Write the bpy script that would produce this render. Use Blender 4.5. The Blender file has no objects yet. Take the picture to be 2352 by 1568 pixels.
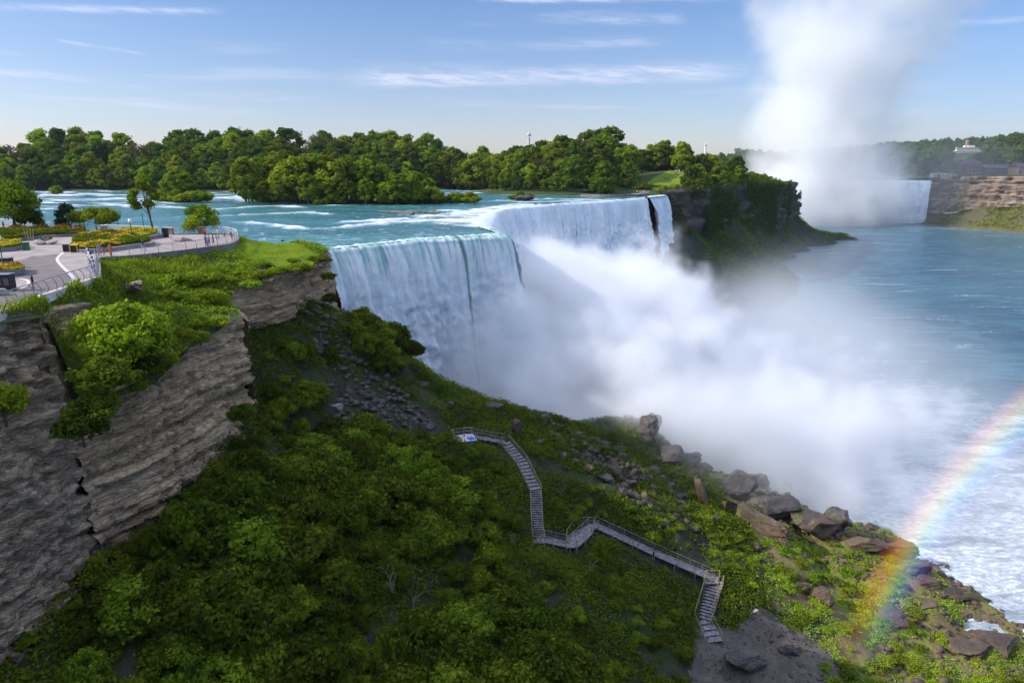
import bpy, bmesh, math, random
import numpy as np
from mathutils import Vector, Matrix, geometry
R = math.radians
scene = bpy.context.scene
COL = scene.collection

# ------------------------------------------------------------------ camera
FPX, CX0, CY0 = 1568.0, 1176.0, 784.0
PITCH = math.atan(396.0 / 1568.0)
CAMZ = 66.0
cam_d = bpy.data.cameras.new("camera")
cam_d.sensor_width = 36.0
cam_d.lens = 24.0
cam_d.clip_start = 0.5
cam_d.clip_end = 20000
cam = bpy.data.objects.new("camera", cam_d)
COL.objects.link(cam)
cam.location = (0, 0, CAMZ)
cam.rotation_euler = (math.pi / 2 - PITCH, 0, 0)
scene.camera = cam

# ------------------------------------------------------------------ sun and sky
ANTI = Vector((0.837, 0.134, -0.531)).normalized()      # the way the sunlight travels
SUN_EL = math.asin(-ANTI.z)
sun_d = bpy.data.lights.new("sun", 'SUN')
sun_d.energy = 4.9
sun_d.angle = R(0.55)
sun_d.color = (1.0, 0.93, 0.80)
sun = bpy.data.objects.new("sun", sun_d)
COL.objects.link(sun)
sun.rotation_euler = ANTI.to_track_quat('-Z', 'Y').to_euler()
sun.location = (-200, 0, 300)

world = bpy.data.worlds.new("World")
scene.world = world
world.use_nodes = True

scene.view_settings.view_transform = 'Standard'
scene.view_settings.look = 'None'
scene.view_settings.gamma = 1.0
scene.view_settings.exposure = 0.22
scene.view_settings.use_curve_mapping = False
cy = scene.cycles
cy.use_denoising = True
cy.max_bounces = 14
cy.diffuse_bounces = 3
cy.glossy_bounces = 2
cy.transmission_bounces = 4
cy.transparent_max_bounces = 12
cy.volume_bounces = 10
cy.volume_step_rate = 2.0
cy.volume_max_steps = 160
cy.caustics_reflective = False
cy.caustics_refractive = False
cy.sample_clamp_indirect = 4.0


# ------------------------------------------------------------------ node expression helper
class NX:
    """A socket with arithmetic, for material, world and geometry node trees alike."""
    nt = None

    def __init__(s, sock):
        s.s = sock

    @staticmethod
    def m(op, *a, clamp=False):
        n = NX.nt.nodes.new('ShaderNodeMath')
        n.operation = op
        n.use_clamp = clamp
        for i, v in enumerate(a):
            if isinstance(v, NX):
                NX.nt.links.new(v.s, n.inputs[i])
            else:
                n.inputs[i].default_value = float(v)
        return NX(n.outputs[0])

    def __add__(s, o): return NX.m('ADD', s, o)
    __radd__ = __add__
    def __sub__(s, o): return NX.m('SUBTRACT', s, o)
    def __rsub__(s, o): return NX.m('SUBTRACT', o, s)
    def __mul__(s, o): return NX.m('MULTIPLY', s, o)
    __rmul__ = __mul__
    def __truediv__(s, o): return NX.m('DIVIDE', s, o)
    def __neg__(s): return NX.m('MULTIPLY', s, -1)
    def max(s, o): return NX.m('MAXIMUM', s, o)
    def min(s, o): return NX.m('MINIMUM', s, o)
    def clamp(s): return NX.m('ADD', s, 0, clamp=True)
    def abs(s): return NX.m('ABSOLUTE', s)
    def pow(s, o): return NX.m('POWER', s, o)
    def sin(s): return NX.m('SINE', s)

    def ss(s, a, b):
        """smoothstep from 0 at a to 1 at b (a may be greater than b)"""
        t = ((s - a) / (b - a)).clamp()
        return t * t * (3 - 2 * t)


def nlink(a, sock):
    if isinstance(a, NX):
        NX.nt.links.new(a.s, sock)
    elif isinstance(a, (int, float)):
        sock.default_value = a
    elif a is not None:
        sock.default_value = a if len(a) != 3 or sock.type == 'VECTOR' else (*a, 1)


def sep(v):
    n = NX.nt.nodes.new('ShaderNodeSeparateXYZ')
    nlink(v, n.inputs[0])
    return [NX(o) for o in n.outputs]


def comb(x, y, z):
    n = NX.nt.nodes.new('ShaderNodeCombineXYZ')
    for a, i in zip((x, y, z), n.inputs):
        nlink(a, i)
    return NX(n.outputs[0])


def vnoise(vec, scale=1.0, detail=3, rough=0.55, dist=0.0, out=0):
    n = NX.nt.nodes.new('ShaderNodeTexNoise')
    nlink(vec, n.inputs['Vector'])
    n.inputs['Scale'].default_value = scale
    n.inputs['Detail'].default_value = detail
    n.inputs['Roughness'].default_value = rough
    n.inputs['Distortion'].default_value = dist
    return NX(n.outputs[out])


def voro(vec, scale=1.0, feature='F1', out='Distance', rand=1.0):
    n = NX.nt.nodes.new('ShaderNodeTexVoronoi')
    n.feature = feature
    nlink(vec, n.inputs['Vector'])
    n.inputs['Scale'].default_value = scale
    n.inputs['Randomness'].default_value = rand
    return NX(n.outputs[out])


def mixc(f, a, b, blend='MIX'):
    n = NX.nt.nodes.new('ShaderNodeMix')
    n.data_type = 'RGBA'
    n.blend_type = blend
    nlink(f, n.inputs[0])
    nlink(a, n.inputs[6])
    nlink(b, n.inputs[7])
    return NX(n.outputs[2])


def ramp(f, stops, interp='LINEAR'):
    n = NX.nt.nodes.new('ShaderNodeValToRGB')
    nlink(f, n.inputs[0])
    cr = n.color_ramp
    cr.interpolation = interp
    while len(cr.elements) > 1:
        cr.elements.remove(cr.elements[-1])
    cr.elements[0].position = stops[0][0]
    cr.elements[0].color = (*stops[0][1], 1)
    for p, c in stops[1:]:
        e = cr.elements.new(p)
        e.color = (*c, 1)
    return NX(n.outputs[0])


def vscale(v, s):
    n = NX.nt.nodes.new('ShaderNodeVectorMath')
    n.operation = 'MULTIPLY'
    nlink(v, n.inputs[0])
    n.inputs[1].default_value = s
    return NX(n.outputs[0])


def vadd(v, w):
    n = NX.nt.nodes.new('ShaderNodeVectorMath')
    n.operation = 'ADD'
    nlink(v, n.inputs[0])
    nlink(w, n.inputs[1])
    return NX(n.outputs[0])


def coords(kind='Object'):
    n = NX.nt.nodes.new('ShaderNodeTexCoord')
    return NX(n.outputs[kind])


def worldpos():
    n = NX.nt.nodes.new('ShaderNodeNewGeometry')
    return NX(n.outputs['Position'])


def attr(name, out='Fac'):
    n = NX.nt.nodes.new('ShaderNodeAttribute')
    n.attribute_name = name
    return NX(n.outputs[out])


def objrand():
    n = NX.nt.nodes.new('ShaderNodeObjectInfo')
    return NX(n.outputs['Random'])


# ------------------------------------------------------------------ the sky itself
def build_world():
    nt = world.node_tree
    nt.nodes.clear()
    NX.nt = nt
    out = nt.nodes.new('ShaderNodeOutputWorld')
    bg = nt.nodes.new('ShaderNodeBackground')
    sky = nt.nodes.new('ShaderNodeTexSky')
    sky.sky_type = 'NISHITA'
    sky.sun_disc = False
    sky.sun_elevation = SUN_EL
    sky.sun_rotation = math.atan2(-ANTI.x, -ANTI.y)
    sky.altitude = 200
    sky.air_density = 1.0
    sky.dust_density = 0.7
    sky.ozone_density = 2.2
    bg.inputs['Strength'].default_value = 0.105
    x, y, z = sep(coords('Generated'))
    el = (z / (x * x + y * y + 1e-4).pow(0.5))           # tangent of the elevation
    az = NX.m('ARCTAN2', x, y)
    # periwinkle tint of the air low down, deeper blue high up
    low = mixc(az.ss(0.1, 0.75), (1.16, 1.08, 1.26), (0.84, 0.86, 1.12))
    base = mixc(el.ss(-0.02, 0.34), low, (0.72, 0.95, 1.26))
    skyc = mixc(1.0, NX(sky.outputs[0]), base, 'MULTIPLY')
    # thin cirrus, drawn out along the wind
    v = comb(az * 2.2 + el * 1.5, el * 26, 0)
    n1 = vnoise(v, 1.3, 6, 0.6, 0.4)
    v2 = comb(az * 1.2, el * 9, 3.1)
    n2 = vnoise(v2, 1.6, 3, 0.5)
    wisps = n1.ss(0.50, 0.78) * n2.ss(0.42, 0.62)
    def streak(a0, a1, e0, slope, w, seed):
        u = (az - a0) / (a1 - a0)
        along = u.ss(0.0, 0.15) * u.ss(1.0, 0.85)
        wob = (vnoise(comb(az * 9, seed, 0), 1.0, 3) - 0.5) * w * 1.6
        d = ((el - e0 - u * slope) + wob).abs()
        br = vnoise(comb(az * 22 + el * 60, el * 120, seed), 1.0, 6, 0.7).ss(0.34, 0.66)
        big = vnoise(comb(az * 5, el * 20, seed + 2), 1.0, 3, 0.6).ss(0.3, 0.6)
        return d.ss(w * 1.5, 0.0) * along * (0.15 + br * 0.85) * (0.25 + big * 0.75)
    cl = wisps * 0.7
    for a in ((-0.06, 0.33, 0.221, -0.006, 0.0045, 1.0, .75),
              (-0.25, 0.34, 0.118, 0.010, 0.012, 5.0, .75),
              (-0.05, 0.30, 0.121, -0.004, 0.006, 3.0, .6),
              (-0.72, -0.36, 0.165, 0.028, 0.0045, 7.0, .6),
              (-0.50, -0.22, 0.208, 0.008, 0.002, 9.0, .4),
              (0.02, 0.24, 0.198, -0.008, 0.007, 11.0, .40),
              (-0.14, 0.22, 0.163, 0.002, 0.008, 13.0, .35),
              (-0.75, -0.58, 0.135, -0.01, 0.003, 17.0, .3),
              (-0.56, -0.46, 0.145, -0.01, 0.002, 19.0, .4),
              (0.52, 0.75, 0.165, -0.01, 0.004, 15.0, .4)):
        cl = cl + streak(*a[:6]) * a[6]
    cloudc = mixc(el.ss(0.0, 0.25), (8.6, 8.0, 9.0), (8.8, 8.9, 10.6))
    col = mixc((cl * 0.75).clamp() * el.ss(0.015, 0.07), skyc, cloudc)
    # added brightening of the unseen sky overhead, lifts the shaded slope and mist
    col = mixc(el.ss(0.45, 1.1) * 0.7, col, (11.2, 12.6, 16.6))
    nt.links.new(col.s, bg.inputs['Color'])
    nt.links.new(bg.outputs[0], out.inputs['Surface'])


build_world()


# ------------------------------------------------------------------ placing
def W(x, y, z):
    """where the sight line of a spot in the photograph (2352 px wide) meets the level z"""
    u = CY0 - y
    dz = u * math.cos(PITCH) - FPX * math.sin(PITCH)
    dy = FPX * math.cos(PITCH) + u * math.sin(PITCH)
    t = (z - CAMZ) / dz
    return ((x - CX0) * t, dy * t, z)


def WY(x, y, Y):
    """the same, met at the distance Y in front"""
    u = CY0 - y
    dz = u * math.cos(PITCH) - FPX * math.sin(PITCH)
    dy = FPX * math.cos(PITCH) + u * math.sin(PITCH)
    t = Y / dy
    return ((x - CX0) * t, Y, CAMZ + dz * t)


# ------------------------------------------------------------------ numpy noise
def _h(ix, iy, iz, seed):
    h = (ix * 374761393 + iy * 668265263 + iz * 2147483647 + seed * 974634777) & 0xffffffff
    h = ((h ^ (h >> 13)) * 1274126177) & 0xffffffff
    h = ((h ^ (h >> 16)) * 2246822519) & 0xffffffff
    return ((h ^ (h >> 15)) & 0xffffff) / float(0xffffff) * 2 - 1


def vn(x, y, z=0.0, seed=0):
    x, y, z = np.broadcast_arrays(np.asarray(x, float), np.asarray(y, float), np.asarray(z, float))
    fx, fy, fz = np.floor(x), np.floor(y), np.floor(z)
    ix, iy, iz = fx.astype(np.int64), fy.astype(np.int64), fz.astype(np.int64)
    u, v, w = x - fx, y - fy, z - fz
    u, v, w = u * u * (3 - 2 * u), v * v * (3 - 2 * v), w * w * (3 - 2 * w)
    r = 0
    for a in (0, 1):
        for b in (0, 1):
            for c in (0, 1):
                r = r + _h(ix + a, iy + b, iz + c, seed) * (u if a else 1 - u) * (v if b else 1 - v) * (w if c else 1 - w)
    return r


def fbm(x, y, z=0.0, o=4, seed=0, g=0.5):
    r, a, f = 0, 1.0, 1.0
    for i in range(o):
        r = r + a * vn(np.asarray(x) * f, np.asarray(y) * f, np.asarray(z) * f, seed + i * 17)
        a *= g
        f *= 2.03
    return r


def cell(x, y, z=0.0, seed=0):
    """a random value per unit cell"""
    x, y, z = np.broadcast_arrays(np.asarray(x, float), np.asarray(y, float), np.asarray(z, float))
    return _h(np.floor(x).astype(np.int64), np.floor(y).astype(np.int64), np.floor(z).astype(np.int64), seed)


def sst(a, b, x):
    t = np.clip((x - a) / (b - a), 0, 1)
    return t * t * (3 - 2 * t)


class RBF:
    """a smooth height field through control points"""
    def __init__(s, pts):
        P = np.array(pts, float)
        s.p = P[:, :2]
        n = len(P)
        d = np.linalg.norm(s.p[:, None] - s.p[None], axis=2)
        A = np.zeros((n + 3, n + 3))
        A[:n, :n] = d
        A[:n, n] = 1
        A[:n, n + 1:] = s.p
        A[n:, :n] = A[:n, n:].T
        b = np.zeros(n + 3)
        b[:n] = P[:, 2]
        A[:n, :n] -= np.eye(n) * 0.3
        s.w = np.linalg.solve(A, b)

    def __call__(s, x, y):
        x = np.asarray(x, float)
        y = np.asarray(y, float)
        r = s.w[-3] + s.w[-2] * x + s.w[-1] * y
        for (px, py), w in zip(s.p, s.w):
            r = r + w * np.hypot(x - px, y - py)
        return r


# ------------------------------------------------------------------ objects
def tag(o, label=None, cat=None, group=None, kind=None):
    if label: o['label'] = label
    if cat: o['category'] = cat
    if group: o['group'] = group
    if kind: o['kind'] = kind
    return o


def link(name, me, mats=(), parent=None, smooth=False):
    if mats is not None:
        for m in (mats if isinstance(mats, (list, tuple)) else [mats]):
            me.materials.append(m)
    if smooth:
        me.shade_smooth()
    o = bpy.data.objects.new(name, me)
    COL.objects.link(o)
    if parent:
        o.parent = parent
    return o


def empty(name, loc, label=None, cat=None, group=None, rz=0):
    o = bpy.data.objects.new(name, None)
    o.empty_display_size = 0.5
    COL.objects.link(o)
    o.location = loc
    o.rotation_euler = (0, 0, rz)
    return tag(o, label, cat, group)


def copy_tree(o, parent=None):
    c = o.copy()
    COL.objects.link(c)
    c.parent = parent
    for ch in list(o.children):
        copy_tree(ch, c)
    return c


def np_mesh(name, V, F, mi=None, attrs=None):
    """V (n,3), F (m,k) all k-gons"""
    V = np.asarray(V, np.float32)
    F = np.asarray(F, np.int32)
    me = bpy.data.meshes.new(name)
    me.vertices.add(len(V))
    me.vertices.foreach_set('co', V.ravel())
    k = F.shape[1]
    me.loops.add(F.size)
    me.loops.foreach_set('vertex_index', F.ravel())
    me.polygons.add(len(F))
    me.polygons.foreach_set('loop_start', np.arange(0, F.size, k, dtype=np.int32))
    if mi is not None:
        me.polygons.foreach_set('material_index', np.asarray(mi, np.int32))
    for an, av in (attrs or {}).items():
        a = me.attributes.new(an, 'FLOAT', 'POINT')
        a.data.foreach_set('value', np.asarray(av, np.float32))
    me.update()
    me.validate()
    return me


def grid_faces(nu, nv, close_u=False):
    i = np.arange(nu if close_u else nu - 1)
    j = np.arange(nv - 1)
    I, J = np.meshgrid(i, j, indexing='ij')
    a = I * nv + J
    b = ((I + 1) % nu) * nv + J
    return np.stack([a, b, b + 1, a + 1], -1).reshape(-1, 4)


class MB:
    """collects simple solids into ONE mesh"""
    def __init__(s):
        s.v, s.f, s.m = [], [], []

    def add(s, V, F, mi=0):
        o = len(s.v)
        s.v += [tuple(map(float, p)) for p in V]
        s.f += [tuple(int(i) + o for i in f) for f in F]
        s.m += [mi] * len(F)
        return s

    def box(s, c, d, rz=0, mi=0, tilt=None, bev=0.0):
        hx, hy, hz = d[0] / 2, d[1] / 2, d[2] / 2
        M = Matrix.Rotation(rz, 3, 'Z')
        if tilt is not None:
            M = M @ tilt
        if bev <= 0:
            P = [(sx * hx, sy * hy, sz * hz) for sz in (-1, 1) for sx, sy in ((-1, -1), (1, -1), (1, 1), (-1, 1))]
            Fc = [(0, 3, 2, 1), (4, 5, 6, 7), (0, 1, 5, 4), (1, 2, 6, 5), (2, 3, 7, 6), (3, 0, 4, 7)]
        else:
            b = bev
            P = []
            for z, i in ((-hz, b), (-hz + b, 0), (hz - b, 0), (hz, b)):
                P += [(sx * (hx - i), sy * (hy - i), z) for sx, sy in ((-1, -1), (1, -1), (1, 1), (-1, 1))]
            Fc = [(0, 3, 2, 1), (12, 13, 14, 15)]
            for k in range(3):
                for q in range(4):
                    a = k * 4 + q
                    bb = k * 4 + (q + 1) % 4
                    Fc.append((a, bb, bb + 4, a + 4))
        c = Vector(c)
        return s.add([c + M @ Vector(p) for p in P], Fc, mi)

    def tube(s, pts, r, n=8, mi=0, caps=True):
        pts = [Vector(p) for p in pts]
        rs = r if isinstance(r, (list, tuple)) else [r] * len(pts)
        V, Fc = [], []
        up = Vector((0, 0, 1))
        prev = None
        for i, p in enumerate(pts):
            d = (pts[min(i + 1, len(pts) - 1)] - pts[max(i - 1, 0)]).normalized()
            a = d.cross(up) if prev is None else prev - d * prev.dot(d)
            if a.length < 1e-3:
                a = d.cross(Vector((1, 0, 0)))
            a.normalize()
            prev = a
            b = d.cross(a)
            for k in range(n):
                t = 2 * math.pi * k / n
                V.append(p + a * math.cos(t) * rs[i] + b * math.sin(t) * rs[i])
        for i in range(len(pts) - 1):
            for k in range(n):
                k2 = (k + 1) % n
                Fc.append((i * n + k, i * n + k2, (i + 1) * n + k2, (i + 1) * n + k))
        if caps:
            Fc.append(tuple(range(n - 1, -1, -1)))
            Fc.append(tuple(range((len(pts) - 1) * n, len(pts) * n)))
        return s.add(V, Fc, mi)

    def lathe(s, prof, c=(0, 0, 0), n=16, mi=0):
        V, Fc = [], []
        for r, z in prof:
            for k in range(n):
                t = 2 * math.pi * k / n
                V.append((c[0] + r * math.cos(t), c[1] + r * math.sin(t), c[2] + z))
        for i in range(len(prof) - 1):
            for k in range(n):
                k2 = (k + 1) % n
                Fc.append((i * n + k, i * n + k2, (i + 1) * n + k2, (i + 1) * n + k))
        Fc.append(tuple(range(n - 1, -1, -1)))
        Fc.append(tuple(range((len(prof) - 1) * n, len(prof) * n)))
        return s.add(V, Fc, mi)

    def prism(s, poly, z0, z1, mi=0):
        n = len(poly)
        V = [(x, y, z0) for x, y in poly] + [(x, y, z1) for x, y in poly]
        Fc = [tuple(range(n - 1, -1, -1)), tuple(range(n, 2 * n))]
        Fc += [(i, (i + 1) % n, n + (i + 1) % n, n + i) for i in range(n)]
        return s.add(V, Fc, mi)

    def mesh(s, name):
        me = bpy.data.meshes.new(name)
        me.from_pydata(s.v, [], s.f)
        me.polygons.foreach_set('material_index', s.m)
        me.update()
        bm = bmesh.new()
        bm.from_mesh(me)
        bmesh.ops.recalc_face_normals(bm, faces=bm.faces)
        bm.to_mesh(me)
        bm.free()
        return me

    def build(s, name, mats, parent=None, smooth=False):
        return link(name, s.mesh(name), mats, parent, smooth)


# ------------------------------------------------------------------ materials
MATS = {}


def mat(name, fn, **kw):
    m = bpy.data.materials.new(name)
    m.use_nodes = True
    nt = m.node_tree
    nt.nodes.clear()
    NX.nt = nt
    out = nt.nodes.new('ShaderNodeOutputMaterial')
    r = fn(**kw)
    if isinstance(r, tuple):
        sh, what = r
        nt.links.new(sh.s, out.inputs[what])
    else:
        nt.links.new(r.s, out.inputs['Surface'])
    MATS[name] = m
    return m


def bsdf(color, rough=0.8, normal=None, spec=0.3, metal=0.0, **kw):
    n = NX.nt.nodes.new('ShaderNodeBsdfPrincipled')
    nlink(color, n.inputs['Base Color'])
    nlink(rough, n.inputs['Roughness'])
    nlink(spec, n.inputs['Specular IOR Level'])
    nlink(metal, n.inputs['Metallic'])
    if normal is not None:
        nlink(normal, n.inputs['Normal'])
    for k, v in kw.items():
        nlink(v, n.inputs[k.replace('_', ' ')])
    return NX(n.outputs[0])


def bump(h, strength=0.5, dist=0.1):
    n = NX.nt.nodes.new('ShaderNodeBump')
    nlink(h, n.inputs['Height'])
    n.inputs['Strength'].default_value = strength
    n.inputs['Distance'].default_value = dist
    return NX(n.outputs[0])


def paint(c, rough=0.6, var=0.15, metal=0.0, sc=6.0):
    def f():
        p = coords('Object')
        n = vnoise(p, sc, 4)
        d = tuple(v * (1 - var) for v in c)
        e = tuple(min(1, v * (1 + var)) for v in c)
        return bsdf(mixc(n.ss(0.35, 0.65), d, e), rough, bump(vnoise(p, sc * 4, 3), 0.15, 0.02), 0.3, metal)
    return f


def leafmat(dark, light, trans=0.30, var=0.25):
    def f():
        t = attr('tint')
        r = objrand()
        k = (t * 0.65 + r * 0.35)
        c = ramp(k, [(0.0, dark), (0.55, tuple((a + b) / 2 for a, b in zip(dark, light))), (1.0, light)])
        hs = NX.nt.nodes.new('ShaderNodeHueSaturation')
        nlink(c, hs.inputs['Color'])
        nlink(r * 0.05 + 0.475, hs.inputs['Hue'])
        nlink((r * 37.7).sin() * var + 1.0, hs.inputs['Value'])
        c = NX(hs.outputs[0])
        a = bsdf(c, 0.8, None, 0.08)
        tr = NX.nt.nodes.new('ShaderNodeBsdfTranslucent')
        c2 = mixc(1.0, c, (1.3, 1.45, 0.6), 'MULTIPLY')
        nlink(c2, tr.inputs['Color'])
        mx = NX.nt.nodes.new('ShaderNodeMixShader')
        mx.inputs[0].default_value = trans
        nlink(a, mx.inputs[1])
        nlink(NX(tr.outputs[0]), mx.inputs[2])
        return NX(mx.outputs[0])
    return f


def rock_f(base=(0.50, 0.33, 0.19), light=(0.70, 0.51, 0.32), dark=(0.18, 0.12, 0.075), strata=1.0, sc=1.0,
           moss=0.25, mossc=(0.05, 0.075, 0.015), blocks=1.0, rough=0.9):
    def f():
        p = worldpos()
        x, y, z = sep(p)
        warp = vnoise(p, 0.12 * sc, 3)
        zz = z + warp * 0.5
        s = comb(x * 0.05 * sc, y * 0.05 * sc, zz * 2.4 * sc)
        lay = vnoise(s, 1.0, 5, 0.62)
        ps = comb(x * 0.8 * sc, y * 0.8 * sc, zz * 3.4 * sc)
        jit = vadd(ps, vscale(vnoise(ps, 1.1, 2, 0.5, 0, 1), (0.5, 0.5, 0.5)))
        cr = voro(jit, 0.9, 'DISTANCE_TO_EDGE')
        cc = voro(jit, 0.9, 'F1', 'Color')
        cr2 = voro(jit, 2.3, 'DISTANCE_TO_EDGE')
        fine = vnoise(p, 4.0 * sc, 6, 0.65)
        big = vnoise(p, 0.16 * sc, 4)
        cx, cyy, cz = sep(cc)
        c = mixc(lay.ss(0.32, 0.62), dark, base)
        c = mixc(big.ss(0.45, 0.62) * 0.8, c, light)
        c = mixc(cx * 0.55 * blocks, c, light)
        c = mixc(cz.ss(0.55, 0.95) * 0.5 * blocks, c, dark)
        c = mixc(cyy.ss(0.6, 1.0) * 0.35 * blocks, c, (0.20, 0.11, 0.075))
        c = mixc(cr.ss(0.06, 0.0) * 0.35 * blocks * fine.ss(0.35, 0.6), c, dark)
        c = mixc(lay.ss(0.40, 0.34) * 0.7 * strata, c, dark)
        c = mixc(fine.ss(0.4, 0.7) * 0.35, c, light)
        mo = vnoise(p, 0.5 * sc, 5, 0.65)
        c = mixc(mo.ss(0.56, 0.66) * moss * 2, c, mossc)
        h = lay * 0.8 * strata + cr.ss(0.0, 0.14) * 0.5 * blocks + cr2.ss(0.0, 0.12) * 0.18 * blocks + fine * 0.30
        return bsdf(c, rough, bump(h, 0.9, 0.35 / sc), 0.25 if rough > 0.8 else 0.5)
    return f


def ground_f(cols, sc=1.0, moss=(0.05, 0.08, 0.015), mossamt=0.5):
    def f():
        p = worldpos()
        n = vnoise(p, 0.35 * sc, 6, 0.65)
        n2 = vnoise(p, 2.5 * sc, 5, 0.6)
        c = mixc(n.ss(0.35, 0.65), cols[0], cols[1])
        c = mixc(n2.ss(0.45, 0.7) * 0.6, c, cols[2])
        m = vnoise(p, 0.22 * sc, 5, 0.7)
        c = mixc(m.ss(0.42, 0.58) * mossamt, c, moss)
        v = voro(p, 1.6 * sc, 'F1')
        return bsdf(c, 0.95, bump(n2 * 0.5 + v * 0.5, 0.8, 0.25), 0.15)
    return f


def water_f(kind):
    def f():
        p = worldpos()
        x, y, z = sep(p)
        if kind == 'gorge':
            flow = comb(x * 0.30 + y * 0.05, y * 1.0, 0)
            n1 = vnoise(vscale(flow, (0.35, 0.35, 1)), 0.35, 4, 0.6, 1.2)
            n2 = vnoise(comb(x * 0.34 + y * 0.20, y * 0.9 - x * 0.10, 0), 0.20, 10, 0.74, 0.5)
            n3 = vnoise(comb(x * 0.5, y, 0), 1.2, 5, 0.65, 0.5)
            deep = mixc(vnoise(p, 0.012, 4).ss(0.35, 0.65), (0.016, 0.062, 0.108), (0.032, 0.100, 0.150))
            milky = mixc(n1.ss(0.35, 0.7) * 0.55, deep, (0.085, 0.21, 0.27))
            # foam: heavy near the foot of the falls and below it, thin lines farther out
            near = (NX.m('SQRT', (x - 55) * (x - 55) * 0.50 + (y - 140) * (y - 140) * 0.75)).ss(125, 38)
            strip = ((x - 100).abs().ss(46, 8)) * (y - 100).abs().ss(46, 8)
            horse = (NX.m('SQRT', (x - 430) * (x - 430) * 0.35 + (y - 870) * (y - 870))).ss(150, 20) * 0.55
            horse2 = (x - 600).abs().ss(180, 60) * (y - 740).abs().ss(120, 40) * 0.45
            amt = (near * 0.9 + strip * 0.85 + horse + horse2).min(1.0)
            th = 0.72 - amt * 0.42
            foam = ((n2 - th) / 0.20).clamp()
            foam = (foam * (0.45 + n3.ss(0.3, 0.7) * 0.65)).clamp()
            lines = ((vnoise(comb(x * 0.16 + y * 0.05, y * 0.85, 7), 0.11, 7, 0.62, 1.1) - 0.60) / 0.05).clamp() * 0.45
            foam = foam.max(lines * vnoise(p, 0.7, 5, 0.7).ss(0.42, 0.6)).max(amt.pow(2.0) * 0.30)
            wav = vnoise(comb(x * 0.4, y, 0), 0.55, 6, 0.6, 0.6) + vnoise(comb(x * 0.5, y, 0), 2.2, 4, 0.6) * 0.35
            milky = mixc((n3.ss(0.45, 0.7) * 0.35), milky, (0.10, 0.26, 0.30))
            c = mixc(foam, milky, (0.66, 0.70, 0.74))
            return bsdf(c, foam * 0.5 + 0.16, bump(wav + foam * 0.4, 0.9, 0.7), 0.45)
        else:
            n2 = vnoise(comb(x * 0.22 - y * 0.03, y * 1.05, 0), 0.13, 8, 0.66, 1.2)
            n3 = vnoise(comb(x * 0.4, y * 1.0, 0), 0.8, 6, 0.68, 0.8)
            deep = mixc(vnoise(comb(x * 0.3, y, 0), 0.05, 5).ss(0.35, 0.65), (0.022, 0.115, 0.125), (0.055, 0.20, 0.20))
            # rapids: strong far upstream, calm just above the near lip
            ra = (y - 215).ss(0, 110) * 0.7 + (x + 40).ss(-20, -120) * 0.35
            brink = (x + 12).ss(-40, 10) * (y - 165).ss(0, 25) * (y - 235).ss(30, -10)
            near = (y - 185).ss(0, -50) * 0.9
            th = 0.665 - ra * 0.135 - brink * 0.25 + near * 0.12
            foam = ((n2 - th) / 0.06).clamp()
            bits = ((n3 - 0.625 + brink * 0.12 + near * 0.09 - ra * 0.02) / 0.05).clamp() * 0.8
            foam = foam.max(bits * (1 - near * 0.6))
            foam = foam * vnoise(p, 1.1, 4, 0.7).ss(0.25, 0.5)
            foam = foam.max(attr('foam') * (0.45 + vnoise(comb(x * .4, y, 0), 0.9, 6, 0.7).ss(0.35, 0.6) * 0.55))
            wav = vnoise(comb(x * 0.5, y, 0), 0.9, 6, 0.62, 0.5) + foam * 0.3
            c = mixc(foam, deep, (0.78, 0.81, 0.84))
            return bsdf(c, foam * 0.5 + 0.18, bump(wav, 0.6, 0.5), 0.4)
    return f


def falls_f(green=1.0, rockiness=0.0, far=0.0):
    def f():
        s = attr('s')
        v = attr('v')
        g = attr('green')
        z = sep(worldpos())[2]
        a = vnoise(comb(s * 0.75, v * 0.06, 0), 1.0 - far * 0.55, 8, 0.72, 0.5)
        b = vnoise(comb(s * 0.16, v * 0.05, 4), 1.0, 4, 0.6)
        cl = vnoise(comb(s * 0.36, v * 0.26, 9), 1.0, 9, 0.80, 1.0)
        k = (a * 0.45 + b * 0.25 + cl * 0.5).ss(0.48, 0.72)
        white = mixc(k, (0.62, 0.75, 0.84), (0.97, 0.98, 0.99))
        glass = mixc(a.ss(0.35, 0.65), (0.13, 0.42, 0.34), (0.55, 0.80, 0.72))
        top = (v + (a - 0.5) * 30 + (b - 0.5) * 22).ss(6, -2) * 0.8
        c = mixc(top * g * green, white, glass)
        st = (vnoise(comb(s * 0.9, v * 0.03, 2), 1.0, 5, 0.6)).ss(0.60, 0.70) * vnoise(comb(s * 0.1, v * 0.1, 3), 1.0, 3).ss(0.40, 0.62)
        c = mixc(st * rockiness, c, (0.06, 0.07, 0.085))
        gr = ((s - 34 - v * 0.05 + (b - 0.5) * 2).abs()).ss(0.7, 0.15) * g * green
        c = mixc(gr * 0.8, c, (0.05, 0.17, 0.14))
        h = a * 0.8 + cl * 1.0
        sb = bsdf(c, 0.55, bump(h, 0.8, 1.1), 0.25)
        return sb
    return f


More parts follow.
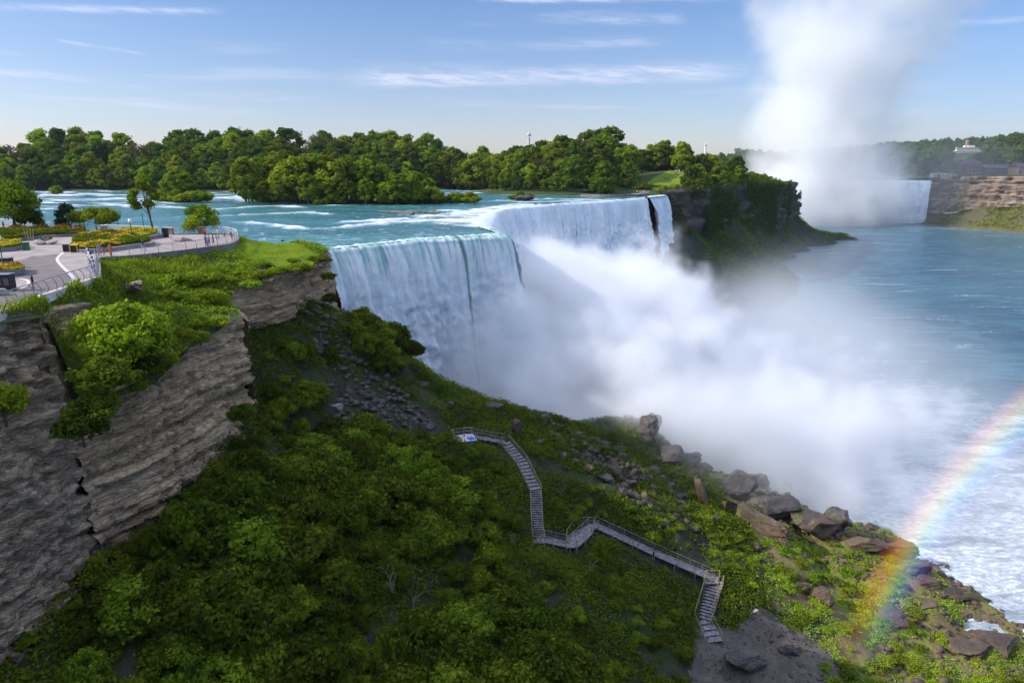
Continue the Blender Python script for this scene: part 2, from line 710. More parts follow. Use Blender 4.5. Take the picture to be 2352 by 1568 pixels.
def paving_f():
    p = worldpos()
    x, y, z = sep(p)
    u = x * 0.94 + y * 0.34
    w = y * 0.94 - x * 0.34
    ju = (NX.m('FRACT', u / 2.4) - 0.5).abs().ss(0.485, 0.5)
    jw = (NX.m('FRACT', w / 2.4) - 0.5).abs().ss(0.485, 0.5)
    slab_ = NX.m('FRACT', (NX.m('FLOOR', u / 2.4) * 12.9898 + NX.m('FLOOR', w / 2.4) * 78.233).sin() * 43758.5)
    st = vnoise(p, 0.45, 6, 0.7)
    c = mixc(st.ss(0.35, 0.65), (0.29, 0.245, 0.235), (0.40, 0.335, 0.315))
    c = mixc(slab_ * 0.35, c, (0.30, 0.24, 0.22))
    c = mixc(ju.max(jw) * 0.7, c, (0.13, 0.11, 0.105))
    return bsdf(c, 0.9, None, 0.2)


M = {}
def make_mats():
    M['rock'] = mat('cliff_rock', rock_f())
    M['rock_block'] = mat('cliff_rock_blocks', rock_f((0.43, 0.30, 0.195), (0.62, 0.47, 0.32), (0.14, 0.10, 0.075), 0.9, 1.5, 0.22, blocks=1.2))
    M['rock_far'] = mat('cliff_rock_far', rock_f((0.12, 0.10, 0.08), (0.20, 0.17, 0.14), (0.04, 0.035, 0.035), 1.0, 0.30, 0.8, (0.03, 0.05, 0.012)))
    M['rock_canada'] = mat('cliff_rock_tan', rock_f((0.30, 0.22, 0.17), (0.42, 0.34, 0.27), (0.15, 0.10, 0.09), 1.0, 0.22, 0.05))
    M['boulder'] = mat('boulder_rock', rock_f((0.055, 0.044, 0.040), (0.10, 0.08, 0.07), (0.02, 0.018, 0.016), 0.3, 1.0, 0.22, blocks=0.25, rough=0.55))
    M['boulder_brown'] = mat('boulder_rock_brown', rock_f((0.070, 0.045, 0.030), (0.135, 0.088, 0.052), (0.024, 0.017, 0.013), 0.3, 1.0, 0.40, (0.10, 0.13, 0.01), blocks=0.2, rough=0.6))
    M['boulder_pale'] = mat('boulder_rock_pale', rock_f((0.30, 0.27, 0.24), (0.42, 0.38, 0.35), (0.15, 0.13, 0.12), 0.2, 2.0, 0.05, blocks=0.2))
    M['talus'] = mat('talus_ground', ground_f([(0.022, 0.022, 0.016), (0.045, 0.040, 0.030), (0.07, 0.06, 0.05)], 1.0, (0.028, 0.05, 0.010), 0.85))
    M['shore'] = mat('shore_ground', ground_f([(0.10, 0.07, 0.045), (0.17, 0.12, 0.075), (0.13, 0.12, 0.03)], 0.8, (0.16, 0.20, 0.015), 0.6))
    M['gravel'] = mat('gravel_ground', ground_f([(0.095, 0.080, 0.070), (0.14, 0.118, 0.10), (0.055, 0.047, 0.042)], 2.0, (0.08, 0.09, 0.05), 0.15))
    M['park'] = mat('park_grass_ground', ground_f([(0.06, 0.10, 0.016), (0.11, 0.16, 0.02), (0.13, 0.12, 0.07)], 1.4, (0.12, 0.10, 0.08), 0.5))
    M['lawn'] = mat('lawn_grass', ground_f([(0.12, 0.18, 0.012), (0.16, 0.23, 0.015), (0.20, 0.23, 0.03)], 1.0, (0.09, 0.14, 0.012), 0.5))
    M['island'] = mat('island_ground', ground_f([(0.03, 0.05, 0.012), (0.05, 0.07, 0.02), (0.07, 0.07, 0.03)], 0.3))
    M['far_ground'] = mat('far_ground', ground_f([(0.03, 0.06, 0.02), (0.05, 0.08, 0.03), (0.07, 0.08, 0.04)], 0.05))
    M['river'] = mat('upper_river_water', water_f('upper'))
    M['gorge'] = mat('gorge_river_water', water_f('gorge'))
    M['falls'] = mat('falling_water', falls_f(1.0, 0.12))
    M['falls_far'] = mat('falling_water_far', falls_f(0.35, 0.95))
    M['falls_horse'] = mat('falling_water_horseshoe', falls_f(0.35, 0.0, 0.8))
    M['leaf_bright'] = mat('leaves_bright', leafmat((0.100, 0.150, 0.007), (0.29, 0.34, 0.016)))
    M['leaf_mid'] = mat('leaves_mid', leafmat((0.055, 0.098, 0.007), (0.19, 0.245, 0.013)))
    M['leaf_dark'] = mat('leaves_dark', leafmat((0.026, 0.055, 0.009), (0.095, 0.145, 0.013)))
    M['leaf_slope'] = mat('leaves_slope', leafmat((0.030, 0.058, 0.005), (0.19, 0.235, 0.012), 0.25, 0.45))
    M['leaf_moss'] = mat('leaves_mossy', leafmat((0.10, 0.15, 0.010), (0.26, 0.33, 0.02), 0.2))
    M['leaf_conifer'] = mat('needles', leafmat((0.012, 0.04, 0.022), (0.03, 0.075, 0.035), 0.1))
    M['leaf_brown'] = mat('leaves_bare_brown', leafmat((0.06, 0.062, 0.022), (0.13, 0.12, 0.05), 0.2))
    M['grass'] = mat('grass_blades', leafmat((0.17, 0.25, 0.015), (0.40, 0.44, 0.05), 0.35))
    M['flower_y'] = mat('flowers_yellow', paint((0.75, 0.48, 0.01), 0.7, 0.25))
    M['flower_r'] = mat('flowers_red', paint((0.60, 0.12, 0.04), 0.7, 0.25))
    M['bark'] = mat('bark', paint((0.085, 0.065, 0.05), 0.95, 0.35, sc=3))
    M['twig'] = mat('pale_dead_wood', paint((0.17, 0.14, 0.105), 0.9, 0.25))
    M['concrete'] = mat('plaza_concrete', paving_f)
    M['asphalt'] = mat('plaza_asphalt', paint((0.175, 0.145, 0.14), 0.95, 0.15, sc=0.6))
    M['kerb'] = mat('pale_kerb', paint((0.58, 0.53, 0.50), 0.85, 0.08, sc=2))
    M['stone'] = mat('stone_wall', rock_f((0.20, 0.19, 0.19), (0.30, 0.29, 0.29), (0.11, 0.10, 0.11), 0.2, 3.0, 0.0, blocks=0.5))
    M['steel'] = mat('railing_steel', paint((0.30, 0.29, 0.31), 0.4, 0.1, 0.6))
    M['steel_pale'] = mat('railing_pale', paint((0.62, 0.56, 0.52), 0.5, 0.1))
    M['black'] = mat('black_metal', paint((0.018, 0.018, 0.022), 0.5, 0.2))
    M['green_metal'] = mat('green_painted_metal', paint((0.012, 0.13, 0.055), 0.45, 0.15))
    M['globe'] = mat('lamp_globe_white', paint((0.82, 0.80, 0.74), 0.3, 0.02))
    M['yellow'] = mat('yellow_paint', paint((0.75, 0.50, 0.02), 0.5, 0.08))
    M['wood_grey'] = mat('weathered_boards', paint((0.20, 0.185, 0.195), 0.85, 0.4, sc=2.5))
    M['wood_tan'] = mat('tan_rail_wood', paint((0.29, 0.24, 0.14), 0.8, 0.3, sc=4))
    M['blue_tarp'] = mat('blue_tarp', paint((0.06, 0.16, 0.60), 0.5, 0.2))
    M['brick'] = mat('brick_red', paint((0.17, 0.10, 0.10), 0.9, 0.2, sc=1))
    M['brick_tan'] = mat('brick_tan', paint((0.33, 0.21, 0.16), 0.9, 0.15, sc=1))
    M['white_wall'] = mat('white_wall', paint((0.72, 0.68, 0.62), 0.8, 0.08, sc=0.4))
    M['roof_dark'] = mat('dark_roof', paint((0.10, 0.08, 0.10), 0.8, 0.15, sc=0.5))
    M['glass_dark'] = mat('window_glass', paint((0.05, 0.06, 0.08), 0.15, 0.1))
    M['tower'] = mat('tower_concrete', paint((0.55, 0.53, 0.52), 0.8, 0.05, sc=0.2))
    M['log'] = mat('bleached_log', paint((0.16, 0.13, 0.10), 0.9, 0.3, sc=1))
    M['skin'] = mat('skin', paint((0.50, 0.30, 0.20), 0.6, 0.05))
    M['hair'] = mat('hair_dark', paint((0.03, 0.02, 0.015), 0.7, 0.2))
    for n, c in (('red', (0.45, 0.03, 0.02)), ('orange', (0.65, 0.16, 0.02)), ('navy', (0.02, 0.03, 0.10)),
                 ('white', (0.75, 0.74, 0.76)), ('blue', (0.07, 0.15, 0.42)), ('grey', (0.28, 0.28, 0.31)),
                 ('pink', (0.70, 0.36, 0.40)), ('blackc', (0.02, 0.02, 0.025)), ('lilac', (0.42, 0.40, 0.60)),
                 ('teal', (0.03, 0.20, 0.16)), ('khaki', (0.30, 0.24, 0.15))):
        M['cloth_' + n] = mat('cloth_' + n, paint(c, 0.9, 0.12, sc=8))


make_mats()
#@@PART2

# ================================================================== TERRAIN
def catmull(pts, step):
    P = [np.array(p, float) for p in pts]
    P = [2 * P[0] - P[1]] + P + [2 * P[-1] - P[-2]]
    out = []
    for i in range(1, len(P) - 2):
        L = np.linalg.norm(P[i + 1][:2] - P[i][:2])
        n = max(1, int(L / step))
        for k in range(n):
            t = k / n
            a, b, c, d = P[i - 1], P[i], P[i + 1], P[i + 2]
            out.append(0.5 * ((2 * b) + (c - a) * t + (2 * a - 5 * b + 4 * c - d) * t * t + (3 * b - a - 3 * c + d) * t ** 3))
    out.append(P[-2])
    return np.array(out)


def linear(pts, step):
    P = np.array(pts, float)
    out = []
    for i in range(len(P) - 1):
        L = np.linalg.norm(P[i + 1][:2] - P[i][:2])
        n = max(1, int(L / step))
        for k in range(n):
            out.append(P[i] + (P[i + 1] - P[i]) * k / n)
    out.append(P[-1])
    return np.array(out)


def inpoly(x, y, poly):
    x = np.asarray(x, float)
    y = np.asarray(y, float)
    r = np.zeros(x.shape, bool)
    n = len(poly)
    for i in range(n):
        x0, y0 = poly[i][:2]
        x1, y1 = poly[(i + 1) % n][:2]
        if y0 == y1:
            continue
        c = ((y0 > y) != (y1 > y)) & (x < (x1 - x0) * (y - y0) / (y1 - y0) + x0)
        r ^= c
    return r


def polydist(x, y, poly, closed=False):
    x = np.asarray(x, float)
    y = np.asarray(y, float)
    d = np.full(x.shape, 1e9)
    P = list(poly) + ([poly[0]] if closed else [])
    for a, b in zip(P[:-1], P[1:]):
        ax, ay, bx, by = a[0], a[1], b[0], b[1]
        L = (bx - ax) ** 2 + (by - ay) ** 2 + 1e-9
        t = np.clip(((x - ax) * (bx - ax) + (y - ay) * (by - ay)) / L, 0, 1)
        d = np.minimum(d, np.hypot(x - ax - t * (bx - ax), y - ay - t * (by - ay)))
    return d


def cdt_surface(outline, pts, zfun, name, mats, attrs=None, kind='structure'):
    """a sheet bounded by an outline, with inner points"""
    n = len(outline)
    V = [Vector((float(p[0]), float(p[1]))) for p in outline]
    m = inpoly(pts[:, 0], pts[:, 1], outline)
    pts = pts[m]
    dd = polydist(pts[:, 0], pts[:, 1], outline, True)
    pts = pts[dd > 0.25]
    V += [Vector((float(a), float(b))) for a, b in pts]
    Ed = [(i, (i + 1) % n) for i in range(n)]
    v, e, f, _, _, _ = geometry.delaunay_2d_cdt(V, Ed, [], 1, 1e-5)
    X = np.array([[a[0], a[1]] for a in v])
    z = zfun(X[:, 0], X[:, 1])
    T = np.array([t for t in f if len(t) == 3])
    a, b, c = X[T[:, 0]], X[T[:, 1]], X[T[:, 2]]
    cr = (b[:, 0] - a[:, 0]) * (c[:, 1] - a[:, 1]) - (b[:, 1] - a[:, 1]) * (c[:, 0] - a[:, 0])
    T[cr < 0] = T[cr < 0][:, ::-1]
    at = {k: fn(X[:, 0], X[:, 1]) for k, fn in (attrs or {}).items()}
    me = np_mesh(name, np.column_stack([X, z]), T, None, at)
    o = link(name, me, mats, None, True)
    if kind:
        o['kind'] = kind
    return o


def jgrid(x0, x1, y0, y1, st, seed=1):
    rg = np.random.RandomState(seed)
    X, Y = np.meshgrid(np.arange(x0, x1, st), np.arange(y0, y1, st))
    X = X.ravel() + rg.uniform(-.3, .3, X.size) * st
    Y = Y.ravel() + rg.uniform(-.3, .3, Y.size) * st
    return np.column_stack([X, Y])


# ---- the slope under the near cliff ---------------------------------------
low_pts = [W(*p) for p in (
    (1000, 1000, 27), (1065, 1000, 26), (1160, 1020, 24.5), (1230, 1120, 21.5), (1235, 1245, 17), (1310, 1265, 16.6),
    (1365, 1205, 17), (1500, 1270, 14.3), (1640, 1335, 11), (1610, 1420, 8.5), (1650, 1480, 7.3), (1750, 1500, 7),
    (1900, 1560, 6), (850, 900, 33), (750, 1000, 31), (600, 1200, 30), (500, 1300, 29), (800, 1300, 24), (1000, 1300, 20.5),
    (320, 1560, 25.8), (100, 1560, 27), (700, 1560, 21.5), (1100, 1560, 15.5), (1400, 1560, 11), (1700, 1560, 7),
    (2100, 1560, 3.0), (2330, 1560, 0.8), (1550, 1100, 14), (1500, 1180, 16), (1750, 1250, 8), (1900, 1300, 5),
    (2050, 1400, 3), (1700, 1180, 9.5), (1850, 1420, 6), (1400, 1400, 13.5), (970, 840, 33), (1060, 895, 28),
    (1200, 935, 24), (1450, 965, 19), (1550, 1030, 15), (1650, 1085, 10), (1800, 1130, 6.5), (1940, 1190, 3.5), (2080, 1265, 1.6), (2240, 1420, 0.6),
    (2352, 1480, 0.2))]
low_pts += [(-39, 57, 29.5), (-36, 62, 32), (-33, 80, 37), (-36, 86, 41), (-36, 92, 45), (-31, 104, 45), (-28, 113, 42), (-27, 120, 38),
            (-41, 49, 30), (-43, 40, 29), (-48, 20, 27), (-50, -40, 26), (0, 20, 12), (40, 20, 2), (80, 20, -3), (0, -40, 12), (60, -40, -3),
            (-20, 124, 30), (-10, 132, 14), (5, 138, 8), (28, 134, 7), (44, 130, 3), (60, 124, -2), (75, 118, -2.5), (82, 104, -2.5),
            (86, 90, -2.5), (95, 80, -2.5), (95, 60, -2.5), (100, 130, -3), (60, 150, -3), (30, 150, 4), (10, 152, 8), (-6, 145, 12), (-15, 135, 20),
            (-60, 100, 46), (-60, 60, 40), (25, 175, 6), (8, 165, 9), (50, 200, -2), (20, 200, 9), (30, 250, 9), (65, 230, -2), (50, 300, 10), (90, 280, -2), (75, 345, 12)]
LOW = RBF(low_pts)


def low_z(x, y):
    z = LOW(x, y)
    n = fbm(x * 0.16, y * 0.16, 0, 5, 3) * 0.9 + np.abs(fbm(x * 0.5, y * 0.5, 0, 3, 9)) * 0.45
    k = sst(-2.5, 1.5, z)
    # keep the path smooth
    pd = polydist(x, y, PATHLINE)
    keep = sst(1.0, 5.0, pd)
    return z + n * (0.3 + 0.7 * k) * (0.08 + 0.92 * keep)


PATHPX = [(1065, 1003, 26), (1160, 1020, 24.5), (1198, 1065, 23.0), (1230, 1130, 21.3), (1235, 1240, 17), (1312, 1258, 16.8), (1365, 1210, 17.0),
          (1500, 1273, 14.3), (1642, 1335, 11), (1612, 1425, 8.3), (1640, 1480, 7.4)]
PATHLINE = [W(*p) for p in PATHPX]

xs = np.concatenate([np.arange(-75, -50, 2.0), np.arange(-50, 100, 0.55), np.arange(100, 131, 3.0)])
ys = np.concatenate([np.arange(-60, 30, 4.0), np.arange(30, 136, 0.55), np.arange(136, 360, 3.0)])
XX, YY = np.meshgrid(xs, ys, indexing='ij')
ZZ = low_z(XX, YY)
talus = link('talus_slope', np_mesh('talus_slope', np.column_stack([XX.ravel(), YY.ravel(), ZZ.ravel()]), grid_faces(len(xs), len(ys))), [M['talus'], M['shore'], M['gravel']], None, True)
talus['kind'] = 'structure'
GRAVEL = [W(*p)[:2] for p in ((1600, 1440, 8), (1690, 1440, 8), (1760, 1400, 8), (1900, 1470, 6.5), (1950, 1568, 5.5), (2000, 1640, 5), (1640, 1700, 7), (1580, 1568, 7.5))]
def paint_talus():
    me = talus.data
    n = len(me.polygons)
    c = np.zeros(n * 3)
    me.polygons.foreach_get('center', c)
    c = c.reshape(-1, 3)
    mi = np.zeros(n, np.int32)
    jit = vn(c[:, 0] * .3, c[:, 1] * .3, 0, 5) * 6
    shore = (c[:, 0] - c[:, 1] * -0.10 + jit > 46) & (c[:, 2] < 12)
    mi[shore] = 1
    g = inpoly(c[:, 0] + jit * .12, c[:, 1] + jit * .12, GRAVEL)
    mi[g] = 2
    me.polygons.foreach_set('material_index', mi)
paint_talus()

# ---- the outline of the gorge, as seen from above --------------------------
NEARCLIFF = [(-50, -60, 54.8, 24), (-46, 20, 54.8, 26), (-42.5, 40, 54.6, 29), (-41, 49, 54.6, 30), (-39.8, 57, 54.1, 29), (-39.2, 58.8, 45, 30), (-36.3, 62, 46, 31.5),
             (-34.6, 71, 47.3, 33), (-32.6, 80.5, 48.8, 35.5), (-36, 85, 49.5, 38), (-36.5, 90, 51, 43), (-33.5, 103, 52, 43), (-31.0, 112, 52.3, 40), (-31.5, 118, 52.2, 35), (-34.3, 121, 52.0, 33)]
LIP = [(-34.3, 121), (-26.5, 131.5), (-17.5, 141.6), (-5.4, 149.6), (-2.2, 155), (-6, 168), (-9.5, 186), (-7.5, 215), (-1.0, 250.3), (11, 271), (22.4, 288.4), (43.7, 312.0), (66.5, 345)]
LIPS = catmull([(*p, 0) for p in LIP], 1.0)[:, :2]
VEIL = [(68.5, 351), (75, 362), (82.4, 373.1)]
GOATCLIFF = [(82.4, 373.1, 53, 26), (84, 384, 54, 22), (112, 408, 55, 22), (140, 450, 56, 24), (175, 505, 57, 24), (215, 560, 56, 22), (240, 610, 55, 22), (262, 642, 54, 22), (262, 662, 54, 22),
             (240, 700, 54, 20), (215, 760, 54, 18), (225, 830, 52, 18)]
HORSE = [(225, 830), (262, 905), (330, 935), (420, 905), (514, 861)]
CANCLIFF = [(514, 861, 55, 10), (520, 850, 56, 14), (540, 805, 57, 24), (560, 770, 57.5, 28), (585, 735, 58, 28), (630, 670, 58, 26), (690, 560, 58, 24), (720, 300, 58, 20)]
GORGE = [p[:2] for p in NEARCLIFF] + [tuple(p) for p in LIPS[1:]] + [(67, 347.5)] + VEIL + [p[:2] for p in GOATCLIFF[1:]] + HORSE[1:] + [p[:2] for p in CANCLIFF[1:]] + [(720, -60)]

# ---- ground as one sheet to the horizon, under the upper river -------------
def ground():
    B = 3600
    # a strip that rings the gorge: outer square joined to the outline
    outline = [(-72, -60), (-74, 20), (-66, 50), (-60, 70), (-54, 82), (-46, 92), (-44, 108), (-42, 124)] + GORGE[12:]
    V = [Vector(p) for p in outline]
    n = len(V)
    V += [Vector(p) for p in ((-B, -B), (B, -B), (B, B * 1.2), (-B, B * 1.2))]
    Ed = [(i, (i + 1) % n) for i in range(n)] + [(n, n + 1), (n + 1, n + 2), (n + 2, n + 3), (n + 3, n)]
    extra = jgrid(-800, 1500, -400, 2600, 60.0, 4)
    V += [Vector((float(a), float(b))) for a, b in extra]
    v, e, f, _, _, _ = geometry.delaunay_2d_cdt(V, Ed, [], 1, 1e-5)
    X = np.array([[a[0], a[1]] for a in v])
    T = np.array([t for t in f if len(t) == 3])
    c = X[T].mean(axis=1)
    T = T[~inpoly(c[:, 0], c[:, 1], outline)]
    a, b, c = X[T[:, 0]], X[T[:, 1]], X[T[:, 2]]
    cr = (b[:, 0] - a[:, 0]) * (c[:, 1] - a[:, 1]) - (b[:, 1] - a[:, 1]) * (c[:, 0] - a[:, 0])
    T[cr < 0] = T[cr < 0][:, ::-1]
    o = link('ground', np_mesh('ground', np.column_stack([X, np.full(len(X), 50.6)]), T), M['far_ground'], None, True)
    o['kind'] = 'structure'
ground()

# ---- gorge river and its bed -----------------------------------------------
gx = np.concatenate([np.arange(-75, 40, 12.0), np.arange(40, 260, 2.0), np.arange(260, 800, 10.0)])
gy = np.concatenate([np.arange(-60, 60, 12.0), np.arange(60, 330, 2.0), np.arange(330, 960, 8.0)])
GX, GY = np.meshgrid(gx, gy, indexing='ij')
GZ = fbm(GX * 0.06, GY * 0.14, 0, 4, 21) * 0.28 + fbm(GX * 0.22, GY * 0.5, 0, 3, 22) * 0.10
near = sst(120, 60, np.hypot((GX - 75) * 0.8, GY - 120))
GZ = GZ + near * np.abs(fbm(GX * 0.12, GY * 0.28, 0, 4, 25)) * 0.7
water = link('gorge_river', np_mesh('gorge_river', np.column_stack([GX.ravel(), GY.ravel(), GZ.ravel()]), grid_faces(len(gx), len(gy))), M['gorge'], None, True)
water['kind'] = 'structure'
bed = MB().add([(-80, -70, -6), (800, -70, -6), (800, 980, -6), (-80, 980, -6)], [(0, 1, 2, 3)]).build('riverbed', M['talus'])
bed['kind'] = 'structure'


# ---- cliffs -------------------------------------------------------------------
def cliff(name, pts, mats, st, amp, seed, strata=1.0, lean=0.10, label=None, cap=0.6, blocks=0.0, kind=None):
    P = linear(pts, st)
    n = len(P)
    T = np.gradient(P[:, :2], axis=0)
    N = np.column_stack([T[:, 1], -T[:, 0]])
    N /= np.linalg.norm(N, axis=1)[:, None] + 1e-9
    k = np.ones(5) / 5
    for c in (0, 1):
        N[:, c] = np.convolve(np.pad(N[:, c], 2, 'edge'), k, 'valid')
    N /= np.linalg.norm(N, axis=1)[:, None]
    s = np.concatenate([[0], np.cumsum(np.linalg.norm(np.diff(P[:, :2], axis=0), axis=1))])
    hmax = float((P[:, 2] - P[:, 3]).max())
    nv = int(hmax / (st * 0.9)) + 2
    v = np.linspace(0, 1, nv)
    S, Vv = np.meshgrid(s, v, indexing='ij')
    zt = P[:, 2][:, None]
    zb = P[:, 3][:, None] - 2.5
    Z = zt + cap - (zt + cap - zb) * Vv
    D = (zt - Z)
    # beds: each layer stands a different distance out
    zz = Z + fbm(S * 0.04, 0 * S, 0, 2, seed) * 0.35
    lay = cell(zz * 0, zz * 0.45, 0, seed + 1) * 0.32 + cell(zz * 0, zz * 1.15, 0, seed + 2) * 0.30 + cell(zz * 0, zz * 2.6, 0, seed + 3) * 0.14
    blk = cell(S * 0.45 + cell(zz * 0, zz * 0.9, 0, 7) * 5, zz * 1.15, 0, seed + 4) * 0.26 + cell(S * 1.1 + cell(0 * zz, zz * 2.1, 0, 7) * 5, zz * 2.1, 0, seed + 5) * 0.14
    bulge = fbm(S * 0.10, Z * 0.10, 0, 4, seed + 6)
    crack = -np.exp(-(np.abs(vn(S * 0.22, Z * 0.03, 0, seed + 8)) / 0.05) ** 2) * 0.9
    off = amp * (lay * strata + blk * (1 + blocks) + bulge * 0.9 + crack * 0.6) + lean * np.maximum(D, 0)
    off = off * sst(-cap, 0.8, D) - 0.15 + fbm(S * 1.2, Z * 1.2, 0, 3, seed + 11) * 0.06 * amp
    X = P[:, 0][:, None] + N[:, 0][:, None] * off
    Y = P[:, 1][:, None] + N[:, 1][:, None] * off
    # the top rolls back over the edge
    back = (Vv == 0)
    X = np.where(back, X - N[:, 0][:, None] * 1.2, X)
    Y = np.where(back, Y - N[:, 1][:, None] * 1.2, Y)
    o = link(name, np_mesh(name, np.column_stack([X.ravel(), Y.ravel(), Z.ravel()]), grid_faces(n, nv)[:, ::-1]), mats, None, False)
    o['kind'] = 'structure'
    if label:
        o['label'] = label
    return o


cliff('cliff', NEARCLIFF[:5], M['rock_block'], 0.22, 0.9, 31, 0.35, 0.05, 'blocky grey rock face at the left edge below the railing', cap=0.3, blocks=1.2)
cliff('cliff', [(-39.9, 56.6, 54.1, 27), (-40.6, 60.5, 53.9, 30), (-40.2, 64.5, 53.6, 45)], M['rock'], 0.25, 0.35, 33, 0.4, 0.02, 'plain brown rock face in the recess above the big bush', cap=0.0)
cliff('cliff', [(-40.2, 56.9, 45.2, 29), (-39.9, 58.2, 45, 29.5)] + NEARCLIFF[5:9], M['rock'], 0.18, 1.0, 35, 1.0, 0.10, 'long layered pale rock face running away below the bushes', cap=0.2)
cliff('cliff', NEARCLIFF[8:], M['rock'], 0.28, 1.1, 41, 1.0, 0.08, 'dark layered rock face under the lawn beside the near falls', cap=0.2)
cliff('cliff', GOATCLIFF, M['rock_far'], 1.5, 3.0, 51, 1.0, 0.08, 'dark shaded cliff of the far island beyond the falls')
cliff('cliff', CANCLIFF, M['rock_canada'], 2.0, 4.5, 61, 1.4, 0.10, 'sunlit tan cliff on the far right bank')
cliff('cliff', [(66, 344.5, 52.5, 10), (67, 347, 53, 10), (68, 350, 52.5, 10)], M['rock_far'], 0.6, 0.8, 71, 1.0, 0.05, 'narrow dark rock pillar between the two falls')

# rock behind the falling water
def backrock(name, line, z1, z0, inset, mt, label):
    P = catmull([(*p, 0) for p in line], 4.0)[:, :2]
    P = [(float(a) - inset, float(b) + inset * 0.3) for a, b in P]
    V = [(a, b, z1) for a, b in P] + [(a, b, z0) for a, b in P]
    n = len(P)
    mb = MB().add(V, [(i, i + 1, n + i + 1, n + i) for i in range(n - 1)])
    o = mb.build(name, mt)
    o['kind'] = 'structure'
    o['label'] = label
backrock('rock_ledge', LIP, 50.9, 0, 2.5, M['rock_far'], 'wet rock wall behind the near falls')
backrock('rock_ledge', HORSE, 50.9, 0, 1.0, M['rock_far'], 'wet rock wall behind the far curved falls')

# ---- the park plateau on the near left -------------------------------------------
SHORE = [(-34.3, 121), (-38, 121.8), (-43, 122.5), (-50, 125), (-58, 131), (-72, 138.5), (-100, 146), (-160, 158), (-300, 190), (-500, 200)]
PARK = [p[:2] for p in NEARCLIFF] + SHORE[1:] + [(-500, -60)]
RAIL_NEAR = [W(x, y, 55)[:2] for x, y in ((-120, 770), (0, 715), (83, 684), (165, 656), (225, 636))]
RAIL_RIM = [W(x, y, 55)[:2] for x, y in ((225, 636), (226, 612), (222, 597), (234, 592), (290, 589), (390, 579), (470, 569), (525, 561), (545, 552))]
RAIL_BACK = [W(x, y, 55)[:2] for x, y in ((545, 552), (546, 546), (533, 541), (500, 537), (390, 538), (290, 534), (200, 531), (100, 524), (-60, 512))]
PLAZA = RAIL_NEAR + RAIL_RIM[1:] + RAIL_BACK[1:] + [(-170, 150), (-170, -20), (-62, -20), (-55, 30)]
up_pts = [(x, y, 54.3) for x, y in RAIL_RIM + RAIL_BACK] + [(x, y, 54.85) for x, y in RAIL_NEAR] + [(x + 1.1, y - .4, 54.75) for x, y in RAIL_NEAR[1:]]
up_pts += [(p[0], p[1], p[2]) for p in NEARCLIFF]
up_pts += [(x, y, 52.4) for x, y in SHORE]
up_pts += [W(*p) for p in ((300, 640, 53.2), (400, 640, 52.4), (500, 640, 51.7), (600, 610, 53), (690, 588, 53), (450, 750, 49.0), (330, 860, 45.6), (300, 800, 46.8), (330, 770, 49.2),
                           (260, 690, 52.8), (620, 560, 54.0), (680, 562, 53.4), (560, 575, 54.0), (480, 600, 53.3), (350, 700, 52.0), (400, 700, 51.4), (260, 900, 44.8), (740, 573, 52.8), (150, 690, 54.1), (60, 722, 54.5), (0, 735, 54.6), (200, 672, 53.9))]
up_pts += [(-39.3, 61, 45), (-39, 64, 46.5), (-40.0, 68, 51), (-70, 110, 54.5), (-100, 100, 54.5), (-80, 60, 54.5), (-90, 0, 54.5), (-200, 60, 54.5), (-200, 120, 54.5)]
UP = RBF(up_pts)


def up_z(x, y):
    z = UP(x, y)
    edge = polydist(x, y, PARK, True)
    z = z + fbm(x * 0.35, y * 0.35, 0, 4, 77) * 0.28 * sst(0, 2, edge)
    inn = inpoly(x, y, PLAZA)
    return np.where(inn, np.minimum(z, 54.55), np.minimum(z, 54.8))


def near_pts():
    a = jgrid(-66, -24, 45, 124, 0.6, 5)
    b = jgrid(-130, -66, -50, 160, 4.0, 6)
    c = jgrid(-490, -130, -50, 200, 15.0, 7)
    d = jgrid(-66, -50, -50, 45, 3.0, 8)
    return np.vstack([a, b, c, d])


park = cdt_surface(PARK, near_pts(), up_z, 'park_ground', M['park'])
LAWN = [W(x, y, 53.3)[:2] for x, y in ((550, 556), (600, 551), (690, 562), (735, 572), (715, 590), (640, 600), (560, 596), (520, 590), (500, 584), (535, 577), (552, 566))]
lawn = cdt_surface(LAWN, jgrid(-60, -25, 100, 126, 0.8, 9), lambda x, y: up_z(x, y) + 0.05, 'lawn', M['lawn'])

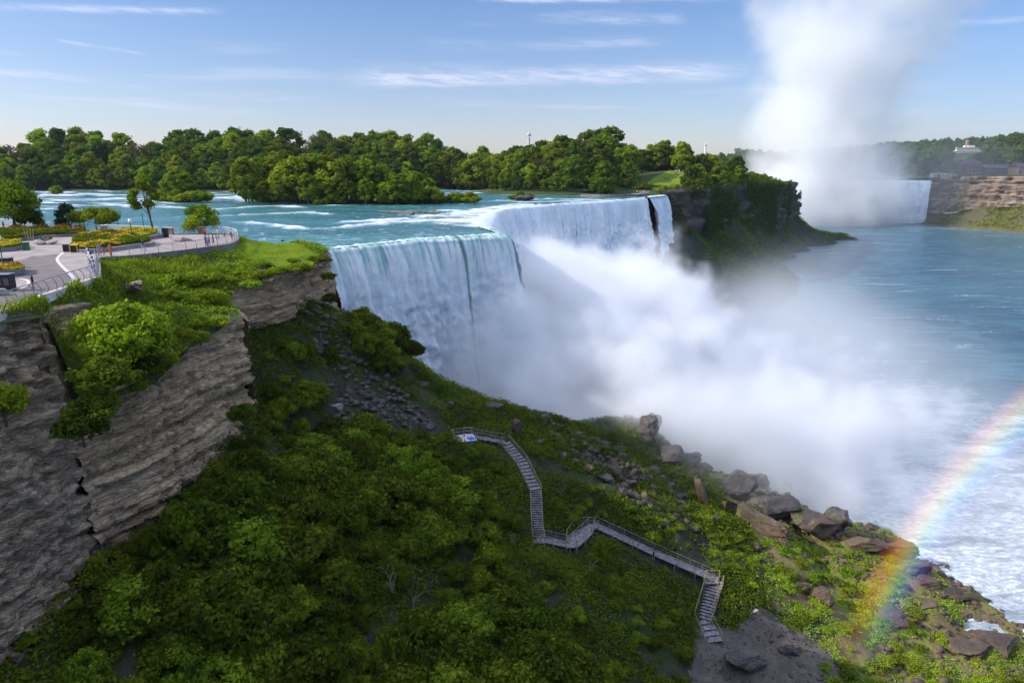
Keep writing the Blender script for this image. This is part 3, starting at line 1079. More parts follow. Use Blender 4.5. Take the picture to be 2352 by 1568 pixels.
# ---- the upper river ----------------------------------------------------------------
RIV = [tuple(p) for p in LIPS] + [(65.5, 345), (72, 354), (83, 372), (60, 395), (0, 420), (-50, 470), (-100, 640), (-500, 760), (-1100, 700), (-1100, 215), (-500, 206)] + SHORE[::-1][:-1]
def riv_pts():
    A = [jgrid(-70, 70, 118, 260, 1.3, 11), jgrid(-160, 90, 260, 360, 2.6, 12), jgrid(-160, -70, 118, 260, 2.6, 13), jgrid(-500, -160, 150, 520, 6, 14), jgrid(-160, 60, 360, 520, 6, 15)]
    return np.vstack(A)
STREAKS = []       # breaking crests, each a line over the water: points, half width, strength
for px, w, k in (
    ([(560, 512), (640, 520), (700, 528), (760, 526), (840, 518), (930, 512), (1010, 507), (1090, 502), (1150, 497)], 1.6, 1.0),
    ([(770, 514), (860, 509), (950, 503), (1030, 498), (1100, 488)], 2.2, 1.0),
    ([(980, 498), (1040, 493), (1100, 482), (1140, 477), (1190, 470)], 3.0, 1.0),
    ([(500, 497), (560, 494), (640, 491), (700, 489), (750, 492)], 1.2, 0.9),
    ([(500, 482), (560, 477), (640, 474), (700, 478)], 2.2, 0.9),
    ([(90, 479), (160, 474), (240, 470), (300, 474), (370, 476), (420, 478)], 2.4, 1.0),
    ([(70, 463), (170, 460), (280, 458), (360, 462)], 3.0, 1.0),
    ([(90, 451), (200, 448), (330, 450), (450, 449), (560, 450)], 4.0, 1.0),
    ([(440, 460), (500, 456), (555, 452), (570, 462)], 3.0, 1.0),
    ([(270, 467), (330, 465), (400, 468)], 2.0, .8),
    ([(100, 489), (180, 483), (240, 487)], 1.6, .8),
    ([(1080, 437), (1120, 437), (1140, 433)], 5.0, 1.0),
    ([(1105, 520), (1118, 505), (1135, 490), (1170, 476), (1230, 470)], 4.0, 1.0),
    ([(1150, 462), (1260, 458), (1340, 459)], 3.0, .9),
    ([(1180, 466), (1300, 463), (1420, 458)], 3.0, .8),
    ([(660, 560), (690, 566), (725, 573), (750, 577)], 0.9, .9)):
    STREAKS.append(([W(x, y, 52)[:2] for x, y in px], w, k))


def riv_foam(x, y):
    f = np.zeros(len(x))
    wob = fbm(x * 0.12, y * 0.3, 0, 4, 91)
    for ln, w, k in STREAKS:
        d = polydist(x, y, ln)
        f = np.maximum(f, k * sst(1.5, 0.2, d / w + wob * 0.8))
    return f


def riv_z(x, y):
    d = polydist(x, y, [tuple(p) for p in LIPS])
    calm = sst(0, 14, d)
    w = fbm(x * 0.10, y * 0.35, 0, 4, 81) * 0.22 + np.abs(fbm(x * 0.3, y * 0.8, 0, 3, 82)) * 0.16
    return 52.0 + w * calm + riv_foam(x, y) * 0.45 * calm + sst(330, 480, y) * 0.8


river = cdt_surface(RIV, riv_pts(), riv_z, 'upper_river', M['river'], {'foam': riv_foam})


# ---- falling water -------------------------------------------------------------------
def falls(name, line, ztop, zbot, st, mt, label, round_f, green_f, seed, throw=1.0, ridge=1.0, step=0.45):
    P = catmull([(*p, 0) for p in line], st)[:, :2]
    n = len(P)
    T = np.gradient(P, axis=0)
    N = np.column_stack([T[:, 1], -T[:, 0]])
    N /= np.linalg.norm(N, axis=1)[:, None]
    kw = 9
    for c in (0, 1):
        N[:, c] = np.convolve(np.pad(N[:, c], kw // 2, 'edge'), np.ones(kw) / kw, 'valid')
    N /= np.linalg.norm(N, axis=1)[:, None]
    s = np.concatenate([[0], np.cumsum(np.linalg.norm(np.diff(P, axis=0), axis=1))])
    H = ztop - zbot
    nv = int(H / step)
    u = np.linspace(0, 1, nv) ** 1.35
    S, U = np.meshgrid(s, u, indexing='ij')
    r = round_f(s)[:, None]
    hr = r * 0.65
    Dp = U * H
    q = np.clip(Dp / hr, 0, 1)
    out = -1.5 + (r + 0.6) * np.sqrt(np.clip(1 - (1 - q) ** 2, 0, 1))
    below = np.maximum(Dp - hr, 0)
    out = out + throw * (0.95 + 0.25 * vn(S * .09, 0 * S, 0, seed + 21)) * np.sqrt(below + 0.3) - throw * 0.95 * math.sqrt(0.3)
    ampl = sst(0.3, 9, Dp)
    rg = fbm(S * 0.55, Dp * 0.05, 0, 5, seed) * 0.55 + fbm(S * 0.16, Dp * 0.02, 0, 3, seed + 3) * 1.3
    boil = np.abs(fbm(S * 0.5, Dp * 0.4, 0, 4, seed + 5)) * (0.6 + 1.0 * sst(10, 30, Dp)) * sst(2, 14, Dp)
    out = out + (rg * ampl + boil) * ridge
    drip = np.abs(fbm(S * 0.5, 0 * S, 0, 4, seed + 9)) * 0.22
    X = P[:, 0][:, None] + N[:, 0][:, None] * out
    Y = P[:, 1][:, None] + N[:, 1][:, None] * out
    Z = ztop + 0.08 - Dp + drip * sst(6, 0, Dp)
    me = np_mesh(name, np.column_stack([X.ravel(), Y.ravel(), Z.ravel()]), grid_faces(n, nv)[:, ::-1], None,
                 {'s': S.ravel(), 'v': Dp.ravel(), 'green': (green_f(s)[:, None] + 0 * U).ravel()})
    o = link(name, me, mt, None, True)
    tag(o, label, 'waterfall', kind='structure')
    return o


i_split = 5
def rnd(s):
    return 2.0 + 7.0 * sst(34, 50, s) * sst(118, 95, s)
falls('waterfall', LIP[:i_split + 2], 52, 4, 0.35, M['falls'], 'near curtain of the wide waterfall, green at its brink', lambda s: 2.0 + 1.5 * sst(38, 50, s), lambda s: sst(75, 45, s) * 1.0, 101)
falls('waterfall', LIP[i_split:], 52, 4, 0.5, M['falls_far'], 'far curtain of the wide waterfall with dark rock showing through', lambda s: 1.8 + 6 * sst(75, 20, s), lambda s: sst(40, 0, s) * 0.3, 111, 0.8, 1.2)
falls('waterfall', VEIL, 52.3, 6, 0.4, M['falls'], 'narrow separate waterfall right of the dark rock pillar', lambda s: 2.0 + 0 * s, lambda s: 0.1 + 0 * s, 121, 0.9)
falls('waterfall', HORSE, 52, 0, 2.0, M['falls_horse'], 'distant curved waterfall under the tall spray column', lambda s: 4.0 + 0 * s, lambda s: 0.9 + 0 * s, 131, 1.2, 1.6, 1.6)

# ---- far island: ground, cliff foot ----------------------------------------------------
def mound(name, outline, zin, rise, st, mt, z0=50.9, seed=1, n=0.5):
    A = np.array(outline)
    pts = jgrid(A[:, 0].min(), A[:, 0].max(), A[:, 1].min(), A[:, 1].max(), st, seed)
    def zf(x, y):
        d = polydist(x, y, outline, True)
        return z0 + (zin - z0) * sst(0, 6, d) + rise * sst(5, 90, d) + fbm(x * 0.05, y * 0.05, 0, 3, seed) * n * sst(0, 6, d)
    o = cdt_surface(outline, pts, zf, name, mt)
    return o, zf
ISLAND = [W(x, y, 52)[:2] for x, y in ((1105, 446), (1180, 449), (1260, 449), (1340, 450), (1420, 449), (1462, 447), (1500, 447))] + [(86, 378)] + \
         [(p[0], p[1]) for p in GOATCLIFF[1:]] + [(215, 900), (-100, 1000), (-700, 760)] + [W(x, y, 52)[:2] for x, y in ((-150, 441), (0, 441), (200, 441), (360, 442), (520, 443), (700, 441), (900, 440), (1060, 436))]
island_o, island_z = mound('island_ground', ISLAND, 53.5, 9.0, 9.0, M['island'], seed=3, n=0.8)
ISLET = [W(x, y, 52)[:2] for x, y in ((558, 458), (600, 464), (680, 468), (760, 470), (850, 470), (940, 467), (1030, 465), (1100, 461), (1070, 453), (900, 450), (700, 450), (580, 451))]
islet_o, islet_z = mound('islet_ground', ISLET, 53.0, 0.6, 5.0, M['island'], seed=4)
ISLET2 = [W(x, y, 52)[:2] for x, y in ((368, 462), (400, 466), (450, 464), (474, 458), (450, 452), (390, 453))]
islet2_o, islet2_z = mound('islet_ground', ISLET2, 53.0, 0.2, 4.0, M['island'], seed=5)

glow = RBF([(84, 380, 36), (140, 450, 40), (175, 505, 39), (215, 560, 35), (240, 610, 31), (262, 642, 26), (264, 664, 24), (225, 830, 16), (128, 330, 0), (158, 372, -0.5), (171, 403, -1), (177, 458, -1), (190, 500, 0),
            (218, 557, -1), (255, 600, -1), (300, 640, -0.5), (330, 668, 0.5), (350, 686, -1.2), (330, 716, -1), (285, 670, 9), (270, 735, -1), (260, 830, -2), (272, 655, 17), (90, 340, 10), (125, 405, 19), (160, 460, 19), (200, 530, 17), (235, 590, 15),
            (312, 678, 5), (330, 683, 3.5), (200, 400, -4), (260, 540, -4), (340, 620, -4), (400, 700, -4), (350, 800, -4), (60, 300, 5), (110, 290, -3)])
ax = np.arange(70, 400, 2.2)
ay = np.arange(330, 860, 2.2)
AX, AY = np.meshgrid(ax, ay, indexing='ij')
AZ = glow(AX, AY)
AZ = AZ + (fbm(AX * 0.07, AY * 0.07, 0, 5, 141) * 1.6 + np.abs(fbm(AX * 0.2, AY * 0.2, 0, 3, 142)) * 1.0) * sst(-3, 3, AZ)
IZIN = inpoly(AX, AY, ISLAND)
AZ = np.where(IZIN, np.minimum(AZ, 44), AZ)
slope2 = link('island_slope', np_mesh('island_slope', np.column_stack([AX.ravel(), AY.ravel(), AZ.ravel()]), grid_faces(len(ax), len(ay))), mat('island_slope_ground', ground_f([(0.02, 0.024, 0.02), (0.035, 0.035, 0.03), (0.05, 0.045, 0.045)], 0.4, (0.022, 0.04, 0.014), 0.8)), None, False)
slope2['kind'] = 'structure'

clow = RBF([(514, 861, 8), (520, 850, 14), (540, 805, 24), (560, 770, 29), (585, 735, 30), (630, 670, 28), (690, 560, 26), (720, 300, 20), (500, 870, -2), (530, 862, 1), (540, 885, -1), (505, 840, -2), (515, 800, -1.5), (530, 770, -1.2),
            (545, 748, -1.2), (560, 700, -1.5), (600, 640, -1.5), (640, 540, -1.5), (660, 300, -1.5), (535, 790, 13), (552, 765, 18), (575, 715, 20), (600, 680, 15), (530, 782, 6), (480, 800, -4), (500, 700, -4), (600, 500, -4), (700, 800, 45)])
ax = np.arange(480, 722, 3.0)
ay = np.arange(300, 880, 3.0)
AX, AY = np.meshgrid(ax, ay, indexing='ij')
AZ = clow(AX, AY)
AZ = AZ + (fbm(AX * 0.04, AY * 0.04, 0, 5, 151) * 2.5) * sst(-3, 4, AZ)
can_p = CANCLIFF + [(720, 200, 0, 0), (1200, 200, 0, 0), (1200, 900, 0, 0)]
AZ = np.where(inpoly(AX, AY, can_p), np.minimum(AZ, 40), AZ)
slope3 = link('far_bank_slope', np_mesh('far_bank_slope', np.column_stack([AX.ravel(), AY.ravel(), AZ.ravel()]), grid_faces(len(ax), len(ay))), mat('far_bank_ground', ground_f([(0.12, 0.09, 0.055), (0.08, 0.07, 0.05), (0.12, 0.12, 0.03)], 0.08, (0.10, 0.12, 0.02), 0.6)), None, True)
slope3['kind'] = 'structure'

# far right bank: plateau and the wooded hill behind
hill = RBF([(514, 864, 54.5), (540, 808, 56), (590, 740, 57.5), (690, 560, 58), (540, 900, 55), (600, 850, 57.5), (680, 800, 58), (640, 960, 60), (560, 1000, 56), (800, 900, 60), (620, 1080, 66), (760, 1050, 76), (900, 1050, 84), (700, 1200, 84),
            (900, 1250, 100), (1100, 1100, 100), (500, 1150, 58), (560, 1300, 74), (460, 1400, 62), (800, 1500, 92), (1200, 1600, 100), (300, 1500, 52), (300, 1900, 56), (700, 2000, 80), (200, 1200, 50), (440, 1330, 80), (430, 1000, 50), (350, 1000, 49), (250, 1050, 49), (900, 600, 60), (1100, 300, 60), (1100, 700, 80)])
HP = CANCLIFF[::-1]
HOUT = [p[:2] for p in CANCLIFF] + [(720, 200), (1500, 200), (1700, 2000), (150, 2200), (150, 1100), (420, 960), (514, 885)]
hill_o = cdt_surface(HOUT, jgrid(150, 1700, 200, 2200, 22, 15), lambda x, y: np.maximum(hill(x, y) + fbm(x * .01, y * .01, 0, 3, 8) * 2, 50.7), 'far_hill', M['far_ground'])
#@@PART3

# ================================================================== PLANTS
def project(x, y, z):
    """spot in the photograph of points in the world (for choosing what is planted where)"""
    dz = z - CAMZ
    f = y * math.cos(PITCH) - dz * math.sin(PITCH)
    u = y * math.sin(PITCH) + dz * math.cos(PITCH)
    return CX0 + FPX * x / f, CY0 - FPX * u / f


def leaf_quads(C, Nn, size, rg, elong=1.5, fold=0.0):
    """C centres (n,3), Nn normals (n,3), size (n)"""
    n = len(C)
    Nn = Nn / (np.linalg.norm(Nn, axis=1)[:, None] + 1e-9)
    r = rg.normal(size=(n, 3))
    a = np.cross(Nn, r)
    a /= np.linalg.norm(a, axis=1)[:, None] + 1e-9
    b = np.cross(Nn, a)
    s = size[:, None]
    P = np.stack([C - a * s * 0.5 * elong, C - b * s * 0.42 + Nn * s * fold, C + a * s * 0.5 * elong, C + b * s * 0.42 + Nn * s * fold], 1)
    return P.reshape(-1, 3), np.arange(n * 4).reshape(-1, 4)


def crown_data(blobs, n, size, seed, spread=0.45, zsq=0.9, under=0.75):
    rg = np.random.RandomState(seed)
    B = np.array(blobs)
    w = B[:, 3] ** 2
    idx = rg.choice(len(B), n, p=w / w.sum())
    d = rg.normal(size=(n, 3))
    d[:, 2] = np.where(d[:, 2] < 0, d[:, 2] * under, d[:, 2])
    d /= np.linalg.norm(d, axis=1)[:, None]
    rad = B[idx, 3] * (1 - np.abs(rg.normal(size=n)) * 0.24)
    out_ = rg.uniform(0, 1, n) < 0.14
    rad = np.where(out_, B[idx, 3] * rg.uniform(1.0, 1.38, n), rad)
    lump = 1 + 0.25 * vn(d[:, 0] * 2.5 + idx, d[:, 1] * 2.5, d[:, 2] * 2.5, seed)
    C = B[idx, :3] + d * (rad * lump)[:, None] * np.array([1, 1, zsq])
    nn = d + rg.normal(size=(n, 3)) * spread
    sz = size * rg.uniform(0.6, 1.35, n)
    V, Fc = leaf_quads(C, nn, sz, rg)
    bt = np.random.RandomState(seed + 1).uniform(0, 1, len(B))
    t = np.clip(bt[idx] * 0.75 + rg.uniform(0, 1, n) * 0.3 - 0.02, 0, 1)
    return V, Fc, np.repeat(t, 4)


def blobs_round(h0, h1, rad, nb, seed, top=0.5, br=(0.30, 0.46)):
    """clumps filling an egg-shaped crown"""
    rg = random.Random(seed)
    out = []
    for i in range(nb):
        t = rg.random() ** 0.8
        z = h0 + (h1 - h0) * t
        prof = math.sin(math.pi * min(1, max(0.06, (t * (1 - top) / 0.5 if t < top else 1 - (1 - t) / (1 - top) * 0.5)))) if False else (1 - abs(t - 0.42) ** 1.9 * 2.3)
        prof = max(0.18, prof)
        a = rg.random() * 2 * math.pi
        r = rad * prof * (0.35 + 0.65 * rg.random() ** 0.5)
        b = rad * rg.uniform(*br) * (0.75 + 0.25 * prof)
        out.append((r * math.cos(a), r * math.sin(a), z, b))
    return out


def limbs(h, r0, blobs, seed, n=7, lean=(0, 0), mi=0):
    rg = random.Random(seed)
    mb = MB()
    top = Vector((lean[0], lean[1], h))
    pts = [Vector((0, 0, -0.6))]
    for k in range(1, 6):
        t = k / 5
        pts.append(top * t + Vector((rg.uniform(-.04, .04) * h * t, rg.uniform(-.04, .04) * h * t, 0)))
    mb.tube(pts, [r0 * 1.35, r0, r0 * .85, r0 * .65, r0 * .42, r0 * .2], 7, mi)
    bl = sorted(blobs, key=lambda b: rg.random())[:n]
    for b in bl:
        e = Vector(b[:3])
        t = min(0.9, max(0.25, (e.z / h) * 0.6))
        s = pts[0].lerp(top, t)
        mid = s.lerp(e, 0.5) + Vector((0, 0, -0.06 * h * rg.random()))
        mb.tube([s, mid, e], [r0 * .42, r0 * .26, r0 * .08], 5, mi)
    return mb


TREES = {}
def tree_proto(key, leaf, h, rad, h0=0.12, nb=26, nl=3200, ls=0.9, seed=1, tr=None, zsq=0.85, br=(0.30, 0.46)):
    bl = blobs_round(h * h0 + rad * 0.25, h - rad * 0.35, rad, nb, seed, br=br)
    V, Fc, t = crown_data(bl, nl, ls, seed, zsq=zsq)
    cm = np_mesh('crown', V, Fc, None, {'tint': t})
    cm.materials.append(M[leaf])
    tm = limbs(h * 0.8, tr or h * 0.018, bl, seed).mesh('trunk')
    tm.materials.append(M['bark'])
    TREES[key] = (cm, tm)


def plant(key, name, loc, sc, rz, label, cat, group=None, names=('crown', 'trunk')):
    cm, tm = TREES[key]
    e = empty(name, loc, label, cat, group, rz)
    e.scale = sc if isinstance(sc, tuple) else (sc, sc, sc)
    c = bpy.data.objects.new(names[0], cm)
    COL.objects.link(c)
    c.parent = e
    if tm is not None:
        t = bpy.data.objects.new(names[1], tm)
        COL.objects.link(t)
        t.parent = e
    return e


for i in range(5):
    for lf in ('bright', 'mid', 'dark'):
        tree_proto(f'far_{lf}_{i}', 'leaf_' + lf, 20, 5.6 + 0.5 * (i % 3), (0.04, 0.10, 0.02, 0.14, 0.06)[i], 80, 4600, 0.78, 11 + i * 7, br=(0.15, 0.30))
tree_proto('far_brown_0', 'leaf_brown', 20, 5.4, 0.15, 30, 1500, 0.6, 99)
tree_proto('cone_0', 'leaf_mid', 18, 3.4, 0.04, 40, 2200, 0.8, 57, br=(0.28, 0.4))
for i in range(4):
    for lf in ('bright', 'mid'):
        tree_proto(f'bushf_{lf}_{i}', 'leaf_' + lf, 6, 3.6, 0.0, 16, 1000, 0.8, 71 + i, br=(0.35, 0.5))

rg = random.Random(5)


def line_pt(line, d):
    for a, b in zip(line[:-1], line[1:]):
        L = math.hypot(b[0] - a[0], b[1] - a[1])
        if d <= L:
            t = d / L
            return (a[0] + (b[0] - a[0]) * t, a[1] + (b[1] - a[1]) * t), ((b[0] - a[0]) / L, (b[1] - a[1]) / L)
        d -= L
    return None, None


def hillock(x, y):
    return 8.5 * np.exp(-(((x - 112) / 34) ** 2 + ((y - 462) / 36) ** 2))


def isl_z(x, y):
    return float(island_z(np.array([x]), np.array([y]))[0])


# the island ground gets its small rise with the clearing
def raise_island():
    me = island_o.data
    n = len(me.vertices)
    c = np.zeros(n * 3, np.float32)
    me.vertices.foreach_get('co', c)
    c = c.reshape(-1, 3)
    d = polydist(c[:, 0], c[:, 1], ISLAND, True)
    c[:, 2] += hillock(c[:, 0], c[:, 1]) * sst(0, 14, d)
    me.vertices.foreach_set('co', c.ravel())
    me.update()
raise_island()


def isl_zz(x, y):
    d = polydist(np.array([x]), np.array([y]), ISLAND, True)[0]
    return isl_z(x, y) + float(hillock(x, y)) * float(sst(0, 14, d))


FOREST_LINE = [W(x, y, 52)[:2] for x, y in ((-130, 441), (0, 441), (200, 440), (360, 441), (520, 442), (700, 439), (900, 438), (1070, 436), (1100, 438), (1135, 441))]
FOREST_LINE2 = [W(1105, 445, 52)[:2], W(1200, 447, 52)[:2], W(1300, 448, 52)[:2], W(1400, 448, 52)[:2]]
CLEAR = [(88, 395), (96, 418), (116, 430), (136, 448), (128, 464), (104, 462), (88, 440), (76, 412)]
forest = []
def grow(line, rows, gap, hs, side=1):
    L = sum(math.hypot(b[0] - a[0], b[1] - a[1]) for a, b in zip(line[:-1], line[1:]))
    for r, off in enumerate(rows):
        d = rg.random() * gap
        while d < L:
            p, t = line_pt(line, d)
            if p is None:
                break
            nx, ny = -t[1] * side, t[0] * side
            if ny < 0 and side == 1:
                nx, ny = -nx, -ny
            x = p[0] + nx * (off + rg.uniform(-3, 3)) + rg.uniform(-2, 2)
            y = p[1] + ny * (off + rg.uniform(-3, 3))
            forest.append((x, y, rg.uniform(*hs[r]), r))
            d += gap * rg.uniform(0.8, 1.25) * (1 + 0.12 * r)
grow(FOREST_LINE, (5, 16, 31, 55, 88), 9.3, ((13, 19), (19, 25), (24, 30), (26, 32), (30, 36)))
grow(FOREST_LINE2, (4, 13, 24, 38, 56, 78), 8.5, ((7, 11), (11, 16), (15, 20), (18, 24), (20, 26), (22, 27)))
# the wooded rise over the dark cliff
for k in range(1, 8):
    a, b = GOATCLIFF[k], GOATCLIFF[k + 1] if k + 1 < len(GOATCLIFF) else GOATCLIFF[k]
for d0, off, hs in ((8, 3, (8, 11)), (2, 10, (11, 15)), (6, 20, (14, 19)), (0, 33, (17, 22)), (4, 50, (19, 24))):
    line = [p[:2] for p in GOATCLIFF[:7]]
    d = d0
    while True:
        p, t = line_pt(line, d)
        if p is None:
            break
        nx, ny = -t[1], t[0]
        fac = 1.0 - 0.62 * max(0, min(1, (p[1] - 480) / 110))
        h = rg.uniform(*hs) * fac
        if p[1] < 590:
            forest.append((p[0] + nx * off + rg.uniform(-2, 2), p[1] + ny * off + rg.uniform(-2, 2), h, 9))
        d += (4.0 + h * 0.38) * rg.uniform(0.8, 1.2)
for _ in range(26):
    forest.append((rg.uniform(-75, 45), rg.uniform(455, 520), rg.uniform(23, 29), 3))
for _ in range(14):
    forest.append((rg.uniform(70, 165), rg.uniform(474, 505), rg.uniform(16, 22), 3))
cnt = 0
SKIPBOX = None
for (x, y, h, r) in forest:
    if inpoly(x, y, CLEAR):
        continue
    if not inpoly(x, y, ISLAND):
        continue
    z = isl_zz(x, y)
    px, py = project(x, y, z)
    # the clearing stays open to the eye
    if y < 466 and 1448 < px < 1575 and project(x, y, z + h)[1] < 416:
        h = max(3.0, h * 0.28)
        if project(x, y, z + h)[1] < 412:
            continue
    if h < 6:
        key = f'bushf_{rg.choice(("bright", "mid"))}_{rg.randrange(4)}'
        s = h / 6
    else:
        q = rg.random()
        lf = 'bright' if q < 0.30 else ('mid' if q < 0.72 else 'dark')
        if r >= 2 and rg.random() < 0.10 and r != 9:
            key = 'far_brown_0'
        else:
            key = f'far_{lf}_{rg.randrange(5)}'
        s = h / 20
    w = s * rg.uniform(1.0, 1.3)
    if h < 12:
        w *= 1.25
    tone = 'brownish' if 'brown' in key else ('yellow green' if 'bright' in key else ('dark green' if 'dark' in key else 'mid green'))
    if r == 9:
        lab, grp = '%s leafy tree crowding the rim above the dark far cliff' % tone, 'trees above the dark cliff'
    elif px < 1100:
        where = 'left of the small round islet' if px < 360 else ('behind the small round islet' if px < 560 else 'behind the long islet')
        if r == 0:
            lab = '%s tree at the far water edge, %s' % (tone, where)
        else:
            lab = '%s tree %s of the far wood, %s' % (tone, 'amid' if r < 3 else 'on the skyline', where)
        grp = 'trees of the wood behind the river'
    else:
        lab, grp = '%s tree on the island behind the far falls%s' % (tone, ', at the water' if r == 0 else (', on the skyline' if r > 3 else ', amid the wood')), 'trees on the island behind the falls'
    plant(key, 'broadleaf_tree' if h >= 6 else 'bush', (x, y, z - 0.3), (w, w, s), rg.uniform(0, 6.28), lab, 'tree' if h >= 6 else 'bush', grp)
    cnt += 1
print('forest', cnt)

# the two islets in the river
def islet_trees(spec, zf, label, grp, tall='bright'):
    for px, Y, h, key in spec:
        u = (px - CX0) / FPX
        x = u * (Y * math.cos(PITCH) + 13 * math.sin(PITCH))
        z = float(zf(np.array([x]), np.array([Y]))[0])
        s = h / (6.0 if key.startswith('bush') else (18.0 if key.startswith('cone') else 20.0))
        w = s * rg.uniform(1.0, 1.3)
        plant(key, 'islet_tree' if h > 7 else 'islet_bush', (x, Y, z - 0.3), (w, w, s), rg.uniform(0, 6.28), label, 'tree' if h > 7 else 'bush', grp)
sp = []
for i in range(34):
    px = 568 + i * 13.0 + rg.uniform(-5, 5)
    h = (21 if px < 740 else 21 - (px - 740) / 240 * 8) * rg.uniform(0.82, 1.05)
    Y = rg.uniform(284, 308)
    if px > 985:
        continue
    sp.append((px, Y, h, f'far_{rg.choice(("bright", "bright", "mid"))}_{rg.randrange(5)}'))
for i in range(12):
    sp.append((575 + i * 34 + rg.uniform(-8, 8), rg.uniform(276, 284), rg.uniform(8, 13), f'far_{rg.choice(("bright", "mid"))}_{rg.randrange(5)}'))
for i in range(20):
    sp.append((850 + i * 12.8 + rg.uniform(-5, 5), rg.uniform(286, 300), rg.uniform(3.0, 6.8) * (1 if i < 13 else 0.8), f'bushf_bright_{rg.randrange(4)}'))
islet_trees([q for q in sp if q[2] > 7 and q[0] < 740], islet_z, 'tall sunlit tree on the left half of the long low islet in mid river', 'trees on the left half of the long islet')
islet_trees([q for q in sp if q[2] > 7 and q[0] >= 740], islet_z, 'lower sunlit tree on the right half of the long low islet in mid river', 'trees on the right half of the long islet')
islet_trees([q for q in sp if q[2] <= 7], islet_z, 'yellow green bush on the low right tip of the long islet', 'bushes on the tip of the long islet')
sp = [(375 + i * 12 + rg.uniform(-3, 3), rg.uniform(300, 312), (7, 10, 13, 15, 14, 11, 8, 6.9, 5)[i], f'far_{rg.choice(("bright", "mid"))}_{rg.randrange(5)}') for i in range(9)]
sp += [(372 + i * 17 + rg.uniform(-3, 3), 296, 4.5, f'bushf_bright_{rg.randrange(4)}') for i in range(7)]
islet_trees(sp, islet2_z, 'sunlit tree or bush on the small round islet left of the long islet', 'growth on the small islet')
x, y, z = W(131, 447, 52.2)
plant('bushf_bright_1', 'islet_bush', (x, y, z), 0.85, 1, 'lone round bush standing in the rapids far left', 'bush')
x, y, z = W(1197, 460, 52.2)
for k in range(3):
    plant(f'bushf_mid_{k}', 'islet_bush', (x - 4 + 4 * k, y + k, z), (0.55, 0.55, (0.45, 0.75, 0.5)[k]), k, 'round bush on a rock in the water just above the far falls', 'bush', 'bushes on the rock above the far falls')
x, y, z = W(1398, 452, 52.2)
plant('bushf_mid_0', 'islet_bush', (x, y, z), (0.4, 0.4, 0.25), 1, 'tiny bush in the water close to the far brink', 'bush')
x, y, z = W(1345, 394, 56)
plant('cone_0', 'conifer', (88 * 0.75, 405, isl_zz(66, 405)), (1.0, 1.0, 1.05), 1, 'tall narrow pointed tree left of the island clearing', 'tree')


# ---- shrubs on the near slope ------------------------------------------------------------------
def mk_shrub(key, leaf, h, rad, nb, nl, ls, seed, br=(0.34, 0.52)):
    bl = blobs_round(rad * 0.2, h - rad * 0.3, rad, nb, seed, br=br)
    V, Fc, t = crown_data(bl, nl, ls, seed, 0.55, 0.8)
    cm = np_mesh('foliage', V, Fc, None, {'tint': t})
    cm.materials.append(M[leaf])
    tm = limbs(h * 0.7, 0.05 * rad, bl, seed, 5).mesh('stem')
    tm.materials.append(M['bark'])
    TREES[key] = (cm, tm)


for i in range(6):
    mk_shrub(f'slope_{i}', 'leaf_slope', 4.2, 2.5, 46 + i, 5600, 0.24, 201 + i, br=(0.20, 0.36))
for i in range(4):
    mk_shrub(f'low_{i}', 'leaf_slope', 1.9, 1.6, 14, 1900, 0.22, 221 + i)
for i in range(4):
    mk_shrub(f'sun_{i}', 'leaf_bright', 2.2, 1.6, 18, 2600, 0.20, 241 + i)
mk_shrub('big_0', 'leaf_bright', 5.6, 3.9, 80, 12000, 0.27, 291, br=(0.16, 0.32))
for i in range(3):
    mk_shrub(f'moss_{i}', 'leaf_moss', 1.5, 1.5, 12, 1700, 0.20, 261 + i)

DENSE = [(-60, 1330), (150, 1290), (330, 1170), (430, 1060), (545, 960), (560, 800), (600, 740), (700, 760), (790, 745), (870, 760), (960, 830), (940, 860), (760, 850), (700, 880), (760, 960), (900, 1010), (1000, 985), (1060, 1040), (1150, 1060), (1210, 1150),
         (1215, 1260), (1150, 1330), (1250, 1470), (1350, 1600), (1300, 1750), (-60, 1750)]
SPARSE = [(1150, 1330), (1240, 1275), (1320, 1280), (1380, 1240), (1500, 1300), (1610, 1350), (1585, 1440), (1590, 1620), (1350, 1620), (1250, 1470)]
SUNNY = [(1500, 1130), (1640, 1180), (1800, 1260), (1950, 1240), (2060, 1290), (2120, 1420), (2352, 1560), (2352, 1700), (1900, 1600), (1850, 1440), (1680, 1330), (1500, 1240)]
MIDBAND = [(1250, 1100), (1400, 1130), (1500, 1200), (1660, 1300), (1650, 1330), (1480, 1260), (1370, 1190), (1290, 1200), (1250, 1240)]


def sample_spots(n, x0, x1, y0, y1, seed, mind):
    r = random.Random(seed)
    out = []
    tries = 0
    while len(out) < n and tries < n * 60:
        tries += 1
        x, y = r.uniform(x0, x1), r.uniform(y0, y1)
        if all((x - a) ** 2 + (y - b) ** 2 > mind * mind for a, b in out):
            out.append((x, y))
    return out


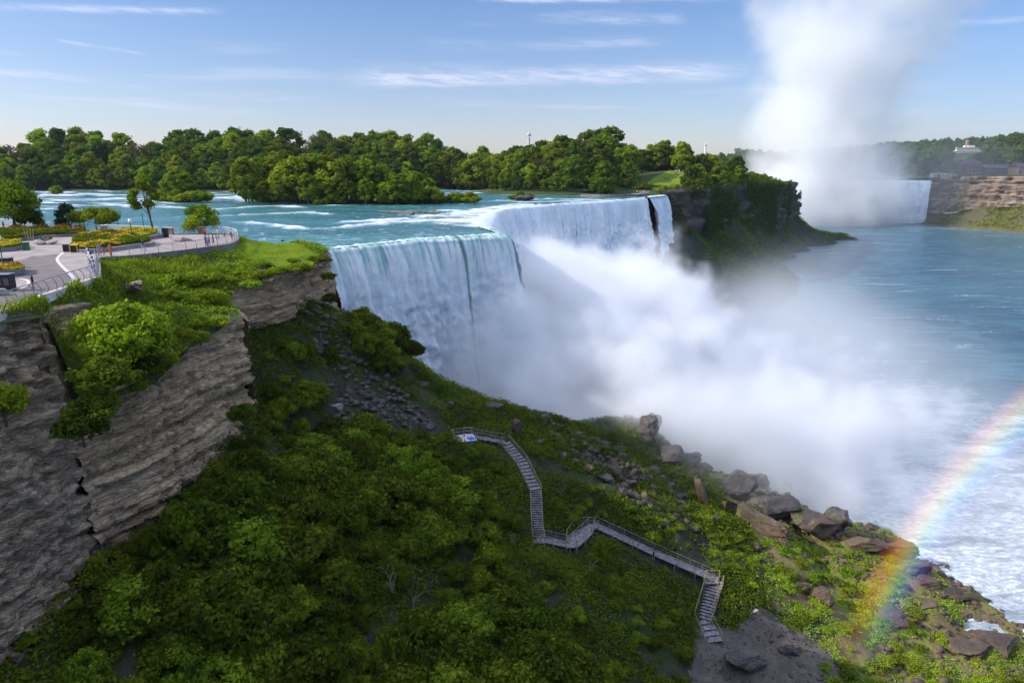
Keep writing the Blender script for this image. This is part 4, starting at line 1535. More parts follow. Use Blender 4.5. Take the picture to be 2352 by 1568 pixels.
spots = sample_spots(1500, -44, 70, 44, 122, 31, 2.0)
zs = low_z(np.array([s[0] for s in spots]), np.array([s[1] for s in spots]))
bigs, lows, suns = [], [], []
pdist = polydist(np.array([s[0] for s in spots]), np.array([s[1] for s in spots]), PATHLINE)
rr = random.Random(8)
cl4 = [p[:2] for p in NEARCLIFF]
cdist = polydist(np.array([s[0] for s in spots]), np.array([s[1] for s in spots]), cl4)
for (x, y), z, pd, cd in zip(spots, zs, pdist, cdist):
    px, py = project(x, y, z)
    if inpoly(x, y, PARK) or cd < 1.6:
        continue
    clump = float(vn(x * 0.13, y * 0.13, 0, 44))
    if inpoly(px, py, DENSE):
        if pd < 2.6:
            continue
        edge = 1.0 if pd > 8 else 0.5
        if y < 84:
            if rr.random() < 0.22:
                continue
            edge *= 1.2
        elif rr.random() < 0.30:
            continue
        hill_ = 1.0 if clump > -0.35 else 0.5
        if cd < 6:
            hill_ *= 0.6
        bigs.append((x, y, z, edge * hill_ * rr.uniform(0.55, 1.2)))
    elif inpoly(px, py, SPARSE):
        if pd < 2.2 or rr.random() < 0.35:
            continue
        lows.append((x, y, z, rr.uniform(0.4, 0.8)))
    elif inpoly(px, py, MIDBAND):
        if pd < 2.0 or rr.random() < 0.3:
            continue
        lows.append((x, y, z, rr.uniform(0.35, 0.75)))
    elif inpoly(px, py, SUNNY):
        if rr.random() < 0.15:
            continue
        suns.append((x, y, z, rr.uniform(0.35, 0.9)))
print('shrubs', len(bigs), len(lows), len(suns))
rr.shuffle(bigs)
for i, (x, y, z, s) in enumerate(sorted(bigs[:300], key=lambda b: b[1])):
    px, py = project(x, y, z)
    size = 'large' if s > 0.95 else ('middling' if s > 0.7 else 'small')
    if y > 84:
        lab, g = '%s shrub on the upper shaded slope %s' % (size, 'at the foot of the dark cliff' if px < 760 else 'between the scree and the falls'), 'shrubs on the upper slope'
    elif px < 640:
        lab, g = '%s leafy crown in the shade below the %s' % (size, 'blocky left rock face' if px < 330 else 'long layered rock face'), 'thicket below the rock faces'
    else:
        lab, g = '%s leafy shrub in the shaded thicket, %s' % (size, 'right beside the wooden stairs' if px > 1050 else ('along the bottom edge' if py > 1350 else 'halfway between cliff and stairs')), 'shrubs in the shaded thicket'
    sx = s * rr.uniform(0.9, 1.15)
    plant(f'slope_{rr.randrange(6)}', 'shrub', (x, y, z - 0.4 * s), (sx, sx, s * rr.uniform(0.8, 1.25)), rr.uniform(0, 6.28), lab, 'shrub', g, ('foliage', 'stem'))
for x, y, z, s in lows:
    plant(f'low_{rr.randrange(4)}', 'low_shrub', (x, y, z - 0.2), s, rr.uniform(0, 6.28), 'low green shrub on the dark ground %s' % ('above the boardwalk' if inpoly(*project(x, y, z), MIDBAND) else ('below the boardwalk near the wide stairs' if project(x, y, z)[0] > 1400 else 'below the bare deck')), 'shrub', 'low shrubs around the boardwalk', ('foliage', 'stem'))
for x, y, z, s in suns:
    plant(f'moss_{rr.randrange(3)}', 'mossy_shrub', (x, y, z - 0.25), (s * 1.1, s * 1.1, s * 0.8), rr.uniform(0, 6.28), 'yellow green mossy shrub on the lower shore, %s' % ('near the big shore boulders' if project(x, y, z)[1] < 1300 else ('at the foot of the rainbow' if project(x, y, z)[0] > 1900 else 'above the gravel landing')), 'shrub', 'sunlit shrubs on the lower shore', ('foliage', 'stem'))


# ---- undergrowth ---------------------------------------------------------------------------------
def scatter(name, n, box, zf, mask, leaf, size, hgt, seed, label, up=0.7, per=6, spread=0.35):
    rg_ = np.random.RandomState(seed)
    x = rg_.uniform(box[0], box[1], n)
    y = rg_.uniform(box[2], box[3], n)
    z = zf(x, y)
    px, py = project(x, y, z)
    k = mask(x, y, z, px, py, rg_)
    x, y, z = x[k], y[k], z[k]
    m = len(x)
    tuft = rg_.uniform(0.4, 1.0, m) * hgt
    X = np.repeat(x, per) + rg_.normal(size=m * per) * spread
    Y = np.repeat(y, per) + rg_.normal(size=m * per) * spread
    Z = np.repeat(z, per) + rg_.uniform(0, 1, m * per) * np.repeat(tuft, per)
    N = rg_.normal(size=(m * per, 3))
    N[:, 2] = np.abs(N[:, 2]) + up
    V, Fc = leaf_quads(np.column_stack([X, Y, Z]), N, size * rg_.uniform(0.6, 1.3, m * per), rg_)
    tint = np.repeat(np.clip(np.repeat(0.5 + 0.6 * vn(x * 0.25, y * 0.25, 0, seed) + rg_.uniform(-.2, .2, m), per) + rg_.uniform(-.15, .15, m * per), 0, 1), 4)
    o = link(name, np_mesh(name, V, Fc, None, {'tint': tint}), M[leaf])
    tag(o, label, 'undergrowth', kind='stuff')
    return o


SCREE = [(690, 850), (760, 845), (900, 900), (990, 930), (1040, 985), (1000, 1000), (900, 1020), (770, 985), (700, 900)]
ROCKY = [(1180, 990), (1290, 1030), (1420, 1060), (1560, 1090), (1600, 1160), (1520, 1180), (1400, 1130), (1280, 1090)]


def m_slope(x, y, z, px, py, r):
    c = fbm(x * 0.22, y * 0.22, 0, 4, 61)
    k = (c + r.uniform(-.45, .45, len(x)) > -0.28) & (z > 1.0) & ~inpoly(px, py, SCREE) & ~inpoly(x, y, PARK) & ~inpoly(x, y, GRAVEL)
    k &= ~(inpoly(px, py, ROCKY) & (c < 0.35))
    k &= polydist(x, y, PATHLINE) > 1.3
    k &= (x + y * 0.1 < 47 + c * 5)
    k &= (y < 126)
    return k
scatter('undergrowth', 120000, (-46, 62, 42, 128), low_z, m_slope, 'leaf_slope', 0.25, 0.95, 301, 'low green undergrowth over the shaded slope', per=6)


def m_sun(x, y, z, px, py, r):
    c = fbm(x * 0.2, y * 0.2, 0, 4, 66)
    return (c + r.uniform(-.4, .4, len(x)) > 0.05) & (z > 0.9) & (x + y * 0.1 > 42 + c * 5) & ~inpoly(x, y, GRAVEL) & (y < 112)
scatter('mossy_undergrowth', 40000, (30, 95, 42, 118), low_z, m_sun, 'leaf_moss', 0.20, 0.30, 302, 'yellow green moss and weeds on the sunlit lower shore', per=6)

GULLY = [(225, 660), (300, 640), (420, 700), (520, 730), (520, 770), (430, 800), (330, 880), (260, 930), (220, 880), (210, 760)]
def m_park(x, y, z, px, py, r):
    c = fbm(x * 0.3, y * 0.3, 0, 4, 67)
    k = inpoly(x, y, PARK) & ~inpoly(x, y, PLAZA) & (x > -62) & ~(inpoly(x, y, LAWN) & (polydist(x, y, LAWN, True) > 0.8))
    k &= (polydist(x, y, PARK, True) > 0.1) & (c + r.uniform(-.4, .4, len(x)) > -0.35)
    return k
scatter('park_weeds', 50000, (-62, -24, 46, 123), up_z, m_park, 'leaf_bright', 0.22, 0.65, 303, 'bright green weeds covering the top of the near cliff', per=6)


def m_isl(x, y, z, px, py, r):
    c = fbm(x * 0.05, y * 0.05, 0, 4, 68)
    return (z > 1.2) & (c + r.uniform(-.5, .5, len(x)) > -0.15) & ~inpoly(x, y, ISLAND)


def glz(x, y):
    z = glow(x, y)
    return z + (fbm(x * 0.07, y * 0.07, 0, 5, 141) * 1.6 + np.abs(fbm(x * 0.2, y * 0.2, 0, 3, 142)) * 1.0) * sst(-3, 3, z)
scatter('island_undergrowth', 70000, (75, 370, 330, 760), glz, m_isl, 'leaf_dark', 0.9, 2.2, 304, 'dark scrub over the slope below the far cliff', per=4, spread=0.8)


def clz(x, y):
    z = clow(x, y)
    return z + (fbm(x * 0.04, y * 0.04, 0, 5, 151) * 2.5) * sst(-3, 4, z)
def m_can(x, y, z, px, py, r):
    c = fbm(x * 0.03, y * 0.03, 0, 4, 69)
    return (z > 2.5) & (z < 31) & (c + r.uniform(-.4, .4, len(x)) > -0.35) & ~inpoly(x, y, [p[:2] for p in can_p])
scatter('bank_scrub', 26000, (500, 700, 560, 880), clz, m_can, 'leaf_bright', 1.3, 3.0, 305, 'yellow green scrub on the bank under the tan cliff', per=4, spread=1.5)

def ivy():
    r = np.random.RandomState(77)
    P = linear(GOATCLIFF[:9], 0.5)
    i = r.randint(0, len(P), 26000)
    t = r.uniform(0, 1, len(i))
    x, y, zt, zb = P[i].T
    z = zt + .8 - (zt - 16) * t
    c = fbm(np.hypot(x - 82, y - 373) * .05, z * .07, 0, 4, 72)
    k = c + r.uniform(-.3, .3, len(i)) > -0.25 + 0.75 * sst(500, 600, y)
    x, y, z, t = x[k], y[k], z[k], t[k]
    n = len(x)
    o = 1.2 + (t * 30) * .10 + r.uniform(0, 1.6, n)
    C = np.column_stack([x + o * .86, y - o * .5, z])
    C = np.repeat(C, 3, 0) + r.normal(size=(n * 3, 3)) * .8
    N = r.normal(size=(n * 3, 3)) + np.array([.8, -.5, .5])
    V, Fc = leaf_quads(C, N, .9 * r.uniform(.6, 1.3, n * 3), r)
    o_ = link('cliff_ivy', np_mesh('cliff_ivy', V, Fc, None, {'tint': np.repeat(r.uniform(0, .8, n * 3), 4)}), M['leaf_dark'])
    tag(o_, 'dark creepers and scrub clinging to the shaded far cliff', 'creepers', kind='stuff')
ivy()

# blades of long grass along the railing and the cliff edge
def grass(name, n, poly_mask, hgt, seed, label, width=0.05):
    r = np.random.RandomState(seed)
    x = r.uniform(-62, -26, n)
    y = r.uniform(46, 122, n)
    z = up_z(x, y)
    k = poly_mask(x, y, r)
    x, y, z = x[k], y[k], z[k]
    m = len(x)
    h = hgt * r.uniform(0.4, 1.1, m) * (0.6 + 0.4 * (vn(x * .5, y * .5, 0, seed) + 1))
    a = r.uniform(0, 6.283, m)
    dx, dy = np.cos(a) * width, np.sin(a) * width
    lx, ly = r.normal(size=m) * h * 0.25, r.normal(size=m) * h * 0.25
    P = np.stack([np.column_stack([x - dx, y - dy, z - .05]), np.column_stack([x + dx, y + dy, z - .05]),
                  np.column_stack([x + lx * .4 + dx * .6, y + ly * .4 + dy * .6, z + h * .6]), np.column_stack([x + lx, y + ly, z + h])], 1)
    V = P.reshape(-1, 3)
    t = np.repeat(np.clip(0.5 + 0.5 * vn(x * .2, y * .2, 0, seed + 3) + r.uniform(-.3, .3, m), 0, 1), 4)
    o = link(name, np_mesh(name, V, np.arange(m * 4).reshape(-1, 4), None, {'tint': t}), M['grass'])
    tag(o, label, 'grass', kind='stuff')


def gm(x, y, r):
    k = inpoly(x, y, PARK) & ~inpoly(x, y, PLAZA) & ~(inpoly(x, y, LAWN) & (polydist(x, y, LAWN, True) > 0.6))
    d = polydist(x, y, RAIL_NEAR + RAIL_RIM)
    c = fbm(x * 0.2, y * 0.2, 0, 3, 71)
    return k & (((d < 5.5) & (y < 92)) | (c > 0.35)) & (polydist(x, y, PARK, True) > 0.05)
grass('long_grass', 150000, gm, 0.95, 311, 'tall sunlit grass growing outside the curved railing', 0.045)

grass('lawn_grass', 260000, lambda x, y, r: inpoly(x, y, LAWN), 0.22, 312, 'short mown grass of the lawn by the head of the falls', 0.035)

# bushes over the top of the near cliff
BUSH = []
for k, (px, py, z, r_, h, kk) in enumerate(((400, 620, 53, 1.0, .9, 2), (430, 628, 52.6, 1.1, 1.0, 1), (520, 612, 52.6, 1.0, .8, 3), (560, 630, 52, 1.3, 1.1, 0), (640, 622, 52.4, 1.3, 1.0, 2), (490, 640, 52, 1.2, 1.2, 1),
                                     (350, 660, 52.3, .9, .8, 0), (395, 680, 51.4, 1.2, 1.2, 3), (430, 700, 50.6, 1.1, 1.3, 2), (360, 750, 49, 1.3, 1.4, 1), (410, 775, 48, 1.3, 1.3, 0), (460, 780, 47.6, 1.1, 1.3, 2), (500, 745, 48.5, 1.2, 1.4, 3),
                                     (250, 720, 51, 1.0, 1.1, 1), (300, 730, 50.5, 1.1, 1.0, 2), (240, 930, 44, 1.4, 1.8, 0), (300, 890, 45, 1.5, 1.9, 1), (380, 830, 46, 1.2, 1.3, 3), (575, 655, 51.6, 1.2, 1.0, 0), (670, 600, 53, 1.0, .8, 1))):
    BUSH.append((px, py, z, r_, h, 'sun_%d' % kk, None))
BUSH += [  # px, py (base), z, radius, height, leaf, label
    (290, 815, 46.5, 3.9, 5.6, 'big_0', 'big bright green bush in the recess between the two rock faces'),
    (245, 890, 42.8, 2.2, 3.0, 'slope_1', 'shaded bush hanging below the big bright bush'),
    (330, 850, 44.6, 2.4, 2.6, 'slope_2', 'dark bush over the ledge right of the big bright bush'),
    (420, 655, 52.0, 1.8, 2.0, 'sun_1', 'yellow green bush below the rounded plaza wall'),
    (480, 700, 50.0, 2.0, 2.4, 'sun_2', 'pale green bush near the corner of the long rock face'),
    (455, 650, 51.6, 1.7, 1.9, 'sun_3', 'bush on the grassy slope behind the pale green corner bush'),
    (520, 650, 51.4, 1.5, 1.4, 'sun_0', 'low bush at the near end of the dark cliff rim'),
    (600, 640, 51.5, 1.9, 1.6, 'sun_1', 'spreading bush on the dark cliff rim below the lawn'),
    (690, 620, 52.0, 1.6, 1.4, 'sun_3', 'bush on the cliff rim next to the head of the falls'),
    (730, 600, 52.2, 1.5, 1.2, 'low_1', 'dark bush hanging over the rim beside the falling water'),
    (380, 700, 50.0, 1.4, 1.3, 'sun_2', 'small bush among the grey rocks on the slope'),
    (445, 745, 48.3, 1.5, 1.5, 'sun_3', 'small bush at the ledge above the long rock face'),
    (560, 612, 53.0, 1.2, 1.0, 'sun_2', 'little bush at the foot of the lawn'),
    (215, 965, 38.0, 1.9, 2.4, 'slope_4', 'vine covered bush hanging in the cleft of the rock face'),
    (190, 1000, 36.0, 1.5, 2.0, 'low_2', 'small creeping bush low in the cleft of the rock face'),
    (10, 950, 40.0, 1.6, 2.6, 'sun_1', 'bush clinging to the rock face at the left edge'),
    (755, 640, 49.0, 1.3, 1.4, 'slope_3', 'dark bush on the cliff corner beside the falling water'),
    (760, 690, 45.5, 1.5, 1.6, 'slope_5', 'dark bush lower down the cliff corner beside the falls'),
    (740, 720, 43.0, 1.8, 2.0, 'slope_0', 'dark shrub at the foot of the cliff corner beside the falls'),
    (560, 960, 38.5, 1.6, 2.2, 'slope_2', 'ivy covered shrub at the far end of the long rock face'),
]
for px, py, z, r_, h, key, lab in BUSH:
    x, y, z = W(px, py, z)
    for _ in range(4):
        if bool(inpoly(x, y, PARK)):
            z = z * .4 + .6 * float(up_z(np.array([x]), np.array([y]))[0])
            x, y, z = W(px, py, z)
    br = {'sun': (1.6, 2.2), 'low': (1.6, 1.9), 'slo': (2.5, 4.2), 'big': (3.9, 5.6)}[key[:3]]
    plant(key, 'bush', (x, y, z - 0.3), (r_ / br[0], r_ / br[0], h / br[1]), rr.uniform(0, 6.28), lab or 'small leafy bush scattered on the grassy slope between the plaza rail and the cliff edge', 'bush', None if lab else 'small bushes on the slope under the plaza rail', ('foliage', 'stem'))


# dead branches and bare stems
def dead(name, x, y, z, h, seed, lab, group=None):
    r = random.Random(seed)
    mb = MB()
    for k in range(5):
        a = r.uniform(0, 6.28)
        p = Vector((0, 0, 0))
        d = Vector((math.cos(a) * .5, math.sin(a) * .5, 1)).normalized()
        pts, rs = [p.copy()], [.022 * h]
        for i in range(5):
            d = (d + Vector((r.gauss(0, .3), r.gauss(0, .3), r.gauss(0, .15)))).normalized()
            p = p + d * h / 5
            pts.append(p.copy())
            rs.append(.022 * h * (1 - (i + 1) / 5.6))
            if i > 0:
                q = p + (d + Vector((r.gauss(0, .7), r.gauss(0, .7), r.gauss(0, .3)))) * h * .16
                mb.tube([p, q], [.009 * h, .003 * h], 4)
        mb.tube(pts, rs, 5)
    o = mb.build(name, M['twig'])
    o.location = (x, y, z)
    return tag(o, lab, 'dead tree', group)
for px, py, z, h, lab in ((290, 880, 44.5, 2.6, 'pale bare branches below the big bright green bush'), (515, 1360, 27, 3.4, 'pale dead branches sticking out of the shaded thicket'),
                          (950, 1010, 29, 3.0, 'thin bare stems at the lower edge of the scree'), (480, 560 + 250, 47, 1.8, 'small dead twigs on the ledge above the long layered rock face')):
    x, y, z = W(px, py, z)
    dead('dead_branches', x, y, z, h, int(px), lab)
for k in range(14):
    x = rr.uniform(-30, 12)
    y = rr.uniform(54, 100)
    dead('bare_stem', x, y, float(low_z(np.array([x]), np.array([y]))[0]) + 1.2, rr.uniform(1.8, 3.2), 900 + k, 'thin bare stem poking out of the dark thicket on the slope', 'bare stems in the thicket')

# ---- trees of the plaza ----------------------------------------------------------------------------
def park_tree(name, px, py, h, rad, h0, lf, label, nl=3000, ls=0.32, lean=(0, 0), nb=18, seed=1, br=(0.3, 0.45), z=55, cx=0, trk=None, Y=None):
    x, y, z = W(px, py, z)
    bl = [(b[0] + cx, b[1], b[2], b[3]) for b in blobs_round(h * h0 + rad * 0.2, h - rad * 0.3, rad, nb, seed, br=br)]
    V, Fc, t = crown_data(bl, nl, ls, seed, 0.6)
    e = empty(name, (x, y, z), label, 'tree')
    link('crown', np_mesh('crown', V, Fc, None, {'tint': t}), M[lf], e)
    limbs(h * 0.85, trk or h * 0.022, bl, seed, 9, (lean[0] + cx * .6, lean[1])).build('trunk', M['bark'], e)
    return e
park_tree('broadleaf_tree', 36, 535, 9.0, 3.7, 0.28, 'leaf_mid', 'large dark trunked tree at the left edge of the plaza', 6000, 0.36, nb=34, seed=401)
park_tree('broadleaf_tree', -30, 530, 9.0, 4.2, 0.2, 'leaf_mid', 'tree cut by the left edge of the picture beside the big plaza tree', 5000, 0.36, nb=30, seed=402)
park_tree('young_tree', 80, 530, 4.0, 2.2, 0.22, 'leaf_dark', 'small dark tree right of the large plaza tree', 2600, 0.3, nb=14, seed=403)
park_tree('young_conifer', 158, 529, 5.0, 1.9, 0.06, 'leaf_conifer', 'bluish feathery conifer behind the back railing', 2600, 0.28, nb=22, seed=404, br=(0.28, 0.42))
park_tree('round_tree', 222, 529, 4.3, 3.4, 0.30, 'leaf_bright', 'wide low spreading bright tree behind the back railing', 4200, 0.3, nb=22, seed=405)
park_tree('leaning_tree', 354, 538, 10.5, 2.3, 0.36, 'leaf_mid', 'tall thin tree with an open crown by the second flower bed', 2300, 0.36, nb=13, seed=406, cx=-1.6, br=(0.24, 0.42), trk=0.17)
park_tree('round_tree', 466, 536, 5.2, 2.7, 0.06, 'leaf_bright', 'single round bright tree behind the rail by the rounded end', 4200, 0.27, nb=20, seed=407, br=(0.36, 0.5))
#@@

# ================================================================== THE PLAZA
ZP = 55.0
slab = MB().prism([(float(a), float(b)) for a, b in PLAZA], 53.6, ZP).build('plaza', M['concrete'])
slab['kind'] = 'structure'


def P2(x, y, z=ZP):
    return W(x, y, z)[:2]


def sheet(name, poly, z, mt, h=0.0):
    o = MB().prism(poly, z - 0.05, z).build(name, mt)
    o['kind'] = 'structure'
    return o
ASPH = [P2(*p) for p in ((-150, 640), (-60, 606), (20, 601), (50, 597), (75, 588), (138, 583), (134, 590), (132, 598), (142, 611), (167, 636), (160, 658), (86, 681), (4, 711), (-90, 752), (-200, 720))]
sheet('asphalt_path', ASPH, ZP + 0.004, M['asphalt'])
hc = [P2(*p) for p in ((15, 641), (45, 640), (62, 643), (66, 650), (60, 657), (46, 663), (22, 662), (0, 668), (-60, 680), (-60, 640))]
sheet('paved_patch', hc, ZP + 0.008, M['concrete'])


def strip(name, line, w, z0, z1, mt, label=None, cat=None, st=0.7):
    P = catmull([(*p, 0) for p in line], st)[:, :2] if len(line) > 2 else linear([(*p, 0) for p in line], st)[:, :2]
    T = np.gradient(P, axis=0)
    T /= np.linalg.norm(T, axis=1)[:, None]
    N = np.column_stack([T[:, 1], -T[:, 0]])
    A, B = P + N * w / 2, P - N * w / 2
    n = len(P)
    V, Fc = [], []
    for i in range(n):
        V += [(A[i][0], A[i][1], z0), (A[i][0], A[i][1], z1), (B[i][0], B[i][1], z1), (B[i][0], B[i][1], z0)]
    for i in range(n - 1):
        for k in range(4):
            Fc.append((i * 4 + k, i * 4 + (k + 1) % 4, (i + 1) * 4 + (k + 1) % 4, (i + 1) * 4 + k))
    Fc += [(0, 1, 2, 3), ((n - 1) * 4 + 3, (n - 1) * 4 + 2, (n - 1) * 4 + 1, (n - 1) * 4)]
    o = MB().add(V, Fc).build(name, mt)
    if label:
        tag(o, label, cat)
    else:
        o['kind'] = 'structure'
    return o
strip('kerb', [P2(*p) for p in ((146, 580), (134, 590), (132, 598), (142, 611), (166, 636), (163, 652))], 0.35, ZP - 0.02, ZP + 0.02, M['kerb'])
strip('kerb', [P2(*p) for p in ((45, 640), (62, 643), (66, 650), (60, 657), (46, 663))], 0.3, ZP - 0.02, ZP + 0.022, M['kerb'])
strip('retaining_wall', RAIL_RIM, 0.5, 53.0, 55.12, M['stone'], 'low stone wall curving under the rail round the promenade end', 'wall')
strip('retaining_wall', RAIL_NEAR, 0.45, 54.3, 55.10, M['kerb'], 'pale concrete kerb under the grey curved railing', 'kerb')
strip('retaining_wall', RAIL_BACK, 0.4, 52.0, 55.10, M['stone'], 'stone wall under the pale rail on the river side', 'wall')


def railing(name, line, gap, h, mt, curve, label, nr=6, outn=1, every=1, cat='railing', r=0.035, bars=0.013):
    P = catmull([(*p, 0) for p in line], 0.25)[:, :2] if len(line) > 2 else linear([(*p, 0) for p in line], 0.25)[:, :2]
    T = np.gradient(P, axis=0)
    T /= np.linalg.norm(T, axis=1)[:, None]
    N = np.column_stack([T[:, 1], -T[:, 0]]) * outn
    e = empty(name, (float(P[0][0]), float(P[0][1]), ZP + 0.1), label, cat)
    o0 = Vector(e.location)
    def at(i, t):
        bul = math.sin(t * math.pi * 0.9) * 0.22 * curve - 0.30 * curve * t * t
        return Vector((P[i][0] + N[i][0] * bul, P[i][1] + N[i][1] * bul, ZP + 0.1 + t * h)) - o0
    ids = [min(len(P) - 1, int(k)) for k in np.arange(0, len(P), gap / 0.25)]
    pm = None
    for q, i in enumerate(ids[:99]):
        mb = MB().tube([at(i, t) for t in (0, 0.2, 0.4, 0.6, 0.8, 1.0)], [r * 1.3, r * 1.2, r * 1.1, r, r, r], 6)
        mb.build('post', mt, e)
    mb = MB().tube([at(i, 1.0) for i in range(0, len(P), 3)], r * 1.15, 6)
    mb.build('handrail', mt, e)
    mb = MB()
    for k in range(1, nr):
        mb.tube([at(i, k / nr) for i in range(0, len(P), 4)], bars, 5)
    mb.build('rail_bars', mt, e)
    return e
railing('safety_railing', RAIL_NEAR, 1.35, 1.15, M['steel'], 1.0, 'grey steel railing with curved posts along the near plaza edge', r=0.04, bars=0.018)
railing('safety_railing', RAIL_RIM, 1.9, 1.1, M['steel'], 0.5, 'steel railing on the stone wall around the promenade end', r=0.035, bars=0.015)
railing('safety_railing', RAIL_BACK, 2.0, 1.15, M['steel_pale'], 0.3, 'pale railing along the river side of the plaza', r=0.04, bars=0.022)
for k, (px, py, lab) in enumerate(((240, 533, 'squat pinkish stone pillar in the river rail right of the low spreading tree'), (463, 537, 'squat pinkish stone pillar in the river rail beside the round tree'),
                                   (393, 539, 'squat pinkish stone pillar in the river rail behind the tall bin'), (135, 528, 'squat stone pillar in the river rail left of the conifer'))):
    x, y, z = W(px, py, ZP)
    e = empty('rail_pillar', (x, y, z), lab, 'pillar')
    MB().box((0, 0, 0.55), (0.8, 0.6, 1.1), bev=.03).build('shaft', M['brick_tan'], e)
    MB().box((0, 0, 1.17), (0.95, 0.75, 0.13), bev=.03).build('cap', M['kerb'], e)


def lamp(px, py, lab, H=3.6):
    x, y, z = W(px, py, ZP)
    e = empty('street_lamp', (x, y, z), lab, 'street lamp')
    MB().lathe([(.21, 0), (.21, .12), (.16, .2), (.15, .75), (.10, .85), (.09, .95), (.06, 1.05), (.045, H - .5), (.09, H - .42), (.06, H - .36)], n=12).build('pole', M['green_metal'], e, True)
    g = MB().lathe([(.05, H - .38), (.16, H - .34), (.25, H - .18), (.27, H), (.22, H + .16), (.10, H + .26), (.02, H + .28)], n=16).build('lamp_globe', M['globe'], e, True)
    MB().lathe([(.06, H + .27), (.03, H + .34), (.01, H + .42)], n=8).build('finial', M['green_metal'], g, True)
lamp(306, 563, 'green lamp post with white globe beside the yellow flower bed')
lamp(196, 529, 'green lamp post by the river rail near the low spreading tree')
lamp(351, 536, 'green lamp post right beside the trunk of the tall thin tree')
lamp(11, 628, 'green lamp post with white globe at the left edge by the round planter', 3.9)
x, y, z = W(331, 528, ZP)
e = empty('signal_post', (x, y, z), 'plain dark green post without a globe behind the second flower bed', 'post')
MB().lathe([(.10, 0), (.10, .1), (.06, .2), (.06, 2.7), (.09, 2.75), (.09, 2.95), (.02, 3.0)], n=10).build('pole', M['green_metal'], e)


def poly_pts(poly, st, rg_):
    A = np.array(poly)
    p = jgrid(A[:, 0].min(), A[:, 0].max(), A[:, 1].min(), A[:, 1].max(), st, rg_)
    return p[inpoly(p[:, 0], p[:, 1], poly)]


def flower_bed(pxs, lab, wall_h, leaf, fols, seed, flower=None, fden=0.5, hgt=0.5, ffun=None):
    poly = [P2(*p) for p in pxs]
    c = np.mean(np.array(poly), axis=0)
    loc = [(a - c[0], b - c[1]) for a, b in poly]
    e = empty('flower_bed', (float(c[0]), float(c[1]), ZP), lab, 'flower bed')
    loc = [(float(a), float(b)) for a, b, _ in catmull([(*p, 0) for p in loc + loc[:1]], 0.5)][:-1]
    MB().prism(loc, 0, wall_h).build('planter_wall', M['stone'], e)
    sm = [(a * 0.93, b * 0.93) for a, b in loc]
    MB().prism(sm, wall_h, wall_h + 0.04).build('soil', M['talus'], e)
    p = poly_pts(sm, 0.16, seed)
    r = np.random.RandomState(seed)
    k = 6
    m = len(p)
    hh = hgt * (0.35 + 0.65 * np.clip(0.5 + vn(p[:, 0] * .6, p[:, 1] * .6, 0, seed), 0, 1.3))
    X = np.repeat(p[:, 0], k) + r.normal(size=m * k) * .1
    Y = np.repeat(p[:, 1], k) + r.normal(size=m * k) * .1
    Z = wall_h + np.repeat(hh, k) * r.uniform(0, 1, m * k)
    N = r.normal(size=(m * k, 3))
    N[:, 2] = np.abs(N[:, 2]) + .5
    V, Fc = leaf_quads(np.column_stack([X, Y, Z]), N, 0.16 * r.uniform(.6, 1.3, m * k), r)
    link('foliage', np_mesh('foliage', V, Fc, None, {'tint': np.repeat(np.clip(np.repeat(.5 + .5 * vn(p[:, 0] * .7, p[:, 1] * .7, 0, 3), k), 0, 1), 4)}), M[leaf], e)
    for fm, dens, band in (flower or ()):
        n_ = vn(p[:, 0] * .55, p[:, 1] * .55, 0, seed + 7)
        yn = (p[:, 1] - p[:, 1].min()) / (np.ptp(p[:, 1]) + 1e-6)
        q = (np.abs(yn - band[0]) < band[1] * (1 + .4 * n_)) & (r.uniform(0, 1, m) < dens)
        pp = p[q]
        if not len(pp):
            continue
        kk = 3
        X = np.repeat(pp[:, 0], kk) + r.normal(size=len(pp) * kk) * .08
        Y = np.repeat(pp[:, 1], kk) + r.normal(size=len(pp) * kk) * .08
        Z = wall_h + np.repeat(hh[q], kk) * r.uniform(.85, 1.25, len(pp) * kk)
        N = r.normal(size=(len(pp) * kk, 3)) * .5
        N[:, 2] += 1
        V, Fc = leaf_quads(np.column_stack([X, Y, Z]), N, 0.13 * r.uniform(.7, 1.3, len(pp) * kk), r, 1.1)
        link('blossoms', np_mesh('blossoms', V, Fc), M[fm], e)
    return e


flower_bed(((160, 577), (190, 580), (240, 577), (300, 569), (346, 562), (348, 557), (318, 556), (304, 546), (270, 540), (225, 538), (190, 543), (168, 556)), 'large planted bed thick with yellow flowers in the middle of the plaza', 0.40, 'leaf_mid', 1, 501,
           (('flower_y', 0.7, (0.10, 0.12)), ('flower_y', 0.45, (0.60, 0.10)), ('flower_r', 0.10, (0.75, 0.12))), hgt=0.75)
flower_bed(((262, 536), (300, 531), (352, 534), (364, 541), (340, 547), (290, 546), (268, 542)), 'grassy bed with a few yellow flowers around the tall thin tree', 0.40, 'leaf_bright', 1, 502, (('flower_y', 0.4, (0.4, 0.3)), ('flower_r', 0.1, (0.8, 0.2))), hgt=0.6)
flower_bed(((-60, 536), (20, 532), (100, 531), (190, 532), (204, 537), (195, 542), (140, 545), (100, 546), (70, 552), (20, 556), (-60, 560)), 'long green bed of shrubs under the trees at the left back of the plaza', 0.45, 'leaf_mid', 1, 503, (('flower_r', 0.10, (0.75, 0.2)),), hgt=1.0)
flower_bed(((-40, 566), (20, 564), (48, 566), (52, 572), (30, 577), (-40, 580)), 'stone planter with yellow flowers by the left edge', 0.55, 'leaf_mid', 1, 504, (('flower_y', 0.5, (0.5, 0.4)),), hgt=0.55)
